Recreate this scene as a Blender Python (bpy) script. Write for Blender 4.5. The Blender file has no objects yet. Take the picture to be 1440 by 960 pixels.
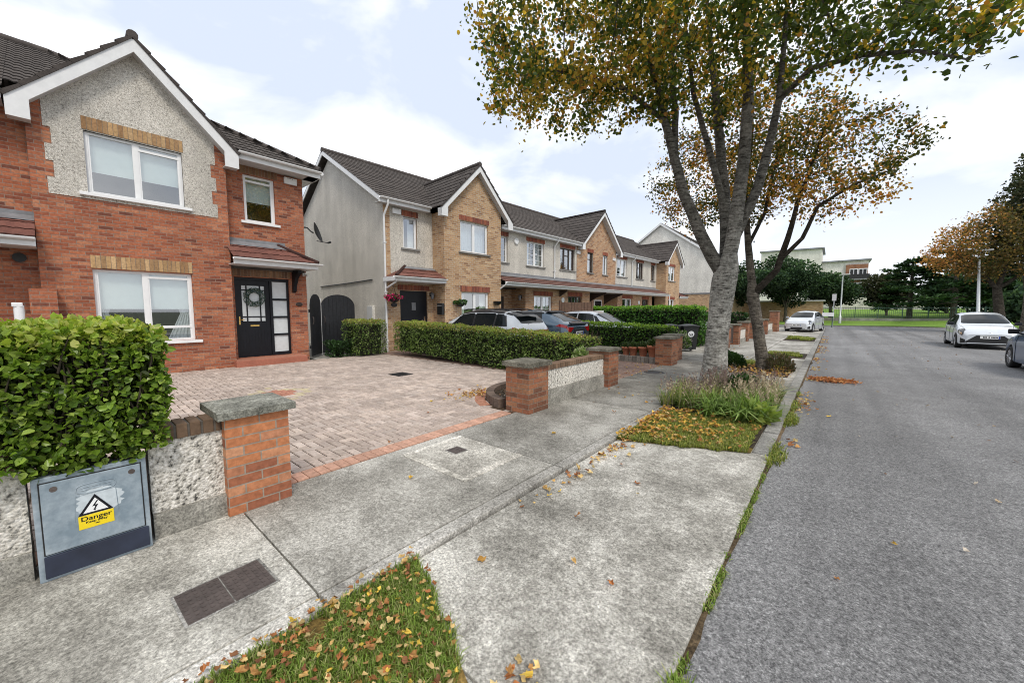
import bpy, bmesh, math, random
import numpy as np
from mathutils import Vector, Matrix, kdtree, noise as mnoise
random.seed(7); RNG = np.random.default_rng(7)
scene = bpy.context.scene
COL = scene.collection
R = math.radians

# ------------------------------------------------------------------ objects
def tag(o, label=None, cat=None, group=None, kind=None):
    if label: o['label'] = label
    if cat: o['category'] = cat
    if group: o['group'] = group
    if kind: o['kind'] = kind
    return o

def empty(name, loc=(0, 0, 0), rz=0, label=None, cat=None, group=None):
    o = bpy.data.objects.new(name, None); COL.objects.link(o)
    o.location = loc; o.rotation_euler = (0, 0, rz); o.empty_display_size = .2
    return tag(o, label, cat, group)

def copy_tree(o, parent=None):
    c = o.copy(); COL.objects.link(c)
    if parent: c.parent = parent
    for ch in list(o.children): copy_tree(ch, c)
    return c

class MB:
    """collects faces, builds ONE mesh object"""
    def __init__(self): self.v = []; self.f = []; self.c = []; self.m = []; self.s = []
    def poly(self, pts, c=(1, 1, 1), m=0, s=False):
        b = len(self.v); self.v += [tuple(p) for p in pts]
        self.f.append(tuple(range(b, b + len(pts)))); self.c.append(c); self.m.append(m); self.s.append(s)
    def mesh(self, vs, fs, c=(1, 1, 1), m=0, s=False):
        b = len(self.v); self.v += [tuple(p) for p in vs]
        for f in fs: self.f.append(tuple(i + b for i in f)); self.c.append(c); self.m.append(m); self.s.append(s)
    def box(self, x0, x1, y0, y1, z0, z1, c=(1, 1, 1), m=0, bev=0.0):
        if x0 > x1: x0, x1 = x1, x0
        if y0 > y1: y0, y1 = y1, y0
        if z0 > z1: z0, z1 = z1, z0
        if bev <= 0:
            vs = [(x, y, z) for z in (z0, z1) for y in (y0, y1) for x in (x0, x1)]
            self.mesh(vs, [(0, 2, 3, 1), (4, 5, 7, 6), (0, 1, 5, 4), (2, 6, 7, 3), (0, 4, 6, 2), (1, 3, 7, 5)], c, m)
            return
        bm = bmesh.new(); r = bmesh.ops.create_cube(bm, size=1)
        for v in bm.verts:
            v.co = ((x0 + x1) / 2 + v.co.x * (x1 - x0), (y0 + y1) / 2 + v.co.y * (y1 - y0), (z0 + z1) / 2 + v.co.z * (z1 - z0))
        bmesh.ops.bevel(bm, geom=bm.edges[:], offset=bev, segments=2, affect='EDGES', profile=.6)
        bm.verts.index_update()
        self.mesh([v.co.copy() for v in bm.verts], [[v.index for v in f.verts] for f in bm.faces], c, m)
        bm.free()
    def tube(self, pts, r, n=8, c=(1, 1, 1), m=0, cap=True):
        pts = [Vector(p) for p in pts]; rs = r if hasattr(r, '__len__') else [r] * len(pts)
        rings = []; ref = None
        for i, p in enumerate(pts):
            d = (pts[min(i + 1, len(pts) - 1)] - pts[max(i - 1, 0)]).normalized()
            if ref is None:
                ref = Vector((0, 0, 1)) if abs(d.z) < .9 else Vector((1, 0, 0))
            a = (ref - d * ref.dot(d)).normalized(); b = d.cross(a); ref = a
            rings.append([p + (a * math.cos(2 * math.pi * k / n) + b * math.sin(2 * math.pi * k / n)) * rs[i] for k in range(n)])
        vs = [q for ring in rings for q in ring]; fs = []
        for i in range(len(pts) - 1):
            for k in range(n):
                fs.append((i * n + k, i * n + (k + 1) % n, (i + 1) * n + (k + 1) % n, (i + 1) * n + k))
        self.mesh(vs, fs, c, m, True)
        if cap:
            self.poly(rings[0][::-1], c, m); self.poly(rings[-1], c, m)
    def lathe(self, prof, cx=0, cy=0, n=20, c=(1, 1, 1), m=0, smooth=True):
        vs = [(cx + r * math.cos(2 * math.pi * k / n), cy + r * math.sin(2 * math.pi * k / n), z) for r, z in prof for k in range(n)]
        fs = [(i * n + k, i * n + (k + 1) % n, (i + 1) * n + (k + 1) % n, (i + 1) * n + k) for i in range(len(prof) - 1) for k in range(n)]
        self.mesh(vs, fs, c, m, smooth)
        self.poly([vs[k] for k in range(n)][::-1], c, m); self.poly([vs[(len(prof) - 1) * n + k] for k in range(n)], c, m)
    def prism(self, pts, d, c=(1, 1, 1), m=0):
        """pts: planar polygon (3-D), d: extrusion vector"""
        a = [Vector(p) for p in pts]; b = [p + Vector(d) for p in a]; n = len(a)
        self.poly(a[::-1], c, m); self.poly(b, c, m)
        for i in range(n): self.poly([a[i], a[(i + 1) % n], b[(i + 1) % n], b[i]], c, m)
    def grid(self, rows, c=(1, 1, 1), m=0, s=True):
        nr, nc = len(rows), len(rows[0]); vs = [p for r in rows for p in r]
        self.mesh(vs, [(i * nc + j, i * nc + j + 1, (i + 1) * nc + j + 1, (i + 1) * nc + j) for i in range(nr - 1) for j in range(nc - 1)], c, m, s)
    def disc(self, c0, axis, r, n=20, c=(1, 1, 1), m=0):
        ax = Vector(axis).normalized(); a = ax.orthogonal().normalized(); b = ax.cross(a); c0 = Vector(c0)
        self.poly([c0 + a * r * math.cos(2 * math.pi * k / n) + b * r * math.sin(2 * math.pi * k / n) for k in range(n)], c, m)
    def build(self, name, mats, parent=None, **kw):
        me = bpy.data.meshes.new(name); me.from_pydata(self.v, [], self.f)
        if not isinstance(mats, (list, tuple)): mats = [mats]
        for x in mats: me.materials.append(x)
        n = len(self.f)
        me.polygons.foreach_set('material_index', self.m); me.polygons.foreach_set('use_smooth', self.s)
        lt = np.empty(n, dtype=np.int32); me.polygons.foreach_get('loop_total', lt)
        ca = np.ones((n, 4), dtype=np.float32); ca[:, :3] = np.array(self.c, dtype=np.float32).reshape(n, 3)
        at = me.color_attributes.new('col', 'FLOAT_COLOR', 'CORNER'); at.data.foreach_set('color', np.repeat(ca, lt, axis=0).ravel())
        boxuv(me)
        o = bpy.data.objects.new(name, me); COL.objects.link(o)
        if parent: o.parent = parent
        return tag(o, **kw)

def boxuv(me):
    nl = len(me.loops); nv = len(me.vertices); nf = len(me.polygons)
    if not nf: return
    co = np.empty(nv * 3, dtype=np.float32); me.vertices.foreach_get('co', co); co = co.reshape(-1, 3)
    vi = np.empty(nl, dtype=np.int32); me.loops.foreach_get('vertex_index', vi)
    no = np.empty(nf * 3, dtype=np.float32); me.polygons.foreach_get('normal', no); no = np.abs(no.reshape(-1, 3))
    lt = np.empty(nf, dtype=np.int32); me.polygons.foreach_get('loop_total', lt)
    ax = np.repeat(np.argmax(no + np.array([.01, .005, 0], dtype=np.float32), axis=1), lt)
    p = co[vi]; uv = np.empty((nl, 2), dtype=np.float32)
    uv[:, 0] = np.where(ax == 0, p[:, 1], p[:, 0]); uv[:, 1] = np.where(ax == 2, p[:, 1], p[:, 2])
    l = me.uv_layers.new(name='UVMap'); l.data.foreach_set('uv', uv.ravel())

def npmesh(name, V, F, colv, mat, parent=None, smooth=False, **kw):
    """V (n,3), F (m,k) same-size faces, colv (n,3) per-vertex colour"""
    me = bpy.data.meshes.new(name); V = np.asarray(V, dtype=np.float32); F = np.asarray(F, dtype=np.int32)
    me.vertices.add(len(V)); me.vertices.foreach_set('co', V.ravel())
    m, k = F.shape; me.loops.add(m * k); me.loops.foreach_set('vertex_index', F.ravel())
    me.polygons.add(m); me.polygons.foreach_set('loop_start', np.arange(0, m * k, k, dtype=np.int32))
    me.polygons.foreach_set('use_smooth', np.full(m, smooth))
    me.update(calc_edges=True); me.validate()
    at = me.color_attributes.new('col', 'FLOAT_COLOR', 'POINT')
    c4 = np.ones((len(V), 4), dtype=np.float32); c4[:, :3] = colv; at.data.foreach_set('color', c4.ravel())
    for x in (mat if isinstance(mat, (list, tuple)) else [mat]): me.materials.append(x)
    o = bpy.data.objects.new(name, me); COL.objects.link(o)
    if parent: o.parent = parent
    return tag(o, **kw)

# ------------------------------------------------------------------ materials
class NT:
    def __init__(self, name):
        self.m = bpy.data.materials.new(name); self.m.use_nodes = True
        self.t = self.m.node_tree; self.t.nodes.clear()
        self.out = self.t.nodes.new('ShaderNodeOutputMaterial')
    def n(self, typ, attrs=None, **ins):
        nd = self.t.nodes.new('ShaderNode' + typ)
        for k, v in (attrs or {}).items(): setattr(nd, k, v)
        for k, v in ins.items():
            k = k.replace('_', ' ')
            s = nd.inputs[int(k[1:])] if k[0] == 'i' and k[1:].isdigit() else nd.inputs[k]
            if isinstance(v, bpy.types.NodeSocket): self.t.links.new(v, s)
            elif isinstance(v, (tuple, list)) and s.type == 'RGBA' and len(v) == 3: s.default_value = (*v, 1)
            else: s.default_value = v
        return nd
    def ramp(self, fac, stops, interp='LINEAR'):
        nd = self.t.nodes.new('ShaderNodeValToRGB'); self.t.links.new(fac, nd.inputs[0]); cr = nd.color_ramp; cr.interpolation = interp
        while len(cr.elements) < len(stops): cr.elements.new(1)
        for e, (p, c) in zip(cr.elements, stops):
            e.position = p; e.color = (*c, 1) if isinstance(c, (tuple, list)) else (c, c, c, 1)
        return nd.outputs[0]
    def mix(self, f, a, b, mode='MIX'):
        nd = self.t.nodes.new('ShaderNodeMix'); nd.data_type = 'RGBA'; nd.blend_type = mode
        for s, v in ((nd.inputs[0], f), (nd.inputs[6], a), (nd.inputs[7], b)):
            if isinstance(v, bpy.types.NodeSocket): self.t.links.new(v, s)
            elif isinstance(v, (tuple, list)): s.default_value = (*v, 1)
            else: s.default_value = v
        return nd.outputs[2]
    def math(self, op, a, b=0.0):
        nd = self.t.nodes.new('ShaderNodeMath'); nd.operation = op
        for s, v in ((nd.inputs[0], a), (nd.inputs[1], b)):
            if isinstance(v, bpy.types.NodeSocket): self.t.links.new(v, s)
            else: s.default_value = v
        return nd.outputs[0]
    def noise(self, vec, scale, detail=4, rough=.6):
        return self.n('TexNoise', Vector=vec, Scale=scale, Detail=detail, Roughness=rough).outputs[0]
    def obj(self): return self.n('TexCoord').outputs['Object']
    def uv(self): return self.n('TexCoord').outputs['UV']
    def col(self): return self.n('VertexColor', {'layer_name': 'col'}).outputs[0]
    def bump(self, h, strength=.4, dist=.01): return self.n('Bump', Height=h, Strength=strength, Distance=dist).outputs[0]
    def bsdf(self, color, rough=.8, normal=None, metal=0.0, spec=.5, **kw):
        b = self.n('BsdfPrincipled', Roughness=rough, Metallic=metal)
        s = b.inputs['Base Color']
        if isinstance(color, bpy.types.NodeSocket): self.t.links.new(color, s)
        else: s.default_value = (*color, 1)
        b.inputs['Specular IOR Level'].default_value = spec
        for k, v in kw.items():
            s = b.inputs[k.replace('_', ' ')]
            if isinstance(v, bpy.types.NodeSocket): self.t.links.new(v, s)
            else: s.default_value = v
        if normal: self.t.links.new(normal, b.inputs['Normal'])
        return b.outputs[0]
    def done(self, sh): self.t.links.new(sh, self.out.inputs[0]); return self.m

def brick_mat(name, pal, mortar, w=.225, h=.075, ms=.011, stain=.35, bump=.5):
    t = NT(name); uv = t.uv()
    br = t.n('TexBrick', {'offset': .5, 'squash': 1.0}, Vector=uv, Scale=1.0, Mortar_Size=ms / 2, Mortar_Smooth=.15, Bias=0.0, Brick_Width=w, Row_Height=h)
    br.inputs['Color1'].default_value = (0, 0, 0, 1); br.inputs['Color2'].default_value = (1, 1, 1, 1); br.inputs['Mortar'].default_value = (.5, .5, .5, 1)
    c = t.ramp(br.outputs[0], [(i / (len(pal) - 1), p) for i, p in enumerate(pal)])
    n1 = t.noise(uv, 22, 5); n2 = t.noise(uv, 1.1, 4)
    c = t.mix(.55, c, t.ramp(n1, [(.3, .45), (.7, 1.35)]), 'MULTIPLY')
    c = t.mix(stain, c, t.ramp(n2, [(.3, .55), (.7, 1.25)]), 'MULTIPLY')
    c = t.mix(br.outputs[1], c, t.mix(.5, mortar, t.ramp(n1, [(.3, .5), (.7, 1.2)]), 'MULTIPLY'))
    hgt = t.math('ADD', t.math('MULTIPLY', br.outputs[1], -1.0), t.math('MULTIPLY', n1, .5))
    return t.done(t.bsdf(c, .9, t.bump(hgt, bump, .008), spec=.2))

def colbrick(name, rough=.9, sc=25, amt=.55, bump=.4):
    """colour from the face attribute with weathering on top"""
    t = NT(name); o = t.obj(); n1 = t.noise(o, sc, 5); n2 = t.noise(o, 1.3, 3)
    c = t.mix(amt, t.col(), t.ramp(n1, [(.3, .5), (.72, 1.35)]), 'MULTIPLY')
    c = t.mix(.35, c, t.ramp(n2, [(.35, .6), (.65, 1.2)]), 'MULTIPLY')
    return t.done(t.bsdf(c, rough, t.bump(n1, bump, .004), spec=.25))

def plain(name, color, rough=.5, metal=0.0, spec=.5, var=.12, sc=6, **kw):
    t = NT(name); n1 = t.noise(t.obj(), sc, 4)
    c = t.mix(1.0, color, t.ramp(n1, [(.25, 1 - var), (.75, 1 + var)]), 'MULTIPLY')
    r = t.ramp(t.noise(t.obj(), sc * 3, 3), [(.3, max(0, rough - .06)), (.7, min(1, rough + .06))])
    return t.done(t.bsdf(c, r, None, metal, spec, **kw))

def dash_mat(name, base, dark, light, sc=70):
    t = NT(name); uv = t.obj()
    v = t.n('TexVoronoi', {'feature': 'F1'}, Vector=uv, Scale=sc).outputs
    n1 = t.noise(uv, sc * .55, 3, .7); n2 = t.noise(uv, .9, 5)
    n0 = t.noise(uv, sc * .28, 3, .75); n1 = t.math('ADD', t.math('MULTIPLY', n1, .62), t.math('MULTIPLY', n0, .38))
    c = t.ramp(n1, [(.37, dark), (.46, base), (.60, light)])
    c = t.mix(.4, c, t.ramp(v[1], [(.1, .45), (.9, 1.4)]), 'MULTIPLY')
    st = t.n('Mapping', Vector=uv); st.inputs['Scale'].default_value = (1.6, 1.6, .22)
    n3 = t.noise(st.outputs[0], 1.2, 5)
    c = t.mix(.6, c, t.ramp(n2, [(.3, .72), (.7, 1.12)]), 'MULTIPLY')
    c = t.mix(.5, c, t.ramp(n3, [(.3, .75), (.65, 1.1)]), 'MULTIPLY')
    return t.done(t.bsdf(c, .95, t.bump(t.math('SUBTRACT', n1, v[0]), .8, .012), spec=.15))

def concrete_mat(name, dark, mid, light, tint=None):
    t = NT(name); o = t.obj()
    f = t.noise(o, 62, 3, .85); g = t.noise(o, 21, 6, .78); m = t.noise(o, 2.3, 8, .72); b = t.noise(o, .6, 6, .62)
    s = t.math('ADD', t.math('MULTIPLY', m, .45), t.math('MULTIPLY', b, .55))
    s = t.math('ADD', s, t.math('MULTIPLY', t.math('SUBTRACT', g, .5), .42))
    c = t.ramp(s, [(.37, dark), (.49, mid), (.60, light)])
    c = t.mix(.9, c, t.ramp(f, [(.36, .48), (.5, .97), (.64, 1.4)]), 'MULTIPLY')
    vs = t.n('TexVoronoi', {'feature': 'F1'}, Vector=o, Scale=85.0).outputs
    c = t.mix(.35, c, t.ramp(vs[1], [(.1, .45), (.9, 1.5)]), 'MULTIPLY')
    c = t.mix(1.0, c, t.col(), 'MULTIPLY')
    return t.done(t.bsdf(c, .93, t.bump(t.math('ADD', f, g), .45, .006), spec=.2))

def leaf_mat(name, rough=.45, trans=.35, tint=(1.1, 1.2, .5), spec=.4):
    t = NT(name); c = t.col()
    b = t.bsdf(c, rough, spec=spec)
    tr = t.n('BsdfTranslucent', Color=t.mix(1.0, c, tint, 'MULTIPLY')).outputs[0]
    return t.done(t.n('MixShader', i0=trans, i1=b, i2=tr).outputs[0])

def glass_mat(name, refl=.22, tint=(.9, .95, .95), rough=.02):
    t = NT(name); lw = t.n('LayerWeight', Blend=.25).outputs[1]
    f = t.math('ADD', t.math('MULTIPLY', lw, .7), refl)
    g = t.n('BsdfGlossy', Color=(.95, .97, 1), Roughness=rough).outputs[0]
    tr = t.n('BsdfTransparent', Color=tint).outputs[0]
    return t.done(t.n('MixShader', i0=f, i1=tr, i2=g).outputs[0])

def tile_mat(name, pal):
    t = NT(name); o = t.obj(); n1 = t.noise(o, 3, 5); n2 = t.noise(o, 40, 4)
    c = t.ramp(t.math('ADD', t.math('MULTIPLY', n1, .6), t.math('MULTIPLY', n2, .4)), [(.3, pal[0]), (.5, pal[1]), (.68, pal[2])])
    c = t.mix(1.0, c, t.col(), 'MULTIPLY')
    return t.done(t.bsdf(c, .8, t.bump(n2, .25, .004), spec=.3))

def paint_mat(name, color, metal=.0, rough=.25):
    t = NT(name)
    return t.done(t.bsdf(t.mix(1.0, color, t.ramp(t.noise(t.obj(), 3, 3), [(.3, .93), (.7, 1.05)]), 'MULTIPLY'), rough, None, metal, .5, Coat_Weight=.8, Coat_Roughness=.06))

RED = [(.17, .068, .05), (.34, .112, .062), (.45, .162, .085), (.39, .132, .072), (.50, .22, .125), (.27, .088, .055), (.42, .15, .08)]
PIER = [(.26, .10, .065), (.44, .165, .08), (.54, .22, .10), (.48, .19, .09), (.60, .30, .17), (.36, .13, .07)]
YEL = [(.30, .165, .09), (.44, .265, .14), (.54, .34, .185), (.48, .29, .155), (.60, .42, .25)]
M = {}
M['red'] = brick_mat('red_brick', RED, (.30, .20, .15))
M['pier'] = brick_mat('pier_brick', PIER, (.32, .27, .22))
M['pierold'] = brick_mat('weathered_pier_brick', [(.14, .075, .05), (.30, .12, .07), (.36, .15, .08), (.30, .14, .08), (.40, .20, .11)], (.22, .18, .14), stain=.6)
M['yel'] = brick_mat('yellow_brick', YEL, (.50, .45, .38), .24, .08, .016)
M['buff'] = brick_mat('brown_buff_brick', [(.27, .14, .085), (.42, .235, .13), (.50, .30, .17), (.44, .25, .14), (.55, .37, .23)], (.46, .40, .33), .24, .08, .014)
M['colbrick'] = colbrick('cut_brick')
M['dash'] = dash_mat('pebbledash', (.60, .565, .505), (.24, .228, .205), (.80, .77, .71), 85)
M['dashwall'] = dash_mat('coarse_roughcast', (.58, .55, .49), (.09, .088, .08), (.86, .83, .77), 58)
M['dashpale'] = dash_mat('pale_render', (.70, .68, .63), (.56, .54, .50), (.80, .78, .74), 30)
M['conc'] = concrete_mat('weathered_concrete', (.165, .157, .140), (.335, .322, .292), (.57, .552, .512))
M['concsm'] = concrete_mat('smooth_concrete', (.15, .145, .135), (.25, .245, .225), (.36, .35, .33))
M['cap'] = concrete_mat('lichened_cap_concrete', (.09, .09, .08), (.22, .22, .195), (.42, .42, .38))
M['white'] = plain('white_upvc', (.80, .81, .82), .35, var=.04)
M['fascia'] = plain('white_fascia', (.72, .73, .74), .4, var=.07)
M['soffit'] = plain('grey_soffit', (.55, .55, .55), .6, var=.08)
M['tile'] = tile_mat('brown_grey_roof_tile', ((.050, .044, .042), (.088, .076, .070), (.14, .125, .115)))
M['tered'] = tile_mat('red_canopy_tile', ((.10, .045, .038), (.165, .068, .052), (.22, .105, .082)))
M['tebrn'] = tile_mat('brown_canopy_tile', ((.09, .045, .035), (.15, .075, .06), (.2, .115, .095)))
M['lead'] = plain('lead_flashing', (.20, .205, .22), .6, var=.3, sc=5)
M['black'] = plain('black_paint', (.006, .007, .011), .42, spec=.3, var=.3)
M['blackwood'] = plain('black_stained_boards', (.011, .012, .016), .6, var=.5, sc=12)
M['glass'] = glass_mat('window_glass', .26)
M['frost'] = plain('frosted_glass', (.62, .66, .68), .18, var=.08, sc=9)
M['blind'] = plain('roller_blind', (.66, .73, .72), .8, var=.04)
M['curt'] = plain('net_curtain', (.72, .74, .76), .9, var=.12, sc=14)
M['room'] = plain('dim_interior', (.075, .07, .065), .9, var=.4, sc=1.5)
M['brown'] = plain('dark_brown_frame', (.045, .028, .022), .5)
M['brass'] = plain('brass', (.75, .50, .16), .3, .9)
M['plastic'] = plain('black_plastic', (.012, .013, .014), .5, var=.25)
M['step'] = colbrick('red_tiled_step', .7, 18, .3, .15)
M['terr'] = plain('terracotta', (.55, .20, .11), .8, var=.25, sc=10)
M['soil'] = concrete_mat('dark_soil', (.012, .009, .006), (.035, .026, .018), (.075, .055, .038))
M['galv'] = None
M['leaf'] = leaf_mat('hedge_leaf', .34, .38)
M['tleaf'] = leaf_mat('tree_leaf', .5, .58, (1.35, 1.25, .55))
M['dleaf'] = leaf_mat('dry_leaf', .7, .2, (1.1, .9, .6))
M['far'] = leaf_mat('distant_leaf', .7, .22, (1, 1.1, .6), .2)
M['grass'] = leaf_mat('grass_blade', .6, .35, (1, 1.1, .5), .2)
M['twig'] = plain('hedge_twigs', (.045, .036, .022), .9, var=.5, sc=20)
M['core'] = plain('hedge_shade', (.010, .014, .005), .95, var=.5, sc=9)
M['chrome'] = plain('chrome', (.75, .76, .78), .12, 1.0)
M['alloy'] = plain('alloy_wheel', (.42, .43, .45), .3, .9)
M['rubber'] = plain('tyre_rubber', (.014, .014, .015), .8)
M['cglass'] = plain('car_glass', (.010, .013, .014), .04, spec=.3, var=.02)
M['lamp'] = plain('headlamp', (.06, .065, .07), .08, spec=.6)
M['tail'] = plain('red_lens', (.38, .012, .014), .12, spec=.7)
M['plate'] = plain('number_plate', (.80, .81, .80), .4, var=.03)
M['cdark'] = plain('car_dark_trim', (.012, .012, .013), .55)
M['iron'] = plain('rusty_cast_iron', (.105, .085, .078), .6, .3, var=.35, sc=14)
M['steel'] = plain('galvanised_pole', (.52, .55, .56), .45, .4)
M['green'] = plain('green_fence', (.035, .075, .06), .55)
M['wood'] = plain('brown_boards', (.11, .062, .04), .8, var=.35, sc=9)
M['pink'] = leaf_mat('petal', .6, .3, (1, .6, .8))

def bark(name, dark, mid, light):
    t = NT(name); o = t.obj()
    mp = t.n('Mapping', Vector=o); mp.inputs['Scale'].default_value = (1.0, 1.0, 4.2)
    n1 = t.noise(mp.outputs[0], 6.5, 8, .68); n2 = t.noise(o, 4.2, 5, .65)
    mp2 = t.n('Mapping', Vector=o); mp2.inputs['Scale'].default_value = (1, 1, 6.5)
    n3 = t.noise(mp2.outputs[0], 4.3, 5, .62); n4 = t.noise(o, 24, 5, .75)
    k = t.math('ADD', t.math('MULTIPLY', n1, .6), t.math('MULTIPLY', n4, .4))
    c = t.ramp(k, [(.38, dark), (.48, mid), (.60, light)])
    c = t.mix(.85, c, t.ramp(n3, [(.33, .12), (.43, .95)]), 'MULTIPLY')
    c = t.mix(.75, c, t.ramp(n2, [(.36, .45), (.62, 1.15)]), 'MULTIPLY')
    c = t.mix(1.0, c, t.col(), 'MULTIPLY')
    return t.done(t.bsdf(c, .9, t.bump(k, .9, .03), spec=.15))
M['bark'] = bark('pale_fissured_bark', (.05, .045, .038), (.30, .285, .25), (.55, .535, .48))
M['bark2'] = bark('grey_brown_bark', (.03, .025, .02), (.12, .105, .085), (.24, .215, .18))

t = NT('asphalt'); o = t.obj()
f = t.noise(o, 95, 4, .8); g = t.n('TexVoronoi', Vector=o, Scale=150.0).outputs[1]; b = t.noise(o, .35, 5); m_ = t.noise(o, 2.2, 5)
f2 = t.noise(o, 38, 4, .8); f = t.math('ADD', t.math('MULTIPLY', f, .55), t.math('MULTIPLY', f2, .45))
c = t.ramp(f, [(.40, (.062, .062, .063)), (.5, (.175, .174, .174)), (.585, (.275, .274, .273)), (.66, (.58, .575, .57))])
ms = t.n('Mapping', Vector=o); ms.inputs['Scale'].default_value = (1.0, .035, 1.0); wr_ = t.noise(ms.outputs[0], 1.15, 4, .55)
c = t.mix(.8, c, t.ramp(wr_, [(.34, .66), (.5, 1.0), (.66, 1.22)]), 'MULTIPLY')
c = t.mix(.5, c, t.ramp(g, [(.2, .5), (.8, 1.5)]), 'MULTIPLY')
c = t.mix(.8, c, t.ramp(b, [(.3, .72), (.7, 1.3)]), 'MULTIPLY')
c = t.mix(.5, c, t.ramp(m_, [(.3, .8), (.7, 1.2)]), 'MULTIPLY')
M['asphalt'] = t.done(t.bsdf(c, .85, t.bump(f, .55, .008), spec=.35))

t = NT('painted_steel_cabinet'); o = t.obj(); n1 = t.noise(o, 5, 5); n2 = t.noise(o, 40, 4)
c = t.ramp(n1, [(.35, (.20, .26, .31)), (.55, (.31, .37, .42)), (.72, (.42, .48, .52))])
c = t.mix(.3, c, t.ramp(n2, [(.3, .75), (.7, 1.2)]), 'MULTIPLY')
M['galv'] = t.done(t.bsdf(c, .5, metal=.15))

t = NT('lawn'); o = t.obj(); n1 = t.noise(o, .25, 5); n2 = t.noise(o, 6, 5)
c = t.ramp(t.math('ADD', t.math('MULTIPLY', n1, .5), t.math('MULTIPLY', n2, .5)), [(.35, (.09, .15, .03)), (.5, (.15, .26, .045)), (.65, (.22, .33, .08))])
M['lawn_far'] = plain('dull_grass', (.055, .068, .035), .95, var=.3, sc=.4)
M['lawn'] = t.done(t.bsdf(c, .9, t.bump(n2, .6, .05), spec=.1))

# ------------------------------------------------------------------ world, sun, camera
W = bpy.data.worlds.new('World'); scene.world = W; W.use_nodes = True
wt = W.node_tree; wt.nodes.clear()
def wn(typ, **kw):
    n = wt.nodes.new('ShaderNode' + typ)
    for k, v in kw.items(): setattr(n, k, v)
    return n
SUN_EL, SUN_AZ = 52, 118      # azimuth: degrees clockwise from +Y
sky = wn('TexSky', sky_type='NISHITA', sun_disc=False, sun_elevation=R(SUN_EL), sun_rotation=R(SUN_AZ), air_density=1.0, dust_density=2.0)
tc = wn('TexCoord')
mp = wn('Mapping'); mp.inputs['Scale'].default_value = (1.0, 1.0, 2.1); mp.inputs['Location'].default_value = (.35, 1.2, .2); mp.inputs['Rotation'].default_value = (0, 0, R(25))
wt.links.new(tc.outputs['Generated'], mp.inputs[0])
nz = wn('TexNoise'); nz.inputs['Scale'].default_value = 2.5; nz.inputs['Detail'].default_value = 6; nz.inputs['Roughness'].default_value = .52; nz.inputs['Distortion'].default_value = .35
wt.links.new(mp.outputs[0], nz.inputs[0])
cr = wn('ValToRGB'); cr.color_ramp.elements[0].position = .42; cr.color_ramp.elements[1].position = .64
cr.color_ramp.elements[0].color = (.64, .71, .84, 1); cr.color_ramp.elements[1].color = (1.28, 1.28, 1.29, 1)
e = cr.color_ramp.elements.new(.52); e.color = (.88, .91, .96, 1)
wt.links.new(nz.outputs[0], cr.inputs[0])
# brighten towards the horizon (thin haze lit from behind)
sx = wn('SeparateXYZ'); wt.links.new(tc.outputs['Generated'], sx.inputs[0])
hr = wn('MapRange'); hr.inputs[1].default_value = 0; hr.inputs[2].default_value = .26; hr.inputs[3].default_value = .62; hr.inputs[4].default_value = 0
wt.links.new(sx.outputs[2], hr.inputs[0])
hm = wn('Mix', data_type='RGBA'); hm.inputs[7].default_value = (1.16, 1.17, 1.18, 1)
wt.links.new(hr.outputs[0], hm.inputs[0]); wt.links.new(cr.outputs[0], hm.inputs[6])
sc_ = wn('Mix', data_type='RGBA', blend_type='MIX'); sc_.inputs[0].default_value = .92
sm = wn('Mix', data_type='RGBA', blend_type='MULTIPLY'); sm.inputs[0].default_value = 1; sm.inputs[7].default_value = (.1, .1, .1, 1)
wt.links.new(sky.outputs[0], sm.inputs[6]); wt.links.new(sm.outputs[2], sc_.inputs[6]); wt.links.new(hm.outputs[2], sc_.inputs[7])
bg = wn('Background'); bg.inputs[1].default_value = 1.27; wt.links.new(sc_.outputs[2], bg.inputs[0])
wo = wn('OutputWorld'); wt.links.new(bg.outputs[0], wo.inputs[0])

sl = bpy.data.lights.new('sun', 'SUN'); sl.energy = 2.1; sl.angle = R(14); sl.color = (1, .92, .80)
so = bpy.data.objects.new('sun', sl); COL.objects.link(so)
sd = Vector((math.sin(R(SUN_AZ)) * math.cos(R(SUN_EL)), math.cos(R(SUN_AZ)) * math.cos(R(SUN_EL)), math.sin(R(SUN_EL))))
so.rotation_euler = sd.to_track_quat('Z', 'Y').to_euler(); so.location = sd * 60

cam = bpy.data.cameras.new('camera'); co_ = bpy.data.objects.new('camera', cam); COL.objects.link(co_); scene.camera = co_
cam.sensor_width = 36; cam.sensor_fit = 'HORIZONTAL'; cam.lens = 36 * 535 / 1440; cam.clip_end = 1500; cam.clip_start = .05
co_.location = (0, 0, 1.55); co_.rotation_euler = (R(90 - 4.7), 0, R(40.1))
scene.view_settings.view_transform = 'Standard'; scene.view_settings.look = 'None'; scene.view_settings.exposure = 0
scene.render.resolution_x = 1024; scene.render.resolution_y = 682
scene.cycles.max_bounces = 8; scene.cycles.transparent_max_bounces = 12
scene.cycles.use_denoising = True; scene.cycles.denoising_prefilter = 'ACCURATE'; scene.cycles.filter_width = 1.0
# ------------------------------------------------------------------ ground
def sheet(name, pts, z, mat, c=(1, 1, 1), **kw):
    mb = MB(); mb.poly([(x, y, z) for x, y in pts], c); return mb.build(name, mat, None, kind='structure', **kw)
def rect(x0, x1, y0, y1): return [(x0, y0), (x1, y0), (x1, y1), (x0, y1)]

sheet('ground', rect(-420, 420, -200, 800), -.16, M['lawn_far'])
mb = MB()
for y in range(-8, 44, 4): mb.poly([(-.44, y, -.06), (6.4, y, -.06), (6.4, y + 4, -.06), (-.44, y + 4, -.06)])
mb.poly([(x, y, -.06) for x, y in rect(-60, 60, 44, 50.6)])
mb.build('road', M['asphalt'], kind='structure')
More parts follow.
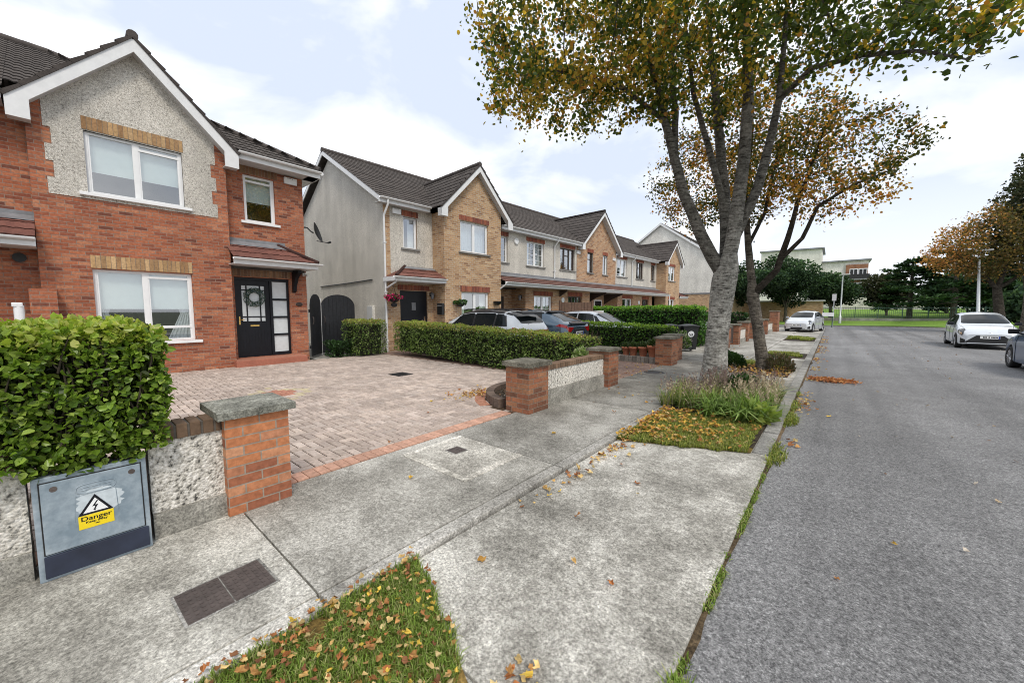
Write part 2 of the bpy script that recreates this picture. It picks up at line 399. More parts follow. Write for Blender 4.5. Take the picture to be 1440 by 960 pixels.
# verge: the strip of concrete between footpath and kerb
mb = MB()
ys = [-8, 1.05, 4.9, 9.2, 13.1, 15.45, 20.1, 24.3, 28.6, 33.5, 38, 42]
for i in range(len(ys) - 1):
    k = RNG.uniform(.86, 1.06); mb.box(-1.947, -.615 if ys[i] > 4 else -.452, ys[i] + .006, ys[i + 1] - .006, -.15, -.035, (k, k, k * .98), bev=.006)
mb.build('verge', M['conc'], kind='structure')
mb = MB()
y = 4.9
while y < 42:
    l = .915; k = RNG.uniform(.85, 1.1)
    mb.box(-.61, -.455, y + .004, y + l - .004, -.15, -.028 if y < 5 else -.012, (k, k, k), bev=.008)
    y += l
mb.build('kerb', M['concsm'], kind='structure')
mb = MB(); yy = np.arange(-3, 30, .12); wd = [.012 + .045 * max(0, mnoise.noise(Vector((0, y * 1.4, 3))) + .35) + .02 * mnoise.noise(Vector((0, y * 7, 1))) for y in yy]
for k in range(len(yy) - 1): mb.poly([(-.47, yy[k], -.055), (-.452 + max(.012, wd[k]), yy[k], -.0555), (-.452 + max(.012, wd[k + 1]), yy[k + 1], -.0555), (-.47, yy[k + 1], -.055)], (2.6, 2.5, 2.1))
mb.build('gutter_dirt', M['soil'], kind='structure')
# footpath slabs with open joints and a kerb nosing
mb = MB(); ys = [-8, -2.2, .82, 3.12, 5.75, 8.3, 10.9, 13.6, 16.2, 18.9, 21.5, 24.2, 26.8, 29.5, 32.2, 34.8, 37.5, 40.2, 42]
for i in range(len(ys) - 1):
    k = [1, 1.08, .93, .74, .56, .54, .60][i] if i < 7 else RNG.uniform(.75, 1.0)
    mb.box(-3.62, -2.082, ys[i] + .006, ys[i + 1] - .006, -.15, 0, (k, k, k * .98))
    k2 = k * 1.13
    mb.box(-2.078, -1.965, ys[i] + .009, ys[i + 1] - .009, -.15, -.002, (k2, k2, k2), bev=.01)
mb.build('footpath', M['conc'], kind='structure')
mb = MB(); mb.box(-3.44, -2.49, 2.3, 3.105, -.03, .004, (1.12, 1.11, 1.08)); mb.box(-3.46, -3.40, 2.28, 3.108, -.03, .006, (1.38, 1.37, 1.34)); mb.box(-3.40, -2.47, 2.27, 2.335, -.03, .0065, (1.45, 1.44, 1.4)); mb.box(-2.54, -2.47, 2.335, 3.108, -.03, .0062, (1.4, 1.38, 1.34)); mb.build('concrete_patch', M['conc'], kind='structure')
mb = MB()
for (x0, x1, y0, y1) in ((-1.955, -.62, 5.02, 9.0), (-2.3, -.75, 10.95, 13.0), (-1.9, -.63, 15.5, 17.3), (-1.95, -.65, 24.4, 27.7)):
    mb.box(x0, x1, y0, y1, -.1, -.02)
mb.prism([(-3.78 + 1.08 * math.cos(a), 5.6 + 1.08 * math.sin(a), -.05) for a in np.linspace(R(112), R(256), 20)], (0, 0, .10))
mb.build('soil_bed', M['soil'], kind='structure')
mb = MB(); mb.poly([(x, y, -.028) for x, y in [(-1.955, 1.38), (-1.1, 1.02), (-.80, .72), (-.80, -6), (-1.955, -6)]], (4.0, 3.6, 1.6)); mb.poly([(x, y, -.028) for x, y in [(-1.955, 4.3), (-.62, 4.84), (-.62, 6.05), (-1.955, 6.05)]], (4.0, 3.8, 1.5))
mb.build('turf', M['soil'], kind='structure')

# ---- driveway of red house: herringbone paviors as one sheet of bevel-edged blocks
def paviors(name, x0, x1, y0, y1, z, pal, diamond=None, ang=45, exclude=None):
    a = .2; b = .1; g = .010
    cs, sn = math.cos(R(ang)), math.sin(R(ang)); cx, cy = (x0 + x1) / 2, (y0 + y1) / 2
    rad = math.hypot(x1 - x0, y1 - y0) / 2 + .4; N = int(rad / .1) + 2
    V = []; F = []; Cc = []; rnd = random.Random(3)
    def add(u, v, w, h):
        uc, vc = u + w / 2, v + h / 2; X = cx + uc * cs - vc * sn; Y = cy + uc * sn + vc * cs
        if not (x0 - .02 < X < x1 + .11 and y0 - .02 < Y < y1 + .02): return
        if exclude and exclude(X, Y): return
        c = Vector(rnd.choice(pal)) * rnd.uniform(.82, 1.15)
        if diamond:
            dx, dy = (X - diamond[0]) / diamond[2], (Y - diamond[1]) / diamond[3]; d = abs(dx) + abs(dy)
            if .78 < d < 1.02: c = Vector((.52, .45, .30)) * rnd.uniform(.85, 1.1)
            elif d <= .55: c = Vector((.42, .20, .14)) * rnd.uniform(.85, 1.1)
        dz = rnd.uniform(-.0015, .0015); e = .006; bi = len(V)
        for (uu, vv, zz) in ((u + g / 2, v + g / 2, -.008), (u + w - g / 2, v + g / 2, -.008), (u + w - g / 2, v + h - g / 2, -.008), (u + g / 2, v + h - g / 2, -.008),
                             (u + g / 2 + e, v + g / 2 + e, 0), (u + w - g / 2 - e, v + g / 2 + e, 0), (u + w - g / 2 - e, v + h - g / 2 - e, 0), (u + g / 2 + e, v + h - g / 2 - e, 0)):
            V.append((cx + uu * cs - vv * sn, cy + uu * sn + vv * cs, z + zz + dz)); Cc.append(c)
        F.extend([(bi + 4, bi + 5, bi + 6, bi + 7), (bi, bi + 1, bi + 5, bi + 4), (bi + 1, bi + 2, bi + 6, bi + 5), (bi + 2, bi + 3, bi + 7, bi + 6), (bi + 3, bi, bi + 4, bi + 7)])
    for i in range(-N, N):
        for j in range(-N, N):
            k = (i - j) % 4
            if k == 0: add(i * b, j * b, a, b)
            elif k == 3: add(i * b, j * b, b, a)
    return npmesh(name, V, F, np.array([tuple(c) for c in Cc]), M['colbrick'], kind='structure')

sheet('driveway_bed', rect(-12.44, -3.62, -6, 7.32), -.010, M['soil'], (2.0, 1.8, 1.6))
PAL = [(.48, .395, .34), (.52, .43, .37), (.45, .37, .32), (.54, .455, .40), (.49, .405, .355)]
inbed = lambda X, Y: (Y > 4.3 and math.hypot(X + 3.75, Y - 5.6) < 1.22)
paviors('driveway', -12.42, -3.88, -1.2, 7.3, .0, PAL, (-7.85, 2.55, .75, .62), ang=0, exclude=inbed)
mb = MB()     # red edging course along the footpath
y = -1.4
while y < 4.3:
    for x in (-3.83,):
        k = random.uniform(.8, 1.15); mb.box(x, x + .197, y + .003, y + .097, -.05, .009, (.56 * k, .33 * k, .24 * k), bev=.005)
    y += .1
for k_ in range(20):     # sweeping round the planting bed
    a = R(180 + 62 - k_ * 5.4); k = random.uniform(.8, 1.15)
    for r0, r1 in ((1.22, 1.40),):
        p = [(-3.75 + r * math.cos(t_), 5.6 + r * math.sin(t_), .002) for r, t_ in ((r0, a), (r1, a), (r1, a + R(4.9)), (r0, a + R(4.9)))]
        mb.poly(p[::-1] if False else p, (.42 * k, .20 * k, .13 * k))
mb.build('driveway_edging', M['colbrick'], kind='structure')
sheet('neighbour_driveway', rect(-12.7, -3.62, 7.33, 12.85), -.006, brick_mat('neighbour_paviors', [(.22, .15, .12), (.32, .21, .17), (.28, .19, .15), (.36, .25, .2)], (.14, .12, .1), .2, .1, .008, .6, .3))
sheet('front_gardens', rect(-12.7, -3.62, 12.9, 42), -.006, M['conc'], (.9, .88, .84))
sheet('side_passage', rect(-24, -12.46, 5.2, 8), -.02, M['conc'], (.8, .8, .8))
sheet('far_pavement', rect(6.4, 9.3, -8, 43.9), .02, M['conc'], (.8, .8, .8))
# park beyond the side street, rising gently
rows = []
for yy, zz in ((50.7, -.05), (53, .0), (60, .12), (61.5, .35), (75, 1.0), (95, 1.7), (140, 2.0), (300, 2.0)):
    rows.append([(xx, yy, zz + .12 * math.sin(xx * .21 + yy)) for xx in np.linspace(-140, 140, 57)])
mb = MB(); mb.grid(rows); mb.build('park_lawn', M['lawn'], kind='structure')
mb = MB(); mb.box(-60, 60, 50.45, 50.62, -.15, .02, (.9, .9, .9)); mb.build('park_kerb', M['concsm'], kind='structure')

# ------------------------------------------------------------------ front boundary
def pier(y0, w=.43, d=.45, h=.75, label='', x=-3.38, mat='pier', capover=.045, capz=.055, group='brick gate piers along the footpath', chip=0):
    r = empty('gate_pier', (x, y0, 0), 0, label, 'gate pier', group)
    mb = MB(); mb.box(-d, 0, 0, w, -.05, h); mb.build('shaft', M[mat], r)
    mb = MB(); o = capover
    vs = [(-d - o, -o, h), (o, -o, h), (o, w + o, h), (-d - o, w + o, h), (-d - o, -o, h + capz), (o, -o, h + capz), (o, w + o, h + capz), (-d - o, w + o, h + capz),
          (-d - o + .05, -o + .05, h + capz + .012), (o - .05, -o + .05, h + capz + .012), (o - .05, w + o - .05, h + capz + .012), (-d - o + .05, w + o - .05, h + capz + .012)]
    mb.mesh(vs, [(3, 2, 1, 0), (0, 1, 5, 4), (1, 2, 6, 5), (2, 3, 7, 6), (3, 0, 4, 7), (4, 5, 9, 8), (5, 6, 10, 9), (6, 7, 11, 10), (7, 4, 8, 11), (8, 9, 10, 11)], (1, 1, .97) if mat == 'pier' else (.62, .58, .52))
    mb.build('capstone', M['cap'], r); return r
pier(.73, label='orange brick gate pier beside the roughcast wall and electricity cabinet, wide flat capstone')
pier(4.40, w=.5, label='brick gate pier with thick concrete cap beside the curved planting bed', mat='pierold', capz=.07, h=.70)
pier(7.02, w=.44, label='brick gate pier at the far end of the dashed low wall, beside the clipped hedge', mat='pierold', h=.72)
pier(10.9, w=.55, label='brick gate pier standing beside the row of terracotta pots', mat='pierold', h=.74)
pier(12.2, w=.45, label='brick gate pier standing between the pots pier and the wheelie bins', mat='pierold', h=.74, x=-3.6)
for yy, h, lab in ((17.4, .85, 'slim brick gate pier just beyond the big street tree, next to a metal gate'), (19.6, .86, 'brick gate pier on the far side of the little metal gate'),
                   (22.0, .92, 'brick gate pier seen just beyond the smaller street tree'), (24.2, .92, 'brick gate pier with a pale notice fixed to its face'),
                   (27.2, .92, 'dark topped brick gate pier short of the tall end pier'), (29.3, .92, 'last low brick gate pier before the tall brick end pier')):
    pier(yy, .45, .45, h, lab, x=-3.2, mat='pierold', capz=.06)
pier(33.0, 1.2, .5, 1.44, 'tall brick pier ending the row beside the parked silver car', x=-3.0, mat='pierold', capz=.05, group=None)
mb = MB(); mb.box(-3.19, -3.18, 24.3, 24.5, .25, .62, bev=.004); mb.build('notice_board', M['curt'], None, label='pale blank notice plate fixed to a brick gate pier', cat='notice')

def low_wall(y0, y1, label, zplinth=.17, ztop=.66, cop=.1, x=-3.46, pl=.05, coprow=True):
    r = empty('garden_wall', (x, y0, 0), 0, label, 'garden wall', 'low roughcast front garden walls'); L = y1 - y0
    mb = MB(); mb.box(-.16, 0, 0, L, zplinth - .02, ztop); mb.build('roughcast_panel', M['dashwall'], r)
    mb = MB(); mb.box(-.2, .028, 0, L, -.06, zplinth, (1.15, 1.13, 1.08)); mb.build('plinth', M['concsm'], r)
    mb = MB(); y = 0
    while y < L - .02:
        w = min(.068, L - y); k = random.uniform(.7, 1.2); mb.box(-.185, .02, y, y + w - .008, ztop, ztop + cop, (.20 * k, .13 * k, .085 * k), bev=.006); y += .074
    mb.box(-.175, .012, .002, L - .002, ztop, ztop + cop - .008, (.12, .105, .09))
    mb.build('coping', M['colbrick'], r); return r
low_wall(.325, .73, 'short roughcast wall panel between electricity cabinet and orange brick pier')
low_wall(-5.0, -.185, 'roughcast wall under the hedge, on the cut-off side of the electricity cabinet')
low_wall(4.9, 7.02, 'low dashed wall with brick-on-edge coping running between two brick piers', .26, .58, .085, -3.5)
for y0, y1, lab in ((20.05, 22.0, 'low roughcast wall by the metal gate, behind the smaller street tree'), (24.65, 27.2, 'low roughcast wall in the middle of the far row of piers'), (29.75, 33.0, 'low roughcast wall running up to the tall brick end pier')):
    low_wall(y0, y1, lab, .2, .62, .08, -3.3)

# little metal gate
r = empty('garden_gate', (-3.42, 17.88, 0), 0, 'small grey metal railing gate between two brick piers', 'gate')
mb = MB(); mb.box(-.02, .02, 0, .04, .05, .8); mb.box(-.02, .02, 1.62, 1.66, .05, .8); mb.box(-.015, .015, .04, 1.62, .1, .13); mb.box(-.015, .015, .04, 1.62, .74, .77); mb.build('gate_frame', M['iron'], r)
mb = MB()
for k in range(12): mb.tube([(0, .12 + k * .127, .12), (0, .12 + k * .127, .9)], .009, 6)
mb.build('railing', M['iron'], r)

# ---- electricity cabinet
def text_mesh(name, s, size, mat, parent, loc, rot, ext=.0008, bold=0, align='CENTER', sx=1.0):
    cu = bpy.data.curves.new(name, 'FONT'); cu.body = s; cu.size = size; cu.extrude = ext; cu.align_x = align; cu.align_y = 'CENTER'; cu.offset = bold
    o = bpy.data.objects.new(name, cu); COL.objects.link(o)
    dg = bpy.context.evaluated_depsgraph_get(); me = bpy.data.meshes.new_from_object(o.evaluated_get(dg))
    bpy.data.objects.remove(o); me.materials.clear(); me.materials.append(mat)
    n = bpy.data.objects.new(name, me); COL.objects.link(n); n.location = loc; n.rotation_euler = rot; n.scale = (sx, 1, 1)
    if parent: n.parent = parent
    return n
FX = (R(90), 0, R(90))      # text standing on a wall that faces +X
cab = empty('electricity_cabinet', (-3.36, .07, 0), 0, 'grey blue metal electricity cabinet with yellow danger sticker, set in the roughcast wall', 'utility cabinet')
cab.rotation_euler = (0, R(-3), 0)
mb = MB(); mb.box(-.22, 0, -.235, .235, .0, .60, bev=.006); mb.build('case', M['galv'], cab)
mb = MB(); mb.box(.0, .012, -.205, .205, .155, .565, bev=.004); dr = mb.build('door', M['galv'], cab)
mb = MB(); mb.box(-.002, .004, -.211, .211, .150, .571); mb.build('door_gap', M['cdark'], cab)
mb = MB(); mb.box(0, .016, -.212, .222, .02, .145, bev=.004); mb.build('skirt', plain('navy_skirt', (.018, .024, .045), .45, var=.5), cab)
for yy in (-.155, .165):
    mb = MB(); mb.disc((.0135, yy, .525), (1, 0, 0), .016); mb.box(.0135, .0155, yy - .011, yy + .011, .523, .527); mb.build('lock', M['iron'], dr)
mb = MB()
pts = [(.013, .01 + .082 * math.copysign(abs(math.cos(a)) ** .5, math.cos(a)), .485 + .028 * math.copysign(abs(math.sin(a)) ** .7, math.sin(a))) for a in np.linspace(0, 2 * math.pi, 33)]
mb.tube(pts, .0028, 6)
for yy in (-.035, .01, .055):
    for zz in (.477, .492): mb.tube([(.013, yy - .017, zz), (.013, yy + .017, zz + .002)], .0026, 6)
mb.build('embossed_badge', M['galv'], dr)
mb = MB(); mb.tube([(.0125, -.075, .45), (.0125, .09, .453)], .0018, 5); mb.tube([(.0125, -.075, .45), (.0125, -.085, .30)], .0018, 5); mb.tube([(.0125, .09, .453), (.0125, .095, .31)], .0018, 5); mb.build('worn_label_outline', M['galv'], dr)
mb = MB()
def blob(cx, cz, n, r): return [(.01235, cx + r * (1.15 + .12 * math.sin(k * 2.7) + .1 * math.sin(k * .9)) * math.cos(2 * math.pi * k / n), cz + .9 * r * (1.1 + .08 * math.cos(k * 3.3)) * math.sin(2 * math.pi * k / n)) for k in range(n)]
mb.poly(blob(.02, .395, 40, .085)); mb.build('faded_patch', plain('worn_paint', (.50, .56, .60), .55, var=.15, sc=30), dr)
st = MB(); st.box(.0126, .0142, -.073, .073, .245, .325, bev=.0006); stk = st.build('warning_sticker', plain('yellow_vinyl', (.82, .62, .012), .4, var=.06), dr)
mb = MB(); mb.poly([(.0146, -.073, .327), (.0146, .073, .327), (.0146, 0, .442)]); mb.build('triangle', M['black'], stk)
mb = MB(); mb.poly([(.0150, -.052, .338), (.0150, .052, .338), (.0150, 0, .420)]); mb.build('triangle_field', M['white'], stk)
mb = MB(); mb.poly([(.0154, y, z) for y, z in ((.007, .402), (-.014, .370), (-.001, .370), (-.008, .350), (-.013, .352), (-.003, .342), (.003, .353), (-.002, .351), (.012, .377), (-.001, .377), (.013, .402))]); mb.build('lightning_bolt', M['black'], stk)
text_mesh('lettering', 'Danger', .036, M['black'], stk, (.0148, .0, .303), FX, .0003, .0005, sx=1.2)
text_mesh('lettering', 'Keep away', .0185, M['black'], stk, (.0148, .0, .281), FX, .0003, .0003, sx=1.1)
mb = MB(); mb.box(.0145, .015, -.006, .012, .262, .267); mb.build('small_print', M['black'], stk)

# ---- covers in the ground
def cover(name, cx, cy, lx, ly, z, label, split=1, rz=0, dots=True, mat='iron', frame=.012):
    r = empty(name, (cx, cy, z), R(rz), label, 'manhole cover')
    mb = MB(); mb.box(-lx / 2 - frame, lx / 2 + frame, -ly / 2 - frame, ly / 2 + frame, -.03, .004); mb.build('rim', M['concsm'] if mat == 'iron' else M['cdark'], r)
    mb = MB(); n = split; seg = ly / n
    for k in range(n):
        y0 = -ly / 2 + k * seg + .003; y1 = y0 + seg - .006; mb.box(-lx / 2, lx / 2, y0, y1, -.02, .006)
        if dots:
            nx, ny = max(2, int(lx / .035)), max(2, int(seg / .03))
            for i in range(nx):
                for j in range(ny):
                    x = -lx / 2 + (i + .5) * lx / nx; y = y0 + (j + .5) * (y1 - y0) / ny; mb.box(x - .011, x + .011, y - .008, y + .008, .006, .009)
    mb.build('lid', M[mat], r); return r
cover('manhole_cover', -2.505, .505, .30, .40, .0, 'brown cast iron two-part cover in the footpath near the grass', 2, 2)
cover('water_meter_cover', -3.11, 2.74, .16, .16, .004, 'small dark square cover set in the pale concrete patch', 1)
cover('drive_manhole', -7.95, 5.25, .42, .38, .004, 'dark square drain cover in the brick driveway near the hedge', 1, 0, True, 'cdark')
r = empty('round_cover', (-3.35, 9.5, .0), 0, 'dark round cover in the footpath short of the pots pier', 'manhole cover'); mb = MB(); mb.lathe([(.24, -.02), (.24, .005), (.2, .006), (.2, .003), (.0, .003)], n=24); mb.build('lid', M['cdark'], r)

# curved brick edging of the planting bed behind the second pier
mb = MB()
for k_ in range(15):
    a = R(180 + 70 - k_ * 8); da = R(7.4); k = random.uniform(.7, 1.2); r0, r1 = 1.06, 1.2
    p = [(-3.75 + r_ * math.cos(t_), 5.6 + r_ * math.sin(t_), -.02) for r_, t_ in ((r0, a), (r1, a), (r1, a + da), (r0, a + da))]
    mb.prism(p, (0, 0, .15), (.13 * k, .095 * k, .075 * k))
mb.build('bed_edging', M['colbrick'], None, label='dark brick edging curving round the planting bed behind the second pier', cat='edging')
mb = MB()
for k_ in range(11):
    k = random.uniform(.7, 1.2); x = -5.2 + k_ * .125
    mb.box(x, x + .118, 11.08, 11.2, -.03, .17, (.24 * k, .21 * k, .18 * k), bev=.008)
mb.build('pot_edging', M['colbrick'], None, label='low dark block edging in front of the terracotta pots', cat='edging')
mb = MB(); mb.box(-5.2, -3.85, 11.2, 12.7, -.03, .12); mb.build('pot_bed', M['soil'], kind='structure')
# ------------------------------------------------------------------ house kit (local frame: +X out of the facade, +Y along it)
def wall(mb, x, s0, s1, z0, z1, holes=(), depth=.13, m=0, rev=True, revm=None):
    ss = sorted({s0, s1, *[v for h in holes for v in h[:2] if s0 < v < s1]}); zs = sorted({z0, z1, *[v for h in holes for v in h[2:4] if z0 < v < z1]})
    for i in range(len(ss) - 1):
        for j in range(len(zs) - 1):
            a, b, c, d = ss[i], ss[i + 1], zs[j], zs[j + 1]; u, v = (a + b) / 2, (c + d) / 2
            if any(h[0] < u < h[1] and h[2] < v < h[3] for h in holes): continue
            mb.poly([(x, a, c), (x, b, c), (x, b, d), (x, a, d)], m=m)
    if rev:
        rm = m if revm is None else revm
        for (a, b, c, d) in [h[:4] for h in holes]:
            k = x - depth
            mb.poly([(x, a, c), (x, a, d), (k, a, d), (k, a, c)], m=rm); mb.poly([(x, b, d), (x, b, c), (k, b, c), (k, b, d)], m=rm)
            mb.poly([(x, a, d), (x, b, d), (k, b, d), (k, a, d)], m=rm); mb.poly([(x, b, c), (x, a, c), (k, a, c), (k, b, c)], m=rm)

def soldier(root, x, s0, s1, z0, z1, pal, name='lintel', w=.078, proud=.014):
    mb = MB(); n = max(3, round((s1 - s0) / w)); w = (s1 - s0) / n
    mb.box(x - .05, x + proud - .006, s0, s1, z0, z1, (.30, .24, .19))
    for k in range(n):
        c = Vector(random.choice(pal)) * random.uniform(.85, 1.1); mb.box(x - .03, x + proud, s0 + k * w + .005, s0 + (k + 1) * w - .005, z0 + .002, z1 - .002, tuple(c))
    return mb.build(name, M['colbrick'], root)

def window(root, x, s0, s1, z0, z1, lights=((0, .5), (.5, 1)), frame='white', blind=None, curt=None, transom=None, topvent=None, bars=False, sill='white', sill_over=.1, rec=.07, label=None, tr_light=None):
    """frame is the part; pane, blind, curtain and sill hang on it"""
    fm = M[frame]; W_ = s1 - s0; xo = x - rec; t = .055
    mb = MB()
    mb.box(xo - .06, xo, s0, s0 + t, z0, z1); mb.box(xo - .06, xo, s1 - t, s1, z0, z1)
    mb.box(xo - .059, xo - .001, s0 + t, s1 - t, z0, z0 + t); mb.box(xo - .059, xo - .001, s0 + t, s1 - t, z1 - t, z1)
    for k, (a, b) in enumerate(lights):
        a_, b_ = s0 + a * W_, s0 + b * W_
        if k: mb.box(xo - .058, xo - .002, a_ - .035, a_ + .035, z0 + t, z1 - t)
        p, q = (a_ + (t if k == 0 else .035), b_ - (t if k == len(lights) - 1 else .035))
        if topvent and k in topvent:
            zt = z1 - t - (.27 if topvent[k] == 1 else topvent[k])
            mb.box(xo - .057, xo - .003, p, q, zt - .025, zt + .025)
        if transom and k in transom:
            zt = transom[k]; mb.box(xo - .057, xo - .003, p, q, zt - .03, zt + .03)
        if bars:
            for f in (.25, .5, .75): mb.box(xo - .035, xo - .022, p, q, z0 + f * (z1 - z0) - .008, z0 + f * (z1 - z0) + .008)
            mb.box(xo - .035, xo - .022, (p + q) / 2 - .008, (p + q) / 2 + .008, z0 + t, z1 - t)
        # sash edge
        for (aa, bb, cc, dd) in ((p, p + .028, z0 + t, z1 - t), (q - .028, q, z0 + t, z1 - t)): mb.box(xo - .05, xo - .012, aa, bb, cc, dd)
    f = mb.build('window', fm, root)
    if label: f['label'] = label
    mb = MB(); mb.poly([(xo - .04, s0 + .02, z0 + .02), (xo - .04, s1 - .02, z0 + .02), (xo - .04, s1 - .02, z1 - .02), (xo - .04, s0 + .02, z1 - .02)]); mb.build('pane', M['glass'], f)
    if blind is not None:
        zb = z1 - blind * (z1 - z0); mb = MB()
        for a, b in lights: mb.box(xo - .14, xo - .135, s0 + a * W_ + .02, s0 + b * W_ - .02, zb, z1 - .02)
        mb.build('blind', M['blind'], f)
    if curt:
        mb = MB()
        for (a, b, flare) in curt:
            rows = []
            for zz in np.linspace(z0, z1, 6):
                g = (z1 - zz) / (z1 - z0); row = []
                for u in np.linspace(0, 1, 25):
                    wid = (b - a) * (1 if not flare else (.35 + .65 * abs(g - .55) / .55 if flare == 1 else (.25 + .75 * (1 - g))))
                    base = a if flare != 2 else a
                    yy = s0 + W_ * (base + (u * wid if a < .5 else (b - a) - wid + u * wid)); row.append((xo - .2 + .018 * math.sin(u * 38), yy, zz))
                rows.append(row)
            mb.grid(rows)
        mb.build('curtain', M['curt'], f)
    if sill:
        mb = MB(); mb.box(x - .12, x + .07, s0 - sill_over, s1 + sill_over, z0 - .07, z0 - .002, (1, 1, 1), bev=.008)
        mb.build('sill', M['white'] if sill == 'white' else M['sillst'], f)
    return f
M['sillst'] = plain('grey_stone_sill', (.21, .205, .195), .8, var=.2)

def tiles(mb, O, U, V, lu, lv, c0=1.0, period=.3, course=.32, amp=.020, step=.022, spp=4, keep=None):
    """profiled roof tiles on the rectangle O + u U + v V"""
    O, U, V = Vector(O), Vector(U).normalized(), Vector(V).normalized(); N = U.cross(V)
    if N.z < 0: N = -N
    half = period / 2; nu = max(2, int(round(lu / half * spp))); us = np.linspace(0, lu, nu + 1); nc = max(1, int(math.ceil(lv / course)))
    h = [amp * max(0.0, math.sin(math.pi * (u / half))) ** .8 if (int(u / half) % 2 == 0) else amp * .12 * math.sin(math.pi * (u / half)) ** 2 * -1 for u in us]
    h = [amp * abs(math.sin(math.pi * u / half)) ** .7 for u in us]
    for k in range(nc):
        v0 = k * course; v1 = min(lv, v0 + course); k1 = random.uniform(.9, 1.1) * c0
        rows = []
        for (v, lift) in ((v0, 0.0 if k == 0 else -.002), (v0 + .001, step), (v1, 0.0)):
            rows.append([O + U * u + V * v + N * (hh + lift) for u, hh in zip(us, h)])
        n = len(us); vs = [p for r_ in rows for p in r_]
        b = len(mb.v); mb.v += [tuple(p) for p in vs]
        for i in range(2):
            for j in range(n - 1):
                if keep and not keep(rows[1][j]): continue
                mb.f.append((b + i * n + j, b + i * n + j + 1, b + (i + 1) * n + j + 1, b + (i + 1) * n + j))
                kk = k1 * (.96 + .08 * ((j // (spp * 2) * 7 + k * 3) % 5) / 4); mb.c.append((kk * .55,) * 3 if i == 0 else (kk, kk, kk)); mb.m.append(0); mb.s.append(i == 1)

def ridge(mb, a, b, r=.11):
    a, b = Vector(a), Vector(b); L = (b - a).length; n = max(1, int(L / .42)); d = (b - a) / n
    for k in range(n): mb.tube([a + d * k, a + d * (k + 1.03)], [r, r * .94], 10, (.8, .78, .78))

def downpipe(root, pts, r=.038):
    mb = MB(); mb.tube(pts, r, 10)
    p = pts[-1]
    for z in np.arange(p[2] + .4, pts[-2][2], 1.8): mb.box(p[0] - .05, p[0] + .05, p[1] - .05, p[1] + .05, z, z + .04)
    return mb.build('downpipe', M['fascia'], root)

def gutter(root, x, segs, z, name='gutter', r=.06, fh=.19, soffit_to=None, ends=0):
    """fascia board, half round gutter and soffit at the eave"""
    mb = MB(); sb = MB(); fb = MB()
    for a, b in segs:
        prof = [(x + .075 + r * math.cos(t_), z - .01 + r * math.sin(t_)) for t_ in np.linspace(math.pi, 2 * math.pi, 9)] + [(x + .075 + r * .85 * math.cos(t_), z - .01 + r * .85 * math.sin(t_)) for t_ in np.linspace(2 * math.pi, math.pi, 9)]
        n = len(prof); vs = [(px, s, pz) for s in (a, b) for px, pz in prof]
        mb.mesh(vs, [(i, (i + 1) % n, n + (i + 1) % n, n + i) for i in range(n)], s=False); mb.poly(vs[:n]); mb.poly(vs[n:][::-1])
        fb.box(x - .02, x + .012, a + .002, b - .002, z - fh, z + .005)
        if soffit_to is not None: sb.box(soffit_to, x - .021, a + .003, b - .003, z - fh + .005, z - fh + .02)
    mb.build(name, M['white'], root); fb.build('fascia', M['fascia'], root)
    if soffit_to is not None: sb.build('soffit', M['soffit'], root)

def gable_trim(root, x, s0, s1, sa, ze, za, halves=(0, 1), bw=.2, ret=.3, back=-.2, tile_t=.06):
    """barge boards, boxed eave ends and dark verge tiles of a front gable"""
    bb = MB(); vt = MB(); sf = MB()
    for hh in halves:
        e = s0 if hh == 0 else s1; sg = 1 if hh == 0 else -1
        d = Vector((0, sa - e, za - ze)); 
        up = bw * d.length / abs(d.y)
        p = [(x, e, ze - up), (x, sa, za - up), (x, sa, za), (x, e, ze)]
        bb.prism(p, (.028, 0, 0))
        bb.prism([(x, e, ze - up - .06), (x, e + sg * ret, ze - up - .06), (x, e + sg * ret, ze - up + ret * abs(d.z / d.y)), (x, e, ze - .01)], (.0295, 0, 0))
        # soffit under the barge, back to the wall
        sf.poly([(x - .001, e, ze - up + .02), (x - .001, sa, za - up + .02), (back, sa, za - up + .02), (back, e, ze - up + .02)])
        sf.box(back, x - .001, e + .01 * sg, e + sg * ret, ze - up - .05, ze - up - .035)
        sf.poly([(x - .001, e, ze - up - .05), (back, e, ze - up - .05), (back, e, ze), (x - .001, e, ze)])
        nn = max(4, int(d.length / .32)); dd = d / nn; nrm = Vector((0, -d.z * sg, abs(d.y))).normalized()
        for k in range(nn):
            a = Vector((x - .02, e, ze)) + dd * k; b = a + dd * 1.02
            vt.prism([a, b, b + nrm * (tile_t * .75), a + nrm * (tile_t * 1.35)], (.075, 0, 0), (.62, .6, .6))
    bb.build('barge_board', M['fascia'], root); sf.build('gable_soffit', M['soffit'], root); vt.build('verge_tiles', M['tile'], root)

def gable_roof(root, x, s0, s1, sa, ze, za, depth, halves=(0, 1), tmat='tile'):
    for hh in halves:
        mb = MB(); e = s0 if hh == 0 else s1; d = Vector((0, sa - e, za - ze))
        O = Vector((x, e, ze + .02)); tiles(mb, O, (-1, 0, 0), d, depth, d.length)
        if hh == halves[0]: ridge(mb, (x + .03, sa, za + .05), (x - depth, sa, za + .05), .1)
        mb.build('gable_roof', M[tmat], root)

def gable_poly(mb, x, a, b, zb, s0, s1, sa, ze, za, drop=.05, m=0):
    """gable wall from zb up to just under the roof line of gable_trim/gable_roof"""
    f = lambda s: (ze + (za - ze) * (s - s0) / (sa - s0) if s <= sa else ze + (za - ze) * (s1 - s) / (s1 - sa)) - drop
    p = [(x, a, zb), (x, b, zb), (x, b, f(b))] + ([(x, sa, f(sa))] if a < sa < b else []) + [(x, a, f(a))]
    mb.poly(p, m=m)

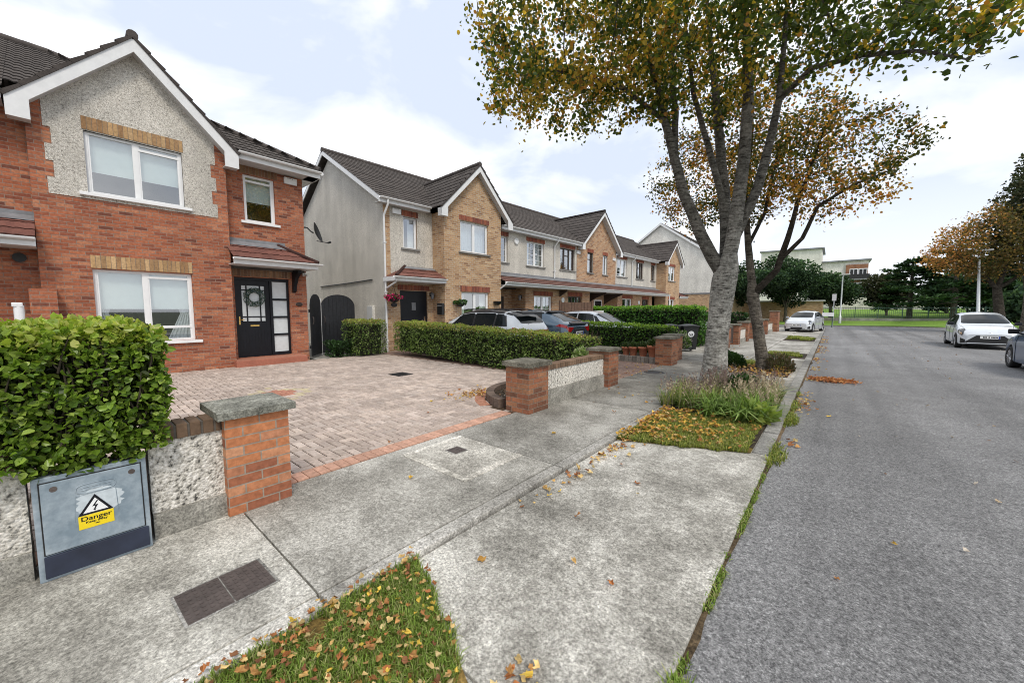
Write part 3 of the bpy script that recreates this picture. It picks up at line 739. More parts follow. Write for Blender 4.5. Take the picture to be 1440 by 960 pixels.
def canopy(root, x0, x1, s0, s1, zt, zb, tmat='tered', hips=(0, 0), course=.3, wallz=.25, label=None, guttr=True, gut_ends=(0, 0)):
    """lean-to porch roof with gutter, fascia, soffit and lead flashing; hips: 1 where an end slopes back"""
    mb = MB(); L = math.hypot(x1 - x0, zt - zb); V = Vector((x0 - x1, 0, zt - zb)).normalized(); N = Vector((0, 1, 0)).cross(V)
    if N.z < 0: N = -N
    w = x1 - x0; half = .15; nc = max(2, round(L / course)); cl = L / nc
    for k in range(nc):
        for (va, vb, la, lb, c) in ((k * cl, k * cl + .001, -.002, .02, .5), (k * cl + .001, (k + 1) * cl, .02, 0, random.uniform(.9, 1.1))):
            rowsa = []
            for (v, l) in ((va, la), (vb, lb)):
                t_ = v / L; a = s0 + hips[0] * w * t_; b = s1 - hips[1] * w * t_; row = []
                n = int((s1 - s0) / .0375)
                for i in range(n + 1):
                    s = a + (b - a) * i / n; row.append(Vector((x1, s, zb)) + V * v + N * (l + .02 * abs(math.sin(math.pi * s / half)) ** .7))
                rowsa.append(row)
            mb.grid(rowsa, (c, c, c))
    for k in (0, 1):
        if hips[k]:
            e = s0 if k == 0 else s1; sg = 1 if k == 0 else -1
            a = Vector((x1, e, zb)); b = Vector((x0, e + sg * w, zt)); mb.poly([a, b, (x0, e, zb)] if k else [b, a, (x0, e, zb)], (.9, .9, .9))
            mb.tube([a + Vector((.03, 0, .03)), b + Vector((0, 0, .04))], .055, 8, (.25, .25, .27))
    c = mb.build('canopy_roof', M[tmat], root)
    mb = MB(); a = s0 + hips[0] * w; b = s1 - hips[1] * w
    mb.poly([(x0 + .004, a, zt - .02), (x0 + .004, b, zt - .02), (x0 + .004, b, zt + .12), (x0 + .004, a, zt + .12)])
    p0 = Vector((x0, 0, zt)) + N * .045; p1 = p0 - V * wallz
    mb.poly([(p0.x, a, p0.z), (p0.x, b, p0.z), (p1.x, b + hips[1] * wallz * .8, p1.z), (p1.x, a - hips[0] * wallz * .8, p1.z)])
    mb.build('lead_flashing', M['lead'], c)
    mb = MB(); mb.box(x1 - .02, x1 + .012, s0, s1, zb - .17, zb + .0); mb.box(x0, x1 - .021, s0 + .005, s1 - .005, zb - .165, zb - .15)
    for k in (0, 1):
        if hips[k]: e = s0 if k == 0 else s1; mb.box(x0, x1 - .022, e - .01, e + .01, zb - .149, zb - .002)
    mb.build('canopy_fascia', M['fascia'], c)
    if guttr:
        mb = MB(); r = .058; z = zb + .0; x = x1
        prof = [(x + .07 + r * math.cos(t_), z - .01 + r * math.sin(t_)) for t_ in np.linspace(math.pi, 2 * math.pi, 9)] + [(x + .07 + r * .85 * math.cos(t_), z - .01 + r * .85 * math.sin(t_)) for t_ in np.linspace(2 * math.pi, math.pi, 9)]
        n = len(prof); g0, g1 = s0 - gut_ends[0], s1 + gut_ends[1]; vs = [(px, s, pz) for s in (g0, g1) for px, pz in prof]
        mb.mesh(vs, [(i, (i + 1) % n, n + (i + 1) % n, n + i) for i in range(n)]); mb.poly(vs[:n]); mb.poly(vs[n:][::-1]); mb.build('canopy_gutter', M['white'], c)
    return c

def alarm(root_loc, rz, label, round_=False, mat='white'):
    r = empty('alarm_box', root_loc, rz, label, 'alarm box')
    mb = MB()
    if round_:
        mb.tube([(0, 0, 0), (.05, 0, 0), (.07, 0, 0)], [.16, .16, .12], 24)
    else:
        mb.prism([(0, -.17, -.09), (0, .17, -.09), (0, .17, .09), (0, -.17, .09)], (.07, 0, 0)); mb.box(.0, .085, -.172, .172, .03, .092, bev=.01)
    mb.build('case', M[mat], r)
    mb = MB()
    for k in range(3): mb.box(.0855, .0865, -.10 + k * .06, -.06 + k * .06, .055, .075)
    mb.build('vent', M['lead'], r); return r

ROT = -3.0
def TP(off, s, z=0.0):
    """terrace frame -> world"""
    a = R(-ROT); return Vector((-12.75 + off * math.cos(a) + s * math.sin(a), 7.83 - off * math.sin(a) + s * math.cos(a), z))

# ================================================================== red brick house
H1 = empty('brick_house', (-12.45, 0, 0), 0, 'red brick house with grey pebbledashed gable, black front door and wreath', 'house')
YP = [(.50, .32, .16), (.40, .25, .13), (.55, .37, .2), (.34, .2, .1)]
UW = (.57, 2.18, 4.08, 5.38); LW = (.53, 2.22, .80, 2.45); SW = (3.52, 4.30, 4.05, 5.33); DW = (3.18, 4.58, .2, 2.48)
M['redh'] = brick_mat('house_red_brick', RED, (.30, .21, .165), .225, .074, .013)
mb = MB()
wall(mb, 0, -.2, 3.06, -.1, 5.55, [UW, LW]); gable_poly(mb, 0, -.2, 3.06, 5.55, -.42, 3.30, 1.43, 5.6, 7.55)
wall(mb, -.3, 3.06, 5.08, -.1, 5.6, [SW, DW])
mb.poly([(0, 3.06, -.1), (-.3, 3.06, -.1), (-.3, 3.06, 5.55), (0, 3.06, 5.55)]); mb.poly([(-.3, -.2, -.1), (0, -.2, -.1), (0, -.2, 5.55), (-.3, -.2, 5.55)])
mb.box(-.05, .3, -.36, 0.0, -.05, 1.98); mb.build('wall', M['redh'], H1)
mb = MB()
mb.poly([(-.3, 5.08, -.1), (-9.4, 5.08, -.1), (-9.4, 5.08, 5.6), (-.3, 5.08, 5.6)]); mb.poly([(-9.4, 5.08, -.1), (-9.4, -.2, -.1), (-9.4, -.2, 5.6), (-9.4, 5.08, 5.6)]); mb.build('side_wall', M['dash'], H1)
mb = MB(); mb.box(-1.3, -1.25, -.2, 5.0, 0, 5.5); mb.box(-1.25, -.2, -.2, 5.0, 2.7, 2.75); mb.build('interior', M['room'], H1)
# pebbledash panel with toothed quoins
mb = MB(); zt = 3.95
pt = .012
inner0, inner1 = .12, 2.74
wall(mb, pt, inner0, inner1, zt, 5.55, [UW], depth=.09)
for k in range(5):
    z0_, z1_ = zt + k * .332, min(5.55, zt + (k + 1) * .332)
    if k % 2 == 0: mb.box(.001, pt, .02, inner0, z0_, z1_); mb.box(.001, pt, inner1, 2.84, z0_, z1_)
gable_poly(mb, pt, .02, 2.84, 5.55, -.42, 3.30, 1.43, 5.6, 7.55, .06)
mb.box(.001, pt - .001, inner0, inner1, zt, zt + .02)
mb.build('pebbledash_panel', M['dash'], H1)
soldier(H1, pt, UW[0] - .02, UW[1] + .03, 5.40, 5.67, YP); soldier(H1, 0, LW[0] - .02, LW[1] + .02, 2.47, 2.75, YP)
soldier(H1, -.3, SW[0] - .08, SW[1] + .08, 5.35, 5.58, [(.3, .18, .1), (.24, .13, .08)]); soldier(H1, -.3, 3.10, 4.62, 2.5, 2.74, [(.22, .13, .08), (.17, .1, .065), (.28, .17, .1)])
window(H1, pt, *UW, blind=.62, topvent={1: .09}, rec=.06, sill_over=.13)
window(H1, 0, *LW, blind=.53, transom={1: 1.14}, topvent={1: .07}, curt=((0, .30, 1), (.66, 1.0, 1)), sill_over=.13)
window(H1, -.3, *SW, lights=((0, 1),), blind=.55, topvent={0: .1})
# door set
db = MB(); xo = -.37
for a, b in ((3.18, 3.235), (4.06, 4.13), (4.525, 4.58)): db.box(xo - .09, xo, a, b, .2, 2.48)
db.box(xo - .088, xo - .002, 3.235, 4.06, 2.40, 2.48); db.box(xo - .088, xo - .002, 4.13, 4.525, 2.39, 2.48); db.box(xo - .088, xo - .002, 4.13, 4.525, .2, .30); db.box(xo - .089, xo - .02, 3.235, 4.06, .2, .235)
for k in range(3): z = .30 + (k + 1) * (2.09 / 4); db.box(xo - .07, xo - .01, 4.13, 4.525, z - .03, z + .03)
fr = db.build('door_frame', M['black'], H1)
mb = MB(); mb.poly([(xo - .045, 4.13, .3), (xo - .045, 4.525, .3), (xo - .045, 4.525, 2.39), (xo - .045, 4.13, 2.39)]); mb.build('side_light', M['frost'], fr)
mb = MB(); d0, d1 = 3.24, 4.055; zb, zt_ = .24, 2.395; gx0, gx1, gz0, gz1 = d0 + .11, d1 - .11, 1.22, 2.26
wall(mb, xo - .03, d0, d1, zb, zt_, [(gx0, gx1, gz0, gz1)], depth=.02)
for k in range(9): mb.box(xo - .031, xo - .026, d0 + .1 + k * .077, d0 + .1 + k * .077 + .006, zb + .1, 1.02)
cw = (gx1 - gx0); cols = [gx0 + .13, gx1 - .13]
for c_ in cols: mb.box(xo - .045, xo - .024, c_ - .016, c_ + .016, gz0, gz1)
for z in (gz0 + .14, gz1 - .14): mb.box(xo - .044, xo - .025, gx0, gx1, z - .016, z + .016)
for a in (gx0, gx1): mb.box(xo - .043, xo - .022, a - .012, a + .012, gz0, gz1)
for z in (gz0, gz1): mb.box(xo - .043, xo - .022, gx0, gx1, z - .012, z + .012)
dr = mb.build('front_door', M['black'], H1)
mb = MB(); mb.poly([(xo - .042, gx0, gz0), (xo - .042, gx1, gz0), (xo - .042, gx1, gz1), (xo - .042, gx0, gz1)]); mb.build('door_glass', M['frost'], dr)
mb = MB(); mb.box(xo - .03, xo - .018, d0 + .3, d0 + .52, 1.08, 1.125, bev=.003); mb.build('letter_flap', M['brass'], dr)
mb = MB(); mb.box(xo - .03, xo - .02, d0 + .03, d0 + .06, 1.14, 1.37); mb.tube([(xo - .02, d0 + .045, 1.28), (xo + .03, d0 + .045, 1.28), (xo + .03, d0 + .15, 1.28)], .009, 6); mb.build('handle', M['brass'], dr)
# wreath: a thing hanging on the door
V_, F_, C_ = [], [], []
rw = random.Random(5)
mb = MB()
for k in range(700):
    a = rw.uniform(0, 2 * math.pi); b = rw.uniform(0, 2 * math.pi); rr = .17 + .055 * math.cos(b); x = .02 + .05 * abs(math.sin(b))
    p = Vector((x, rr * math.cos(a), rr * math.sin(a))) * 1.2; d = Vector((rw.uniform(.1, .8), rw.uniform(-1, 1), rw.uniform(-1, 1))).normalized(); q = d.orthogonal().normalized()
    c = rw.choice([(.10, .16, .17), (.05, .10, .08), (.16, .22, .24), (.07, .12, .13), (.12, .17, .10)])
    mb.poly([p - q * .012, p + d * .03, p + q * .012, p - d * .02], c)
wr = mb.build('door_wreath', M['leaf'], None, label='blue green leafy wreath hanging on the black front door', cat='wreath'); wr.location = (-12.45 + xo - .02, 3.66, 1.92)
# porch step
mb = MB(); mb.box(-.36, .22, 3.0, 4.82, -.05, .165, (.40, .15, .10), bev=.012); mb.box(-.36, .20, 3.02, 4.80, .16, .19, (.42, .19, .13), bev=.006); mb.build('door_step', M['step'], H1)
# porch canopy with bracket
cn = canopy(H1, -.3, .5, 3.0, 5.12, 3.42, 2.93, 'tered', (0, .75), gut_ends=(.02, .1)); 
mb = MB(); mb.prism([(-.3, 4.66, 2.74), (.22, 4.66, 2.74), (.22, 4.66, 2.66), (-.02, 4.66, 2.5), (-.17, 4.66, 2.25), (-.2, 4.66, 2.12), (-.3, 4.66, 2.08)], (0, .09, 0)); mb.build('porch_bracket', M['black'], H1)
# roof
gable_trim(H1, .24, -.42, 3.30, 1.43, 5.60, 7.55, back=0.0, bw=.2); gable_roof(H1, .24, -.42, 3.30, 1.43, 5.62, 7.57, 3.3)
mb = MB(); Vm = (-1, 0, .586); Lm = 5.15 * math.hypot(1, .586)
hipcut = lambda p: p.y <= 5.40 - max(0, .22 - p.x) + .01
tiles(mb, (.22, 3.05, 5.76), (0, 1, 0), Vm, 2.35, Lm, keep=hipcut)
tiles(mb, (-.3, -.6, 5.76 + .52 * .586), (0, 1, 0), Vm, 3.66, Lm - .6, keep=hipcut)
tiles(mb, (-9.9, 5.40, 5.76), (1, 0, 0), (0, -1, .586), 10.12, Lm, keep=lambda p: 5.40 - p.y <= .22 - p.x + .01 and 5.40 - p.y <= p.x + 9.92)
ridge(mb, (.22, 5.40, 5.80), (-4.93, .25, 8.82), .09)
mb.poly([(-4.93, -.6, 8.78), (-4.93, .25, 8.78), (-9.9, 5.2, 5.8), (-9.9, -.6, 5.8)]); ridge(mb, (-4.93, -.6, 8.8), (-4.93, .25, 8.8)); mb.build('roof', M['tile'], H1)
mb = MB(); mb.box(-9.6, .2, 5.395, 5.42, 5.55, 5.745); mb.box(-9.6, .18, 5.085, 5.394, 5.555, 5.57); mb.tube([(-9.6, 5.47, 5.72), (.2, 5.47, 5.72)], .058, 10); mb.build('side_fascia', M['fascia'], H1)
gutter(H1, .2, [(3.3, 5.42)], 5.74, soffit_to=-.3)
# neighbouring house joined on: recessed brick wall, porch, vent
H0 = empty('brick_house', (-12.45, -.33, 0), 0, 'red brick house at the frame edge with a round vent hole under its porch', 'house')
mb = MB(); wall(mb, -.3, -5.6, .14, -.1, 5.6, [(-3.6, -2.0, 4.0, 5.3)]); mb.poly([(-.3, -5.6, -.1), (-9, -5.6, -.1), (-9, -5.6, 5.6), (-.3, -5.6, 5.6)]); mb.poly([(-9, -5.6, -.1), (-9, .1, -.1), (-9, .1, 5.6), (-9, -5.6, 5.6)]); mb.build('wall', M['redh'], H0)
window(H0, -.3, -3.6, -2.0, 4.0, 5.3, blind=.5)
canopy(H0, -.3, .5, -2.6, .125, 3.45, 2.96, 'tered', (0, 0))
mb = MB(); mb.disc((-.296, -.12, 2.62), (1, 0, 0), .095, 20); mb.tube([(-.3, -.12, 2.62), (-.28, -.12, 2.62)], [.105, .105], 20, cap=False); mb.build('vent_hole', M['plastic'], H0)
mb = MB(); tiles(mb, (.22, -6, 5.76), (0, 1, 0), Vm, 5.9, Lm); mb.poly([(-4.93, -6, 8.78), (-4.93, -.2, 8.78), (-9.9, -.2, 5.8), (-9.9, -6, 5.8)]); ridge(mb, (-4.93, -6, 8.8), (-4.93, -.25, 8.8)); mb.build('roof', M['tile'], H0)
gutter(H0, .2, [(-6, -.12)], 5.74, soffit_to=-.3)
mb = MB(); mb.tube([(-9.0, -.37, .3), (-9.0, -.37, 1.62)], .05, 8); mb.box(-9.05, -8.95, -.43, -.33, 1.6, 1.66, bev=.01); mb.build('white_post', M['white'], None, label='white post top sticking up behind the near hedge', cat='post')

alarm((-12.74, 4.73, 5.40), 0, 'white alarm box on red brick beside the small upper window')
r = empty('house_number', (-12.745, 4.84, 1.73), 0, 'small dark oval number plaque on red brick beside the front door', 'number plaque'); mb = MB(); mb.lathe([(.0, 0), (.085, 0), (.085, .01), (.07, .016), (0, .016)], n=24); q = mb.build('plaque', M['brown'], r); q.rotation_euler = (0, R(90), 0); q.scale = (.75, 1.15, 1)
# security light under the canopy corner
r = empty('security_light', (-12.72, 5.0, 2.66), 0, 'white security light under the red porch canopy corner', 'lamp'); mb = MB(); mb.box(0, .06, -.05, .05, -.05, .05, bev=.012); mb.build('base', M['white'], r); mb = MB(); mb.tube([(.06, 0, 0), (.14, .02, -.03), (.2, .04, -.07)], [.02, .035, .05], 12); mb.build('lamp_head', M['white'], r)
# satellite dish
r = empty('satellite_dish', (-12.75, 5.08, 4.05), 0, 'dark grey satellite dish on the corner of the red brick house', 'satellite dish')
mb = MB(); mb.tube([(-.15, 0, .1), (-.15, .16, .1), (-.1, .24, .0), (-.05, .3, -.05)], .022, 8); mb.box(-.22, -.08, 0, .02, 0, .2); mb.build('bracket', M['plastic'], r)
mb = MB(); rows = []
for rr in np.linspace(0, 1, 6): rows.append([(.28 * rr * rr * .32, .26 * rr * math.cos(a), .33 * rr * math.sin(a)) for a in np.linspace(0, 2 * math.pi, 25)])
mb.grid(rows); dd = mb.build('dish', M['cdark'], r); dd.location = (.0, .34, -.06); dd.rotation_euler = (0, R(-18), R(52))
mb = MB(); mb.tube([(.02, .36, -.3), (.26, .62, -.36)], .012, 6); mb.tube([(.25, .60, -.36), (.31, .68, -.33)], [.03, .035], 10); mb.build('feed_arm', M['plastic'], r)
# ================================================================== terrace of yellow brick and pebbledash houses
RP = [(.28, .09, .06), (.34, .12, .07), (.22, .075, .055)]
def thouse(s0, label, group='yellow brick terraced houses'):
    r = empty('terraced_house', TP(0, s0), R(ROT), label, 'house', group); return r
def L(a, s0): return tuple(v - s0 for v in a)
ZE = 5.44   # eave height
def main_roof(root, a, b, ze=ZE + .14, xe=.30, back=-9.6, cut=None):
    mb = MB(); lv = 4.95 * math.hypot(1, .586)
    tiles(mb, (xe, a, ze), (0, 1, 0), (-1, 0, .586), b - a, lv, keep=cut); zr = ze + 4.95 * .586
    mb.poly([(xe - 4.95, a, zr), (xe - 4.95, b, zr), (back, b, ze - .1), (back, a, ze - .1)]); ridge(mb, (xe - 4.95, a, zr + .02), (xe - 4.95, b, zr + .02)); mb.build('roof', M['tile'], root)
def rear(mb, w, m=0, zt=5.5): mb.poly([(-9.3, 0, -.1), (-9.3, w, -.1), (-9.3, w, zt), (-9.3, 0, zt)], m=m)
def interior(root, w):
    mb = MB(); mb.box(-1.35, -1.3, .05, w - .05, 0, 5.4); mb.box(-1.3, -.2, .05, w - .05, 2.62, 2.68); mb.build('interior', M['room'], root)

# ---- end house with the brick bay
H2 = thouse(0, 'end terrace house with yellow brick bay, pebbledashed gable end and pink basket by its door')
w = 5.3
BW = (2.95, 4.5, 3.95, 5.2); GW = (2.98, 4.53, 1.0, 2.30); SW = (.80, 1.42, 3.92, 5.1); DW = (.62, 1.86, .1, 2.3)
mb = MB(); wall(mb, 0, .0, 2.14, -.1, 5.45, [SW, DW]); wall(mb, .012, .0, .30, 2.7, 5.45); mb.build('recess_wall', M['yel'], H2)
mb = MB(); wall(mb, .014, .26, 2.14, 2.9, 5.45, [SW], depth=.1); mb.build('pebbledash_panel', M['dash'], H2)
mb = MB(); wall(mb, .8, 2.14, 5.3, -.1, 5.42, [BW, GW]); gable_poly(mb, .8, 2.14, 5.3, 5.42, 1.86, 5.84, 3.85, 5.47, 7.50); mb.poly([(.8, 5.3, -.1), (-.1, 5.3, -.1), (-.1, 5.3, 5.42), (.8, 5.3, 5.42)]); mb.poly([(-.1, 2.14, -.1), (.8, 2.14, -.1), (.8, 2.14, 5.42), (-.1, 2.14, 5.42)]); mb.build('bay_wall', M['yel'], H2)
mb = MB(); mb.poly([(0, 0, -.1), (0, 0, 5.45), (-4.6, 0, 8.2), (-9.3, 0, 5.45), (-9.3, 0, -.1)]); rear(mb, w); mb.build('gable_end_wall', M['dash'], H2)
interior(H2, w); 
soldier(H2, .014, SW[0] - .05, SW[1] + .05, 5.12, 5.34, RP); soldier(H2, .8, BW[0] - .06, BW[1] + .06, 5.22, 5.42, RP); soldier(H2, .8, GW[0] - .06, GW[1] + .06, 2.32, 2.56, RP); soldier(H2, 0, DW[0] - .1, DW[1] + .1, 2.32, 2.52, RP)
window(H2, .8, *BW, curt=((0, .5, 0), (.5, 1, 0)), sill='st'); window(H2, .8, *GW, curt=((0, .22, 0), (.78, 1, 0)), sill='st'); window(H2, .014, *SW, lights=((0, 1),), sill='st', curt=((.55, 1, 0),))
mb = MB(); mb.box(-.12, -.06, *DW); d_ = mb.build('front_door', M['black'], H2)
mb = MB(); mb.box(-.06, -.04, 1.15, 1.33, 1.55, 1.85); mb.build('door_glass', M['lead'], d_); mb = MB(); mb.box(-.06, -.03, 1.7, 1.76, 1.1, 1.3); mb.build('handle', M['chrome'], d_)
for k in range(2):
    mb = MB(); mb.box(-.06, -.045, .72 + k * .58, 1.18 + k * .58, .25, 1.0, bev=.01); mb.build('door_panel', M['cdark'], d_)
cn = canopy(H2, 0, .9, -.05, 2.14, 3.2, 2.76, 'tered', (1, 0), gut_ends=(.12, 0))
gable_trim(H2, 1.02, 1.86, 5.84, 3.85, 5.47, 7.50, back=.8, bw=.17); gable_roof(H2, 1.02, 1.86, 5.84, 3.85, 5.49, 7.52, 3.9)
main_roof(H2, -.28, 5.3)
gutter(H2, .3, [(-.3, 1.86)], 5.57, soffit_to=0)
mb = MB(); mb.prism([(.32, -.24, 5.38), (-4.65, -.24, 8.28), (-4.65, -.24, 8.47), (.32, -.24, 5.57)], (0, -.03, 0)); mb.prism([(.3, -.24, 5.40), (-4.65, -.24, 8.30), (-4.65, 0, 8.30), (.3, 0, 5.40)], (0, 0, .015)); mb.prism([(-4.65, -.24, 8.28), (-9.6, -.24, 5.38), (-9.6, -.24, 5.57), (-4.65, -.24, 8.47)], (0, -.03, 0)); mb.build('barge_board', M['fascia'], H2)
downpipe(H2, [(.36, .02, 5.5), (.36, .02, 5.35), (.08, -.0, 5.0), (.07, -.0, 4.9), (.07, 0, 0)])
mb = MB(); mb.tube([(.95, .0, 2.68), (.8, .0, 2.55), (.12, 0, 2.35)], .035, 8); mb.build('canopy_downpipe', M['fascia'], H2)
# cable run and meter box on the gable end
mb = MB(); mb.tube([TP(-.9, -.03, 2.72), TP(-3.0, -.03, 2.68), TP(-6.0, -.03, 2.66)], .022, 6); mb.build('wall_cable', M['plastic'], None, label='dark cable run across the pebbledashed gable end', cat='cable')
r = empty('meter_box', TP(-1.0, -.01, 1.42), R(ROT), 'pale meter box on the pebbledashed gable end above the small hedge', 'meter box'); mb = MB(); mb.box(-.25, .22, -.1, 0, -.3, .3, bev=.01); mb.build('case', M['dashpale'], r); mb = MB(); mb.box(-.22, .19, -.112, -.1, -.27, .27, bev=.004); mb.build('lid', M['soffit'], r)
alarm(TP(.02, .52, 5.22), R(ROT), 'pale alarm box tucked under the eave of the end terrace house')
r = empty('house_number', TP(.005, .36, 1.75), R(ROT), 'dark oval number plaque on yellow brick below the pink hanging basket', 'number plaque'); mb = MB(); mb.lathe([(0, 0), (.11, 0), (.11, .01), (.09, .018), (0, .018)], n=24); q = mb.build('plaque', M['plastic'], r); q.rotation_euler = (0, R(90), 0); q.scale = (.75, 1.2, 1)
r = empty('wall_letterbox', TP(.60, 2.13, 1.62), R(ROT - 90), 'black letterbox on the side of the yellow brick bay', 'letterbox'); mb = MB(); mb.box(0, .12, -.17, .17, -.25, .2, bev=.02); mb.build('case', M['plastic'], r); mb = MB(); mb.box(.12, .13, -.13, .13, .08, .13); mb.build('flap', M['lead'], r)
def lantern(loc, rz, label):
    r = empty('wall_lantern', loc, rz, label, 'lantern'); mb = MB(); mb.tube([(0, 0, .0), (.1, 0, .08), (.15, 0, .02)], .012, 6); mb.box(0, .015, -.04, .04, -.1, .06); mb.build('bracket', M['plastic'], r)
    mb = MB(); mb.lathe([(.03, -.2), (.055, -.19), (.075, -.02), (.09, 0), (.02, .06)], .15, 0, 6, smooth=False); mb.build('lamp_shade', M['lead'], r)
lantern(TP(.0, 2.0, 2.2), R(ROT), 'small wall lantern in the recess beside the yellow brick bay')

def leaves_np(P, D, N_, size, col, name, mat, parent=None, fold=.18, wid=.3, curl=.0, smooth=False, **kw):
    """two-quad folded leaves: P base points, D directions, N_ face normals, size lengths"""
    P, D, N_, size, col = (np.asarray(a, dtype=np.float64) for a in (P, D, N_, size, col)); n = len(P)
    D = D / (np.linalg.norm(D, axis=1, keepdims=True) + 1e-9); S = np.cross(D, N_); S /= (np.linalg.norm(S, axis=1, keepdims=True) + 1e-9); N2 = np.cross(S, D)
    T = [(0, 0, 0), (.22, wid, fold), (.66, wid * .92, fold), (1, 0, -curl), (.66, -wid * .92, fold), (.22, -wid, fold)]
    V = np.stack([P + (D * a + S * b + N2 * c) * size[:, None] for a, b, c in T], axis=1).reshape(-1, 3)
    base = np.arange(n) * 6; F = np.concatenate([np.stack([base, base + 1, base + 2, base + 3], 1), np.stack([base, base + 3, base + 4, base + 5], 1)])
    return npmesh(name, V, F, np.repeat(col, 6, axis=0), mat, parent, smooth, **kw)
def rnd_unit(n): v = RNG.normal(size=(n, 3)); return v / np.linalg.norm(v, axis=1, keepdims=True)
def pick(pal, n, p=None, var=.2):
    pal = np.array(pal); c = pal[RNG.choice(len(pal), n, p=p)]; return c * RNG.uniform(1 - var, 1 + var, (n, 1))

def flower_basket(loc, r_, label, n, flower=True, name='hanging_basket', pot='plastic', wires=True):
    r = empty(name, loc, 0, label, 'flower basket')
    mb = MB(); mb.lathe([(.02, -r_ * .9), (r_ * .55, -r_ * .75), (r_ * .9, -r_ * .35), (r_, 0)], n=16); mb.build('basket', M[pot], r)
    if wires:
        mb = MB()
        for k in range(3): a = k * 2.1; mb.tube([(r_ * .95 * math.cos(a), r_ * .95 * math.sin(a), 0), (0, 0, .42)], .006, 5)
        mb.tube([(0, 0, .42), (-.25, 0, .5)], .01, 5); mb.build('hanger', M['plastic'], r)
    if n:
        d = rnd_unit(n); d[:, 2] = d[:, 2] * .55 + .12; P = d * np.array([1.45, 1.75, 1.0]) * r_ * RNG.uniform(.5, 1, (n, 1)); g = RNG.uniform(size=n) < (.4 if flower else 1)
        c = np.where(g[:, None], pick([(.03, .08, .02), (.06, .12, .03)], n), pick([(.62, .03, .16), (.75, .08, .25), (.5, .02, .12)], n))
        leaves_np(P, rnd_unit(n), rnd_unit(n), RNG.uniform(.05, .09, n), c, 'flowers', M['pink'] if flower else M['leaf'], r, wid=.5)
    return r
flower_basket(TP(.42, .12, 2.0), .2, 'hanging basket of bright pink flowers by the black door of the end terrace', 420)
flower_basket(TP(.98, 2.78, 1.85), .19, 'wall basket of fading dark plants beside the ground floor bay window', 220, False, 'wall_basket', wires=False)
flower_basket(TP(.95, 4.95, 1.95), .2, 'empty black half-round wall basket on the yellow bay corner', 0, False, 'wall_basket', wires=False)

# ---- middle houses: pebbledash above a continuous porch roof, buff brick below
def mid(s0, s1, label, ups, gwall, gwins, dash, brick=None, doors=(), dp=None, half=None, hip=(0, 0), canopy_to=None):
    r = thouse(s0, label); w = s1 - s0; mb = MB()
    uh = [L(u[:2], s0) + u[2:4] for u in ups]
    wall(mb, 0, 0, w, 2.7, 5.42, uh, depth=.12)
    mb.build('upper_wall', M['dash'], r); mb = MB(); rear(mb, w); mb.build('rear_wall', M['dash'], r)
    if brick:
        a, b = L(brick, s0); mb = MB(); wall(mb, .012, a, b, 2.7, 5.42, [h for h in uh if h[0] > a - .1 and h[1] < b + .1], depth=.1)
        if half is not None: gable_poly(mb, .012, a, b, 5.42, 12.75 - s0, 17.87 - s0, 15.3 - s0, 5.5, 7.85, .06)
        mb.build('brick_gable', M['buff'], r)
    mb = MB(); gh = [L(u[:2], s0) + u[2:4] for u in gwins]
    a, b = L(gwall, s0); wall(mb, .45, a, b, -.1, 2.75, gh, depth=.12); mb.poly([(.45, a, -.1), (-.5, a, -.1), (-.5, a, 2.75), (.45, a, 2.75)]); mb.poly([(.45, b, -.1), (-.5, b, -.1), (-.5, b, 2.75), (.45, b, 2.75)])
    for (p, q) in ((0, a), (b, w)):
        if q - p > .1: mb.poly([(-.5, p, -.1), (-.5, q, -.1), (-.5, q, 2.75), (-.5, p, 2.75)])
    mb.build('ground_wall', M['buff'], r)
    mb = MB(); mb.box(-1.45, -1.4, .02, w - .02, 0, 5.4); mb.box(-1.4, -.2, .02, w - .02, 2.62, 2.68); mb.build('interior', M['room'], r)
    for u, h in zip(ups, uh):
        kw = dict(u[4]); xw = .012 if brick and h[0] > L(brick, s0)[0] - .1 and h[1] < L(brick, s0)[1] + .1 else 0
        window(r, xw, *h, sill='st', sill_over=.09, rec=.09, **kw); soldier(r, xw, h[0] - .05, h[1] + .05, h[3] + .01, h[3] + .22, RP)
    for u, h in zip(gwins, gh): window(r, .45, *h, sill='st', rec=.08, **dict(u[4])); soldier(r, .45, h[0] - .06, h[1] + .06, h[3] + .01, h[3] + .24, RP)
    for (d0, d1, fm, dm) in doors:
        d0 -= s0; d1 -= s0; mb = MB(); mb.box(-.5, -.44, d0, d0 + .07, .1, 2.25); mb.box(-.5, -.44, d1 - .07, d1, .1, 2.25); mb.box(-.499, -.441, d0 + .07, d1 - .07, 2.17, 2.25); f = mb.build('door_frame', M[fm], r)
        mb = MB(); mb.box(-.48, -.455, d0 + .07, d1 - .07, .1, 2.17); q = mb.build('front_door', M[dm], f)
        mb = MB(); mb.box(-.455, -.45, d0 + .2, d1 - .2, 1.2, 1.95); mb.build('door_glass', M['frost'] if fm == 'brown' else M['cglass'], f)
    canopy(r, 0, 1.1, hip[0], w - hip[1], 3.28, 2.84, 'tebrn', (0, 0), wallz=.38)
    return r
WB = dict(lights=((0, .5), (.5, 1)), curt=((0, .35, 0), (.6, 1, 0)), bars=False); WBARS = dict(lights=((0, .5), (.5, 1)), bars=True, curt=((.0, .3, 0), (.7, 1, 0)))
W1 = dict(lights=((0, 1),), bars=True); BR3 = dict(lights=((0, .33), (.33, .67), (.67, 1)), frame='brown', topvent={1: .36}, curt=((0, .3, 0), (.72, 1, 0)))
BR1 = dict(lights=((0, 1),), frame='brown', topvent={0: .36}, curt=((.1, .9, 0),)); WH1 = dict(lights=((0, 1),), curt=((0, .9, 0),))
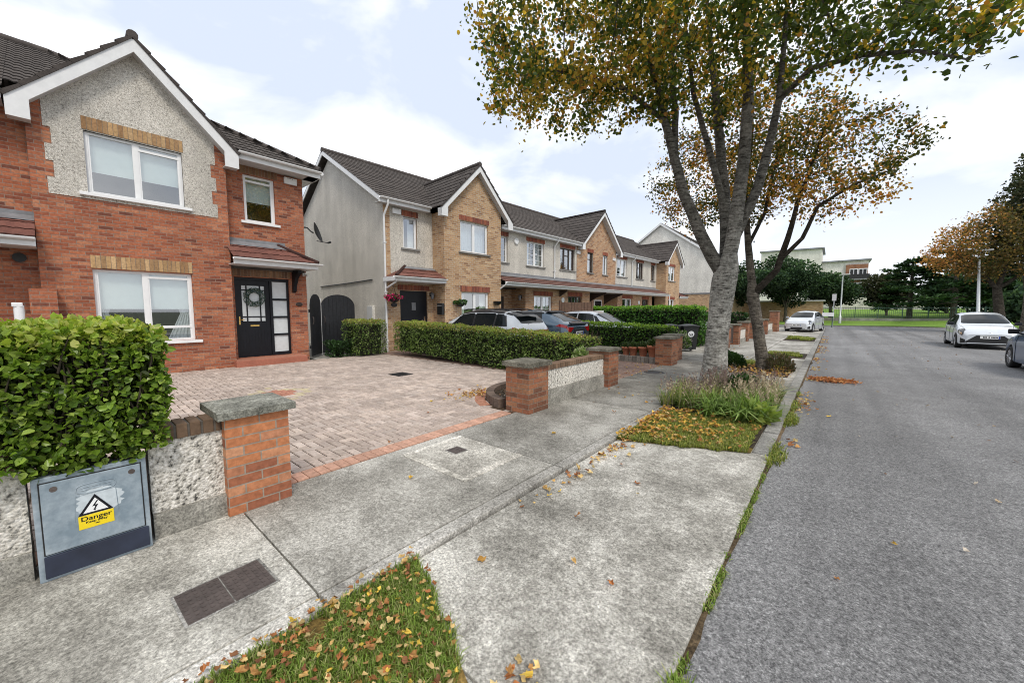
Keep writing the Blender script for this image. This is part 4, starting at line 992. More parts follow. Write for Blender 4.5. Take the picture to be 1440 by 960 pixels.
H3 = mid(5.3, 10.28, 'terraced house with round alarm box and plain pebbledashed upper floor beside the brick bay',
         [(5.75, 6.59, 3.88, 5.12, W1), (8.02, 9.46, 3.88, 5.12, WBARS)], (7.41, 10.28), [(8.08, 9.61, .95, 2.3, WBARS)], True, doors=((5.75, 6.75, 'brown', 'brown'),))
H4 = mid(10.28, 15.3, 'terraced house with dark brown windows on the near half of the shared brick gable',
         [(10.95, 12.43, 3.9, 5.14, BR3), (13.83, 14.5, 3.92, 5.18, BR1)], (10.28, 13.45), [(11.14, 12.57, 1.25, 2.35, BR3)], True, (12.63, 15.3), ((13.75, 14.7, 'brown', 'black'),), half=(12.95, 15.3, 7.55))
H5 = mid(15.3, 19.92, 'terraced house with white windows on the far side of the shared brick gable',
         [(15.72, 16.34, 3.92, 5.18, WH1), (17.75, 19.2, 3.95, 5.18, WB)], (17.05, 19.92), [(17.75, 19.25, 1.2, 2.36, WB)], True, (15.3, 17.5), ((15.5, 16.5, 'white', 'black'),), half=(17.65, 15.3, 7.55))
H6 = mid(19.92, 24.55, 'terraced house with brown windows next to the farthest brick bay',
         [(20.75, 22.0, 3.95, 5.2, BR3), (23.45, 24.2, 3.95, 5.2, BR1)], (19.92, 22.75), [(20.95, 22.1, 1.25, 2.36, BR3)], True, doors=((23.2, 24.1, 'brown', 'brown'),))
for r, a, b in ((H3, 5.3, 10.28), (H6, 19.92, 24.55)): main_roof(r, 0, b - a)
main_roof(H4, 0, 5.02, cut=lambda p: p.y < 2.5 or p.x < -.06); main_roof(H5, 0, 4.62, cut=lambda p: p.y > 2.5 or p.x < -.06)
gutter(H3, .3, [(.55, 4.98)], 5.57, soffit_to=0); gutter(H4, .3, [(0, 2.45)], 5.57, soffit_to=0); gutter(H5, .3, [(2.55, 4.62)], 5.57, soffit_to=0); gutter(H6, .3, [(0, 4.63 - .3)], 5.57, soffit_to=0)
gable_trim(H4, .33, 12.75 - 10.28, 17.87 - 10.28, 15.3 - 10.28, 5.50, 7.85, (0,), back=.01, bw=.17); gable_roof(H4, .33, 2.47, 7.6, 5.02, 5.52, 7.87, 4.4, (0,))
gable_trim(H5, .33, -2.55, 2.57, 0, 5.50, 7.85, (1,), back=.01, bw=.17); gable_roof(H5, .33, -2.55, 2.57, 0, 5.52, 7.87, 4.4, (1,))
downpipe(H4, [(.36, .05, 5.5), (.3, .05, 5.35), (.07, .05, 5.1), (.07, .05, 3.33)]); downpipe(H6, [(.36, .02, 5.5), (.3, .02, 5.35), (.07, .02, 5.1), (.07, .02, 3.33)])
mb = MB(); mb.tube([(1.17, .03, 2.8), (1.1, -.02, 2.68), (.75, -.05, 2.5), (.7, -.05, 2.2)], .035, 8); mb.build('canopy_downpipe', M['fascia'], H3)
mb = MB(); mb.tube([(1.17, 4.55, 2.8), (1.17, 4.55, 0)], .04, 8); mb.build('canopy_downpipe', M['fascia'], H6)
for root, s in ((H4, 2.6), (H5, 1.55), (H4, 4.35)):
    mb = MB(); mb.prism([(-.5, s, 2.66), (.9, s, 2.66), (.9, s, 2.58), (.1, s, 2.3), (-.5, s, 1.95)] if s != 2.6 else [(.45, s - 3.2 + .6, 2.66), (.95, s - 2.6, 2.66), (.95, s - 2.6, 2.58), (.45, s - 2.6, 2.3)], (0, .08, 0)); mb.build('porch_bracket', M['brown'], root)
alarm(TP(.0, 7.18, 4.98), R(ROT), 'round white alarm box on pebbledash between two upper windows', True)
alarm(TP(.0, 12.78, 5.05), R(ROT), 'cream alarm box at the edge of the shared brick gable, nearer the dark brown window', mat='curt')
alarm(TP(.0, 17.2, 5.05), R(ROT), 'cream alarm box near the far edge of the shared brick gable', mat='curt')
lantern(TP(.2, 7.40, 2.25), R(ROT - 90), 'white wall lantern in the brown door porch of the pebbledashed house')
for s, lab in ((10.6, 'pale round wall plaque beside the dark brown ground floor window'), (20.35, 'pale wall plaque on brick below the far porch roof')):
    r = empty('wall_plaque', TP(.455, s, 2.12), R(ROT), lab, 'wall plaque'); mb = MB(); mb.tube([(0, 0, 0), (.03, 0, 0)], .14, 20); mb.build('disc', M['curt'], r)

# ---- far end house with bay
H7 = thouse(24.55, 'farthest terraced house, narrow yellow brick bay under a steep gable'); s0 = 24.55; w = 5.0
BW = (.5, 1.95, 4.0, 5.2); GW = (.65, 2.0, 1.1, 2.45)
mb = MB(); wall(mb, .8, 0, 3.05, -.1, 5.42, [BW, GW]); gable_poly(mb, .8, 0, 3.05, 5.42, -.28, 3.4, 1.58, 5.47, 7.22); mb.poly([(-.1, 0, -.1), (.8, 0, -.1), (.8, 0, 5.42), (-.1, 0, 5.42)]); mb.poly([(.8, 3.05, -.1), (-.1, 3.05, -.1), (-.1, 3.05, 5.42), (.8, 3.05, 5.42)])
wall(mb, 0, 3.05, w, -.1, 5.42); mb.build('bay_wall', M['yel'], H7)
mb = MB(); mb.poly([(0, w, -.1), (-9.3, w, -.1), (-9.3, w, 5.45), (-4.6, w, 8.2), (0, w, 5.45)]); rear(mb, w); mb.build('gable_end_wall', M['dash'], H7); interior(H7, w)
window(H7, .8, *BW, curt=((0, .4, 0), (.6, 1, 0)), sill='st'); window(H7, .8, *GW, curt=((0, .4, 0), (.6, 1, 0)), sill='st'); soldier(H7, .8, .44, 2.01, 5.21, 5.41, RP); soldier(H7, .8, .6, 2.06, 2.46, 2.68, RP)
gable_trim(H7, 1.02, -.28, 3.4, 1.58, 5.47, 7.22, back=.8, bw=.15); gable_roof(H7, 1.02, -.28, 3.4, 1.58, 5.49, 7.24, 4.2); main_roof(H7, 0, w + .25); canopy(H7, 0, .9, 3.05, w, 3.2, 2.76, 'tered', (0, 1)); gutter(H7, .3, [(3.4, w + .2)], 5.57, soffit_to=0)

# ---- side gates between the houses
def gate(loc, rz, wd, h, label, swing=0):
    r = empty('side_gate', loc, rz, label, 'gate', 'black arched side gates')
    mb = MB(); n = 9
    for k in range(n):
        a, b = -wd / 2 + k * wd / n, -wd / 2 + (k + 1) * wd / n - .006; m_ = (a + b) / 2; f = lambda u: h + .36 * (max(0, 1 - (2 * u / (wd * .96)) ** 2)) ** .5 if abs(u) < wd * .48 else h + .0
        mb.prism([(0, a, .06), (0, b, .06), (0, b, f(b)), (0, m_, f(m_)), (0, a, f(a))], (.03, 0, 0))
    mb.build('board_panel', M['blackwood'], r)
    mb = MB(); mb.box(-.04, 0, -wd / 2, wd / 2, .3, .4); mb.box(-.04, 0, -wd / 2, wd / 2, h - .25, h - .15); mb.build('rail', M['blackwood'], r)
    mb = MB(); mb.tube([(.05, -wd / 2 + .1, 1.1), (.08, -wd / 2 + .1, 1.16), (.08, -wd / 2 + .1, 1.28), (.05, -wd / 2 + .1, 1.34)], .012, 6); mb.build('handle', M['iron'], r); return r
gate((-13.62, 6.47, 0), 0, 1.22, 1.74, 'wide black arched board gate standing against the pebbledashed gable end')
gate((-13.25, 5.52, 0), R(48), .95, 1.72, 'black board gate swung edge-on beside the red brick house corner')
mb = MB(); mb.box(-13.66, -13.56, 5.78, 5.86, 0, 1.95, bev=.01); mb.build('gate_post', M['soffit'], None, label='pale post between the two black side gates', cat='post')

# ---- pale gabled block beyond the terrace
G = empty('gabled_block', (-15.6, 45, 0), 0, 'tall pale rendered gable end standing beyond the yellow brick terrace', 'building')
mb = MB(); mb.poly([(-6, 0, 3.35), (6.3, 0, 3.35), (6.3, 0, 6.8), (0, 0, 11.3), (-6, 0, 6.8)]); mb.poly([(6.3, 0, 3.35), (6.3, 16, 3.35), (6.3, 16, 6.8), (6.3, 0, 6.8)]); mb.poly([(-6, 16, 3.35), (-6, 0, 3.35), (-6, 0, 6.8), (-6, 16, 6.8)]); mb.build('wall', M['dashpale'], G)
mb = MB(); mb.box(-6.05, 6.35, -.05, 16, -.1, 3.3); mb.build('brick_base', M['yel'], G); mb = MB(); mb.box(-6.1, 6.4, -.1, -.051, 3.28, 3.42); mb.build('string_course', M['lead'], G)
mb = MB(); sl_ = math.hypot(6.6, 4.7); tiles(mb, (6.6, -.2, 6.75), (0, 1, 0), (-6.6, 0, 4.7), 16.4, sl_, spp=2, course=.4); mb.poly([(-6.4, -.2, 6.75), (0, -.2, 11.45), (0, 16.2, 11.45), (-6.4, 16.2, 6.75)]); mb.build('roof', M['tile'], G)
mb = MB()
for sg in (1, -1): mb.prism([(sg * 6.6, -.25, 6.5), (0, -.25, 11.2), (0, -.25, 11.45), (sg * 6.6, -.25, 6.75)], (0, .04, 0))
mb.build('barge_board', M['fascia'], G)
# ================================================================== hedges
def hedge(name, label, x0, x1, y0, y1, z0, z1, n, size, pal, faces=(1, 1, 1, 1, 1), rough=.06, zslope=0, group='clipped green hedges', toppal=None, twigs=True, lift=0):
    """leafy box: leaves over the clipped faces (front +X, back -X, near -Y, far +Y, top), woody shade inside"""
    r = empty(name, ((x0 + x1) / 2, (y0 + y1) / 2, 0), 0, label, 'hedge', group); cx, cy = (x0 + x1) / 2, (y0 + y1) / 2
    lx, ly, lz = x1 - x0, y1 - y0, z1 - z0
    A = np.array([ly * lz * faces[0], ly * lz * faces[1], lx * lz * faces[2], lx * lz * faces[3], lx * ly * faces[4] * 1.2]); A = A / A.sum()
    f = RNG.choice(5, n, p=A); U, V = RNG.uniform(size=n), RNG.uniform(size=n); P = np.empty((n, 3)); Nn = np.zeros((n, 3))
    for k, (ax, sg) in enumerate(((0, 1), (0, -1), (1, -1), (1, 1), (2, 1))):
        m = f == k; Nn[m, ax] = sg
        if ax == 0: P[m] = np.stack([np.full(m.sum(), sg * lx / 2), (U[m] - .5) * ly, z0 + V[m] * lz], 1)
        elif ax == 1: P[m] = np.stack([(U[m] - .5) * lx, np.full(m.sum(), sg * ly / 2), z0 + V[m] * lz], 1)
        else: P[m] = np.stack([(U[m] - .5) * lx, (V[m] - .5) * ly, np.full(m.sum(), z1)], 1)
    bump = np.array([mnoise.noise(Vector((p[0] * 2.2 + cx, p[1] * 2.2 + cy, p[2] * 2.2))) for p in P])
    b2 = np.array([mnoise.noise(Vector((p[0] * 7 + cx, p[1] * 7 + cy, p[2] * 7))) for p in P])
    depth = np.minimum(RNG.exponential(rough * .9, n), rough * 3)
    P += Nn * (bump * rough * 1.3 + b2 * rough * .8 - depth)[:, None]
    # soften the box edges
    ex, ey = np.abs(P[:, 0]) / (lx / 2), np.abs(P[:, 1]) / (ly / 2)
    P[:, 2] -= np.where(P[:, 2] > z1 - .12, (np.maximum(ex, ey) > .93) * RNG.uniform(0, .07, n), 0)
    P[:, 2] += zslope * P[:, 0]
    D = Nn * .40 + rnd_unit(n) * 1.0 + np.array([0, 0, .2]); NN = Nn * .55 + rnd_unit(n) * .85 + np.array([0, 0, .6])
    c = pick(pal, n, var=.28)
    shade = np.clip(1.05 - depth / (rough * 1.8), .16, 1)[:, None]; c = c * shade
    if toppal is not None:
        tm = (f == 4) | ((P[:, 2] > z1 - .09) & (RNG.uniform(size=n) < .55)); c[tm] = pick(toppal, tm.sum(), var=.25)
    hole = (b2 < -.33) & (f != 4); keep = ~(hole & (RNG.uniform(size=n) < .75))
    sz = RNG.uniform(.6, 1.25, n) * size
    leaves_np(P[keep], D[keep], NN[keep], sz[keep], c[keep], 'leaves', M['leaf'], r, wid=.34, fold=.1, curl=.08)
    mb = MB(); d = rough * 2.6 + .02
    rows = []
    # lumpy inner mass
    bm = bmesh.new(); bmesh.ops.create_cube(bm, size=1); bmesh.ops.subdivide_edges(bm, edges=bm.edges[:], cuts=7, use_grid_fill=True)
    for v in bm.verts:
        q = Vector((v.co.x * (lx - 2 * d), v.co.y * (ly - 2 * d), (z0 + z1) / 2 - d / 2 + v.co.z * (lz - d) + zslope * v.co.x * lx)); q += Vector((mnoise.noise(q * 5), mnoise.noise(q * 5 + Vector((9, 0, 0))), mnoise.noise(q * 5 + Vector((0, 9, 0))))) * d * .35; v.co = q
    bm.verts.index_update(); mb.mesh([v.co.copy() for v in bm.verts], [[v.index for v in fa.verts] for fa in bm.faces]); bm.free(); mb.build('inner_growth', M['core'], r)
    if twigs:
        mb = MB(); nt = int(n / 45)
        for k in range(min(nt, 420)):
            s_ = random.choice((0, 2, 0)) if faces[0] else 2; d0 = rough * 1.5
            if s_ == 0: p = Vector((lx / 2 - d0 * random.uniform(.4, 1.3), random.uniform(-ly / 2, ly / 2), random.uniform(z0, z1 - .2)))
            else: p = Vector((random.uniform(-lx / 2, lx / 2), -ly / 2 + d0 * random.uniform(.4, 1.3), random.uniform(z0, z1 - .2)))
            q = p + Vector((random.uniform(-.05, .05), random.uniform(-.08, .08), random.uniform(.12, .3))); mb.tube([p, (p + q) / 2 + Vector((random.uniform(-.02, .02), random.uniform(-.02, .02), 0)), q], [.006, .005, .003], 5, cap=False)
        mb.build('twigs', M['twig'], r, kind='stuff')
    return r
GP = [(.14, .24, .025), (.20, .32, .04), (.27, .39, .06), (.09, .17, .02), (.34, .45, .09), (.17, .28, .03)]
TP_ = [(.34, .42, .06), (.42, .47, .09), (.27, .38, .05), (.46, .48, .14)]
hedge('hedge', 'bright green big-leaved hedge rising over the roughcast wall and the grey cabinet', -4.45, -3.33, -2.2, .42, .66, 1.44, 33000, .045, GP, (1, .1, .05, 1, 1.1), .052, toppal=TP_)
# a lower skirt of growth over the cabinet
hedge('hedge', 'tuft of the same hedge hanging down just over the grey cabinet lid', -3.62, -3.37, -.2, .28, .59, .80, 900, .045, GP, (1, .1, .5, .6, .4), .05, twigs=False)
HP = [(.105, .18, .035), (.165, .26, .055), (.22, .32, .08), (.07, .125, .025), (.30, .39, .14)]
HT = [(.30, .38, .065), (.38, .43, .09), (.36, .33, .11), (.24, .33, .06), (.38, .29, .12)]
hedge('hedge', 'long clipped hedge between the brick driveway and the white car', -11.6, -4.15, 7.42, 8.25, .06, 1.05, 21000, .052, HP, (1, .1, 1.3, .2, 1), .05, zslope=-.031, toppal=HT)
hedge('hedge', 'short clipped hedge block in front of the black side gates', -13.1, -11.9, 6.3, 7.35, .05, 1.2, 4200, .05, HP, (1, .1, 1, .4, 1), .05, toppal=HT)
hedge('hedge', 'low straggly green bush at the foot of the black side gates', -13.2, -12.3, 5.75, 6.35, .0, .5, 1700, .055, [(.03, .08, .02), (.05, .12, .03), (.025, .06, .015)], (1, .1, 1, .4, 1), .08, twigs=False)
hedge('hedge', 'clipped hedge behind the terracotta pots', -11.6, -4.05, 12.9, 13.7, .1, 1.1, 13000, .062, [(.07, .17, .022), (.11, .23, .035), (.16, .30, .05), (.05, .115, .018)], (1, .1, 1.3, .1, 1), .05, zslope=-.022, toppal=[(.24, .37, .05), (.32, .45, .07), (.18, .31, .045)])
hedge('hedge', 'tall dense dark green hedge behind the wheelie bins, highest of the clipped ones', -11.2, -4.25, 17.3, 18.6, .0, 1.70, 13000, .09, [(.045, .14, .02), (.08, .20, .032), (.12, .26, .045), (.03, .09, .015)], (1, .1, 1.3, .1, 1), .07, toppal=[(.17, .34, .04), (.24, .42, .055), (.13, .26, .03)])
hedge('hedge', 'distant low green hedge by the far brick piers', -8.5, -3.9, 26.0, 26.9, 0, 1.35, 2500, .13, [(.02, .06, .012), (.035, .08, .018)], (1, .1, 1.3, .1, 1), .06, twigs=False)

# ================================================================== plants in beds and pots
def blades(name, x0, x1, y0, y1, n, h, pal, mat, parent=None, z=-.028, w=.004, inside=None, lean=.5, clump=0, kind=None, **kw):
    P = np.stack([RNG.uniform(x0, x1, n), RNG.uniform(y0, y1, n), np.full(n, z)], 1)
    if inside: P = P[[inside(p[0], p[1]) for p in P]]
    if clump:
        cen = np.stack([RNG.uniform(x0, x1, clump), RNG.uniform(y0, y1, clump)], 1); k = RNG.integers(0, clump, len(P)); P[:, :2] = cen[k] + RNG.normal(size=(len(P), 2)) * .035
        if inside: P = P[[inside(p[0], p[1]) for p in P]]
    n = len(P); a = RNG.uniform(0, 2 * math.pi, n); H = h * RNG.uniform(.45, 1.25, n); L_ = lean * RNG.uniform(.1, 1.2, n) * H
    d = np.stack([np.cos(a), np.sin(a), np.zeros(n)], 1); s = np.stack([-np.sin(a), np.cos(a), np.zeros(n)], 1) * (w * RNG.uniform(.6, 1.3, n))[:, None]; up = np.array([0, 0, 1.0])
    m1 = P + d * (L_ * .3)[:, None] + up * (H * .6)[:, None]; t1 = P + d * L_[:, None] + up * (H * np.clip(1 - .25 * (L_ / H) ** 2, .5, 1))[:, None]
    V = np.stack([P - s, P + s, m1 + s * .8, m1 - s * .8, t1 + s * .15, t1 - s * .15], 1).reshape(-1, 3); b = np.arange(n) * 6
    F = np.concatenate([np.stack([b, b + 1, b + 2, b + 3], 1), np.stack([b + 3, b + 2, b + 4, b + 5], 1)]); c = pick(pal, n, var=.3)
    cv = np.repeat(c, 6, 0).reshape(n, 6, 3); cv[:, :2] *= .45; cv[:, 4:] *= 1.15
    return npmesh(name, V, F, cv.reshape(-1, 3), mat, parent, kind=kind, **kw)
GR = [(.17, .26, .04), (.22, .32, .06), (.28, .36, .09), (.36, .36, .15), (.13, .20, .035)]
GY = [(.29, .32, .06), (.37, .39, .09), (.18, .235, .05), (.38, .36, .14), (.13, .19, .04)]
def near_in(x, y): return y < 1.40 - (x + 1.955) * .43 - max(0, (x + 1.2)) * 1.1 + .05 * mnoise.noise(Vector((x * 7, y * 7, 1))) and x < -.74 and mnoise.noise(Vector((x * 5, y * 5, 3))) > -.5
blades('verge_grass', -1.96, -.72, -.7, 1.42, 52000, .045, GR, M['grass'], inside=near_in, kind='stuff', w=.0028, lean=.9)
blades('tree_grass', -1.96, -.62, 4.34, 6.1, 24000, .05, GY, M['grass'], inside=lambda x, y: x < -.66 + .05 * mnoise.noise(Vector((0, y * 5, 2))) and y > 4.30 + (x + 1.955) * .40 - .03 + .09 * mnoise.noise(Vector((x * 6, y * 6, 0))), kind='stuff', w=.004, lean=.9)
blades('verge_tufts', -1.9, -.64, 15.5, 17.3, 5000, .09, GY, M['grass'], kind='stuff', w=.008, lean=.8, inside=lambda x, y: mnoise.noise(Vector((x * 2.2, y * 2.2, 0))) > -.1 + .9 * max(abs(x + 1.27) / .63, abs(y - 16.4) / .9) ** 3 - .1)
blades('verge_tufts', -1.95, -.65, 24.4, 27.7, 5000, .13, GY, M['grass'], kind='stuff', w=.012, lean=.8, inside=lambda x, y: mnoise.noise(Vector((x * 1.6, y * 1.6, 7))) > -.25 + .9 * max(abs(x + 1.3) / .65, abs(y - 26.05) / 1.65) ** 3)
blades('verge_tufts', -2.4, -1.0, 12.7, 13.4, 2200, .12, GY, M['grass'], kind='stuff', w=.007, lean=.7)
def joint_in(x, y): return mnoise.noise(Vector((0, y * 2.3, 5))) + .5 * mnoise.noise(Vector((0, y * 9, 2))) > random.uniform(-.25, .55)
blades('kerb_weeds', -.465, -.415, .5, 5.0, 5200, .035, GR, M['grass'], z=-.06, inside=joint_in, kind='stuff', w=.004, lean=1.1)
blades('kerb_weeds', -.46, -.30, 4.6, 9.6, 5200, .07, GY, M['grass'], z=-.06, inside=lambda x, y: mnoise.noise(Vector((0, y * 1.1, 5))) - abs(x + .42) * 4 > random.uniform(-.2, .5), kind='stuff', w=.006, lean=1.0)
blades('kerb_weeds', -.47, -.34, 1.35, 1.62, 500, .06, GR, M['grass'], z=-.06, kind='stuff', w=.004, lean=.9)

def shrub(label, x, y, rx, ry, h, n, pal, size, wid=.3, mat='leaf', cat='plant', z=-.02, upright=.4, name='shrub', low=.0):
    r = empty(name, (x, y, 0), 0, label, cat, 'plants in the street tree beds')
    d = rnd_unit(n); d[:, 2] = np.abs(d[:, 2]); rr = RNG.uniform(.35, 1, (n, 1)) ** .5; P = d * rr * np.array([rx, ry, h]) + np.array([0, 0, z + low])
    P[:, 2] *= (1 + .3 * np.array([mnoise.noise(Vector((p[0] * 4, p[1] * 4, x))) for p in P]))
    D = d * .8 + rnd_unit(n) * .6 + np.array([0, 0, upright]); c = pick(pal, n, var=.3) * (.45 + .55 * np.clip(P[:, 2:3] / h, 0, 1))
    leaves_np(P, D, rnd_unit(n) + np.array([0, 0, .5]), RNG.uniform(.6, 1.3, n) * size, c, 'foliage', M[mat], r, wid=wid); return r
def clumpy(label, x0, x1, y0, y1, n, h, pal, w, clump, lean, heads=0, headpal=None, name='grass_plant'):
    cx, cy = (x0 + x1) / 2, (y0 + y1) / 2; r = empty(name, (cx, cy, 0), 0, label, 'plant', 'plants in the street tree beds')
    blades('foliage', x0 - cx, x1 - cx, y0 - cy, y1 - cy, n, h, pal, M['grass'], r, z=-.02, w=w, lean=lean, clump=clump)
    if heads:
        P = np.stack([RNG.uniform(x0 - cx, x1 - cx, heads), RNG.uniform(y0 - cy, y1 - cy, heads), np.zeros(heads)], 1); a = RNG.uniform(0, 6.28, heads); H = h * RNG.uniform(.9, 1.5, heads)
        mb = MB(); Lp, Ld, Lc = [], [], []
        for p, aa, hh in zip(P, a, H):
            q = Vector(p) + Vector((math.cos(aa) * hh * .35, math.sin(aa) * hh * .35, hh)); mb.tube([Vector(p), (Vector(p) + q) / 2 + Vector((0, 0, hh * .06)), q], [.0025, .002, .0015], 4, (.30, .25, .16), cap=False)
            for k in range(16): Lp.append(q + Vector((RNG.normal() * .012, RNG.normal() * .012, -k * .009))); Ld.append(RNG.normal(size=3) * .6 + np.array([0, 0, .8])); Lc.append(headpal[k % len(headpal)])
        mb.build('stalks', M['colbrick'], r, kind='stuff'); m_ = len(Lp); leaves_np(np.array(Lp), np.array(Ld), rnd_unit(m_), RNG.uniform(.015, .04, m_), np.array(Lc) * RNG.uniform(.7, 1.2, (m_, 1)), 'seed_heads', M['dleaf'], r, wid=.25, kind='stuff')
    return r
LG = [(.15, .24, .05), (.20, .30, .075), (.26, .36, .11), (.11, .18, .04)]; DRY = [(.48, .41, .28), (.40, .33, .22), (.56, .49, .36)]; PUR = [(.22, .15, .14), (.17, .12, .11), (.27, .2, .18)]
clumpy('tall pale seed-headed grass in front of the big tree trunk, kerb side of the bed', -1.15, -.64, 6.4, 7.9, 1600, .34, LG + DRY, .006, 26, .9, 90, DRY)
clumpy('strappy green leaves at the front edge of the big tree bed', -1.35, -.68, 6.02, 6.8, 900, .33, LG, .013, 20, 1.6)
clumpy('purplish dry flower stalks around the big tree trunk', -1.75, -.85, 7.2, 8.5, 800, .33, PUR + LG, .004, 30, .55, 130, PUR)
clumpy('tufted grass at the footpath corner of the big tree bed', -2.1, -1.4, 6.2, 7.4, 1700, .30, LG + GY + DRY, .006, 26, 1.1, 60, PUR + DRY)
shrub('dark green leafy herb beside the big tree trunk', -1.15, 7.6, .35, .4, .42, 900, [(.03, .085, .02), (.05, .12, .03), (.04, .10, .025)], .09, .16)
shrub('yellow green rosette of broad leaves at the kerb corner of the big tree bed', -.78, 6.25, .2, .22, .18, 130, [(.40, .50, .10), (.32, .44, .09), (.48, .54, .18)], .17, .22)
shrub('low dark evergreen bush on the footpath side of the smaller street tree', -2.15, 12.0, .42, .4, .42, 1500, [(.02, .055, .012), (.035, .08, .02), (.05, .11, .025)], .06)
shrub('reddish brown twiggy shrub on the kerb side of the smaller street tree', -1.0, 11.9, .35, .4, .45, 1100, [(.12, .10, .05), (.17, .11, .07), (.07, .09, .03), (.2, .16, .1)], .06, .2)
shrub('pale variegated shrub beyond the long hedge behind the low dashed wall', -4.05, 7.3, .32, .28, .34, 800, [(.20, .30, .08), (.34, .40, .20), (.5, .52, .34), (.12, .2, .05)], .06, .35, low=.42)
shrub('leafy sprigs beside the second wheelie bin', -3.75, 13.3, .25, .25, .5, 400, [(.12, .2, .05), (.08, .15, .03), (.45, .45, .35)], .06, .35, low=.35)
# terracotta pots
pr_ = None
for k, (x, y, sc, lab) in enumerate(((-4.98, 11.55, .8, 'terracotta pot at the hedge end of the row of pots'), (-4.72, 11.5, .85, 'second terracotta pot from the hedge end of the row'), (-4.42, 11.52, .9, 'middle terracotta pot of the row'), (-4.08, 11.45, 1.1, 'largest terracotta pot in the row'), (-3.84, 11.65, .9, 'terracotta pot tucked behind the brick pier'))):
    if pr_ is None:
        r = empty('terracotta_pot', (x, y, .12), 0, lab, 'plant pot', 'terracotta pots in a row'); pr_ = r
        mb = MB(); mb.lathe([(.085, 0), (.125, .23), (.142, .23), (.145, .29), (.128, .29), (.12, .26), (0, .26)], n=20); mb.build('pot', M['terr'], r)
        n = 260; d = rnd_unit(n); d[:, 2] = abs(d[:, 2]); leaves_np(d * RNG.uniform(.2, 1, (n, 1)) * np.array([.16, .16, .16]) + np.array([0, 0, .27]), d + np.array([0, 0, .5]), rnd_unit(n), RNG.uniform(.03, .07, n), pick([(.05, .09, .03), (.09, .13, .06), (.12, .15, .09), (.04, .07, .02)], n), 'potted_plant', M['leaf'], r)
    else: r = copy_tree(pr_); r.location = (x, y, .12); r['label'] = lab; r.rotation_euler.z = k * 1.3
    r.scale = (sc * 1.2, sc * 1.2, sc * 1.2)

# fallen leaves
def fallen(name, P, pal, size, z=.008, **kw):
    n = len(P); Pz = np.column_stack([P, np.full(n, 0)]) if P.shape[1] == 2 else P.copy(); Pz[:, 2] += z
    T = [(0, 0), (.14, .2), (.2, .40), (.42, .40), (.60, .36), (.74, .2), (1, 0), (.72, -.2), (.58, -.40), (.4, -.36), (.18, -.38), (.14, -.18)]
    a = RNG.uniform(0, 6.28, n); s = size * RNG.uniform(.55, 1.2, n); cu = RNG.uniform(.3, 2.4, n); ti = RNG.normal(size=(n, 2)) * .6; V = []
    for (u, v) in T:
        x = (u - .4) * s; y = v * s * .85; zz = cu * s * (v * v * 1.6 + .5 * (u - .4) ** 2) + ti[:, 0] * x * .5 + ti[:, 1] * y * .5
        V.append(np.stack([Pz[:, 0] + x * np.cos(a) - y * np.sin(a), Pz[:, 1] + x * np.sin(a) + y * np.cos(a), Pz[:, 2] + np.abs(zz)], 1))
    V = np.stack(V, 1); J = RNG.normal(size=(n, 12, 3)) * .085; J[:, :, 2] = np.abs(J[:, :, 2]) * 1.3; V = V + J * s[:, None, None]; c = np.repeat(pick(pal, n, var=.3)[:, None, :], 12, 1); c *= RNG.uniform(.6, 1.2, (n, 12, 1)); b = np.arange(n) * 12
    q = [(0, 1, 5, 6), (1, 2, 3, 5), (3, 4, 5, 5), (0, 6, 7, 11), (11, 7, 9, 10), (7, 8, 9, 9)]
    F = np.concatenate([np.stack([b + i for i in f[:4]], 1) for f in q[:2] + q[3:5]]); T3 = np.concatenate([np.stack([b + i for i in f[:3]], 1) for f in (q[2], q[5])])
    F = np.concatenate([np.stack([F[:, 0], F[:, 1], F[:, 2]], 1), np.stack([F[:, 0], F[:, 2], F[:, 3]], 1), T3])
    return npmesh(name, V.reshape(-1, 3), F, c.reshape(-1, 3), M['dleaf'], kind='stuff', **kw)
BRN = [(.40, .18, .06), (.50, .27, .09), (.28, .12, .05), (.58, .38, .14), (.64, .47, .20), (.70, .50, .08), (.46, .18, .06), (.68, .54, .26)]
YLW = [(.62, .40, .07), (.68, .48, .10), (.55, .30, .06), (.62, .46, .2), (.42, .2, .07)]
n = 1500; P = np.stack([RNG.uniform(-1.99, -.75, n), RNG.uniform(-.7, 1.4, n)], 1); P = P[[near_in(p[0], p[1]) for p in P]]
fallen('fallen_leaves', np.column_stack([P, RNG.uniform(-.02, .025, len(P))]), BRN, .036)
n = 2000; P = np.stack([RNG.uniform(-1.98, -.65, n), 4.25 + RNG.uniform(0, 1, n) ** 1.1 * 1.95], 1); P = P[(P[:, 1] > 4.3 + (P[:, 0] + 1.955) * .40) & (RNG.uniform(size=n) < 1.0 - .72 * (P[:, 0] + 1.96)) & (np.array([mnoise.noise(Vector((p[0] * 3, p[1] * 3, 4))) for p in P]) > RNG.uniform(-.6, .35, n))]
fallen('fallen_leaves', np.column_stack([P, RNG.uniform(-.02, .03, len(P))]), YLW, .055)
P = np.array([(-1.62, 1.62), (-1.16, 1.98), (-1.42, 2.45), (-1.2, 3.1), (-1.28, 3.3), (-.9, 1.95), (-2.6, 3.9), (-2.45, 5.3), (-2.3, 6.2), (-2.7, 6.6), (-2.4, 7.6), (-3.0, 5.7), (-3.2, 7.1), (.1, 2.9), (.4, 3.6), (1.4, 4.8), (.9, 2.1), (-2.9, 2.0), (-1.8, 3.95), (-3.9, 2.4), (-4.6, 3.5)])
fallen('fallen_leaves', np.column_stack([P, np.where(P[:, 0] > -.44, -.06, np.where(P[:, 0] > -1.95, -.035, 0))]), BRN + YLW, .055)
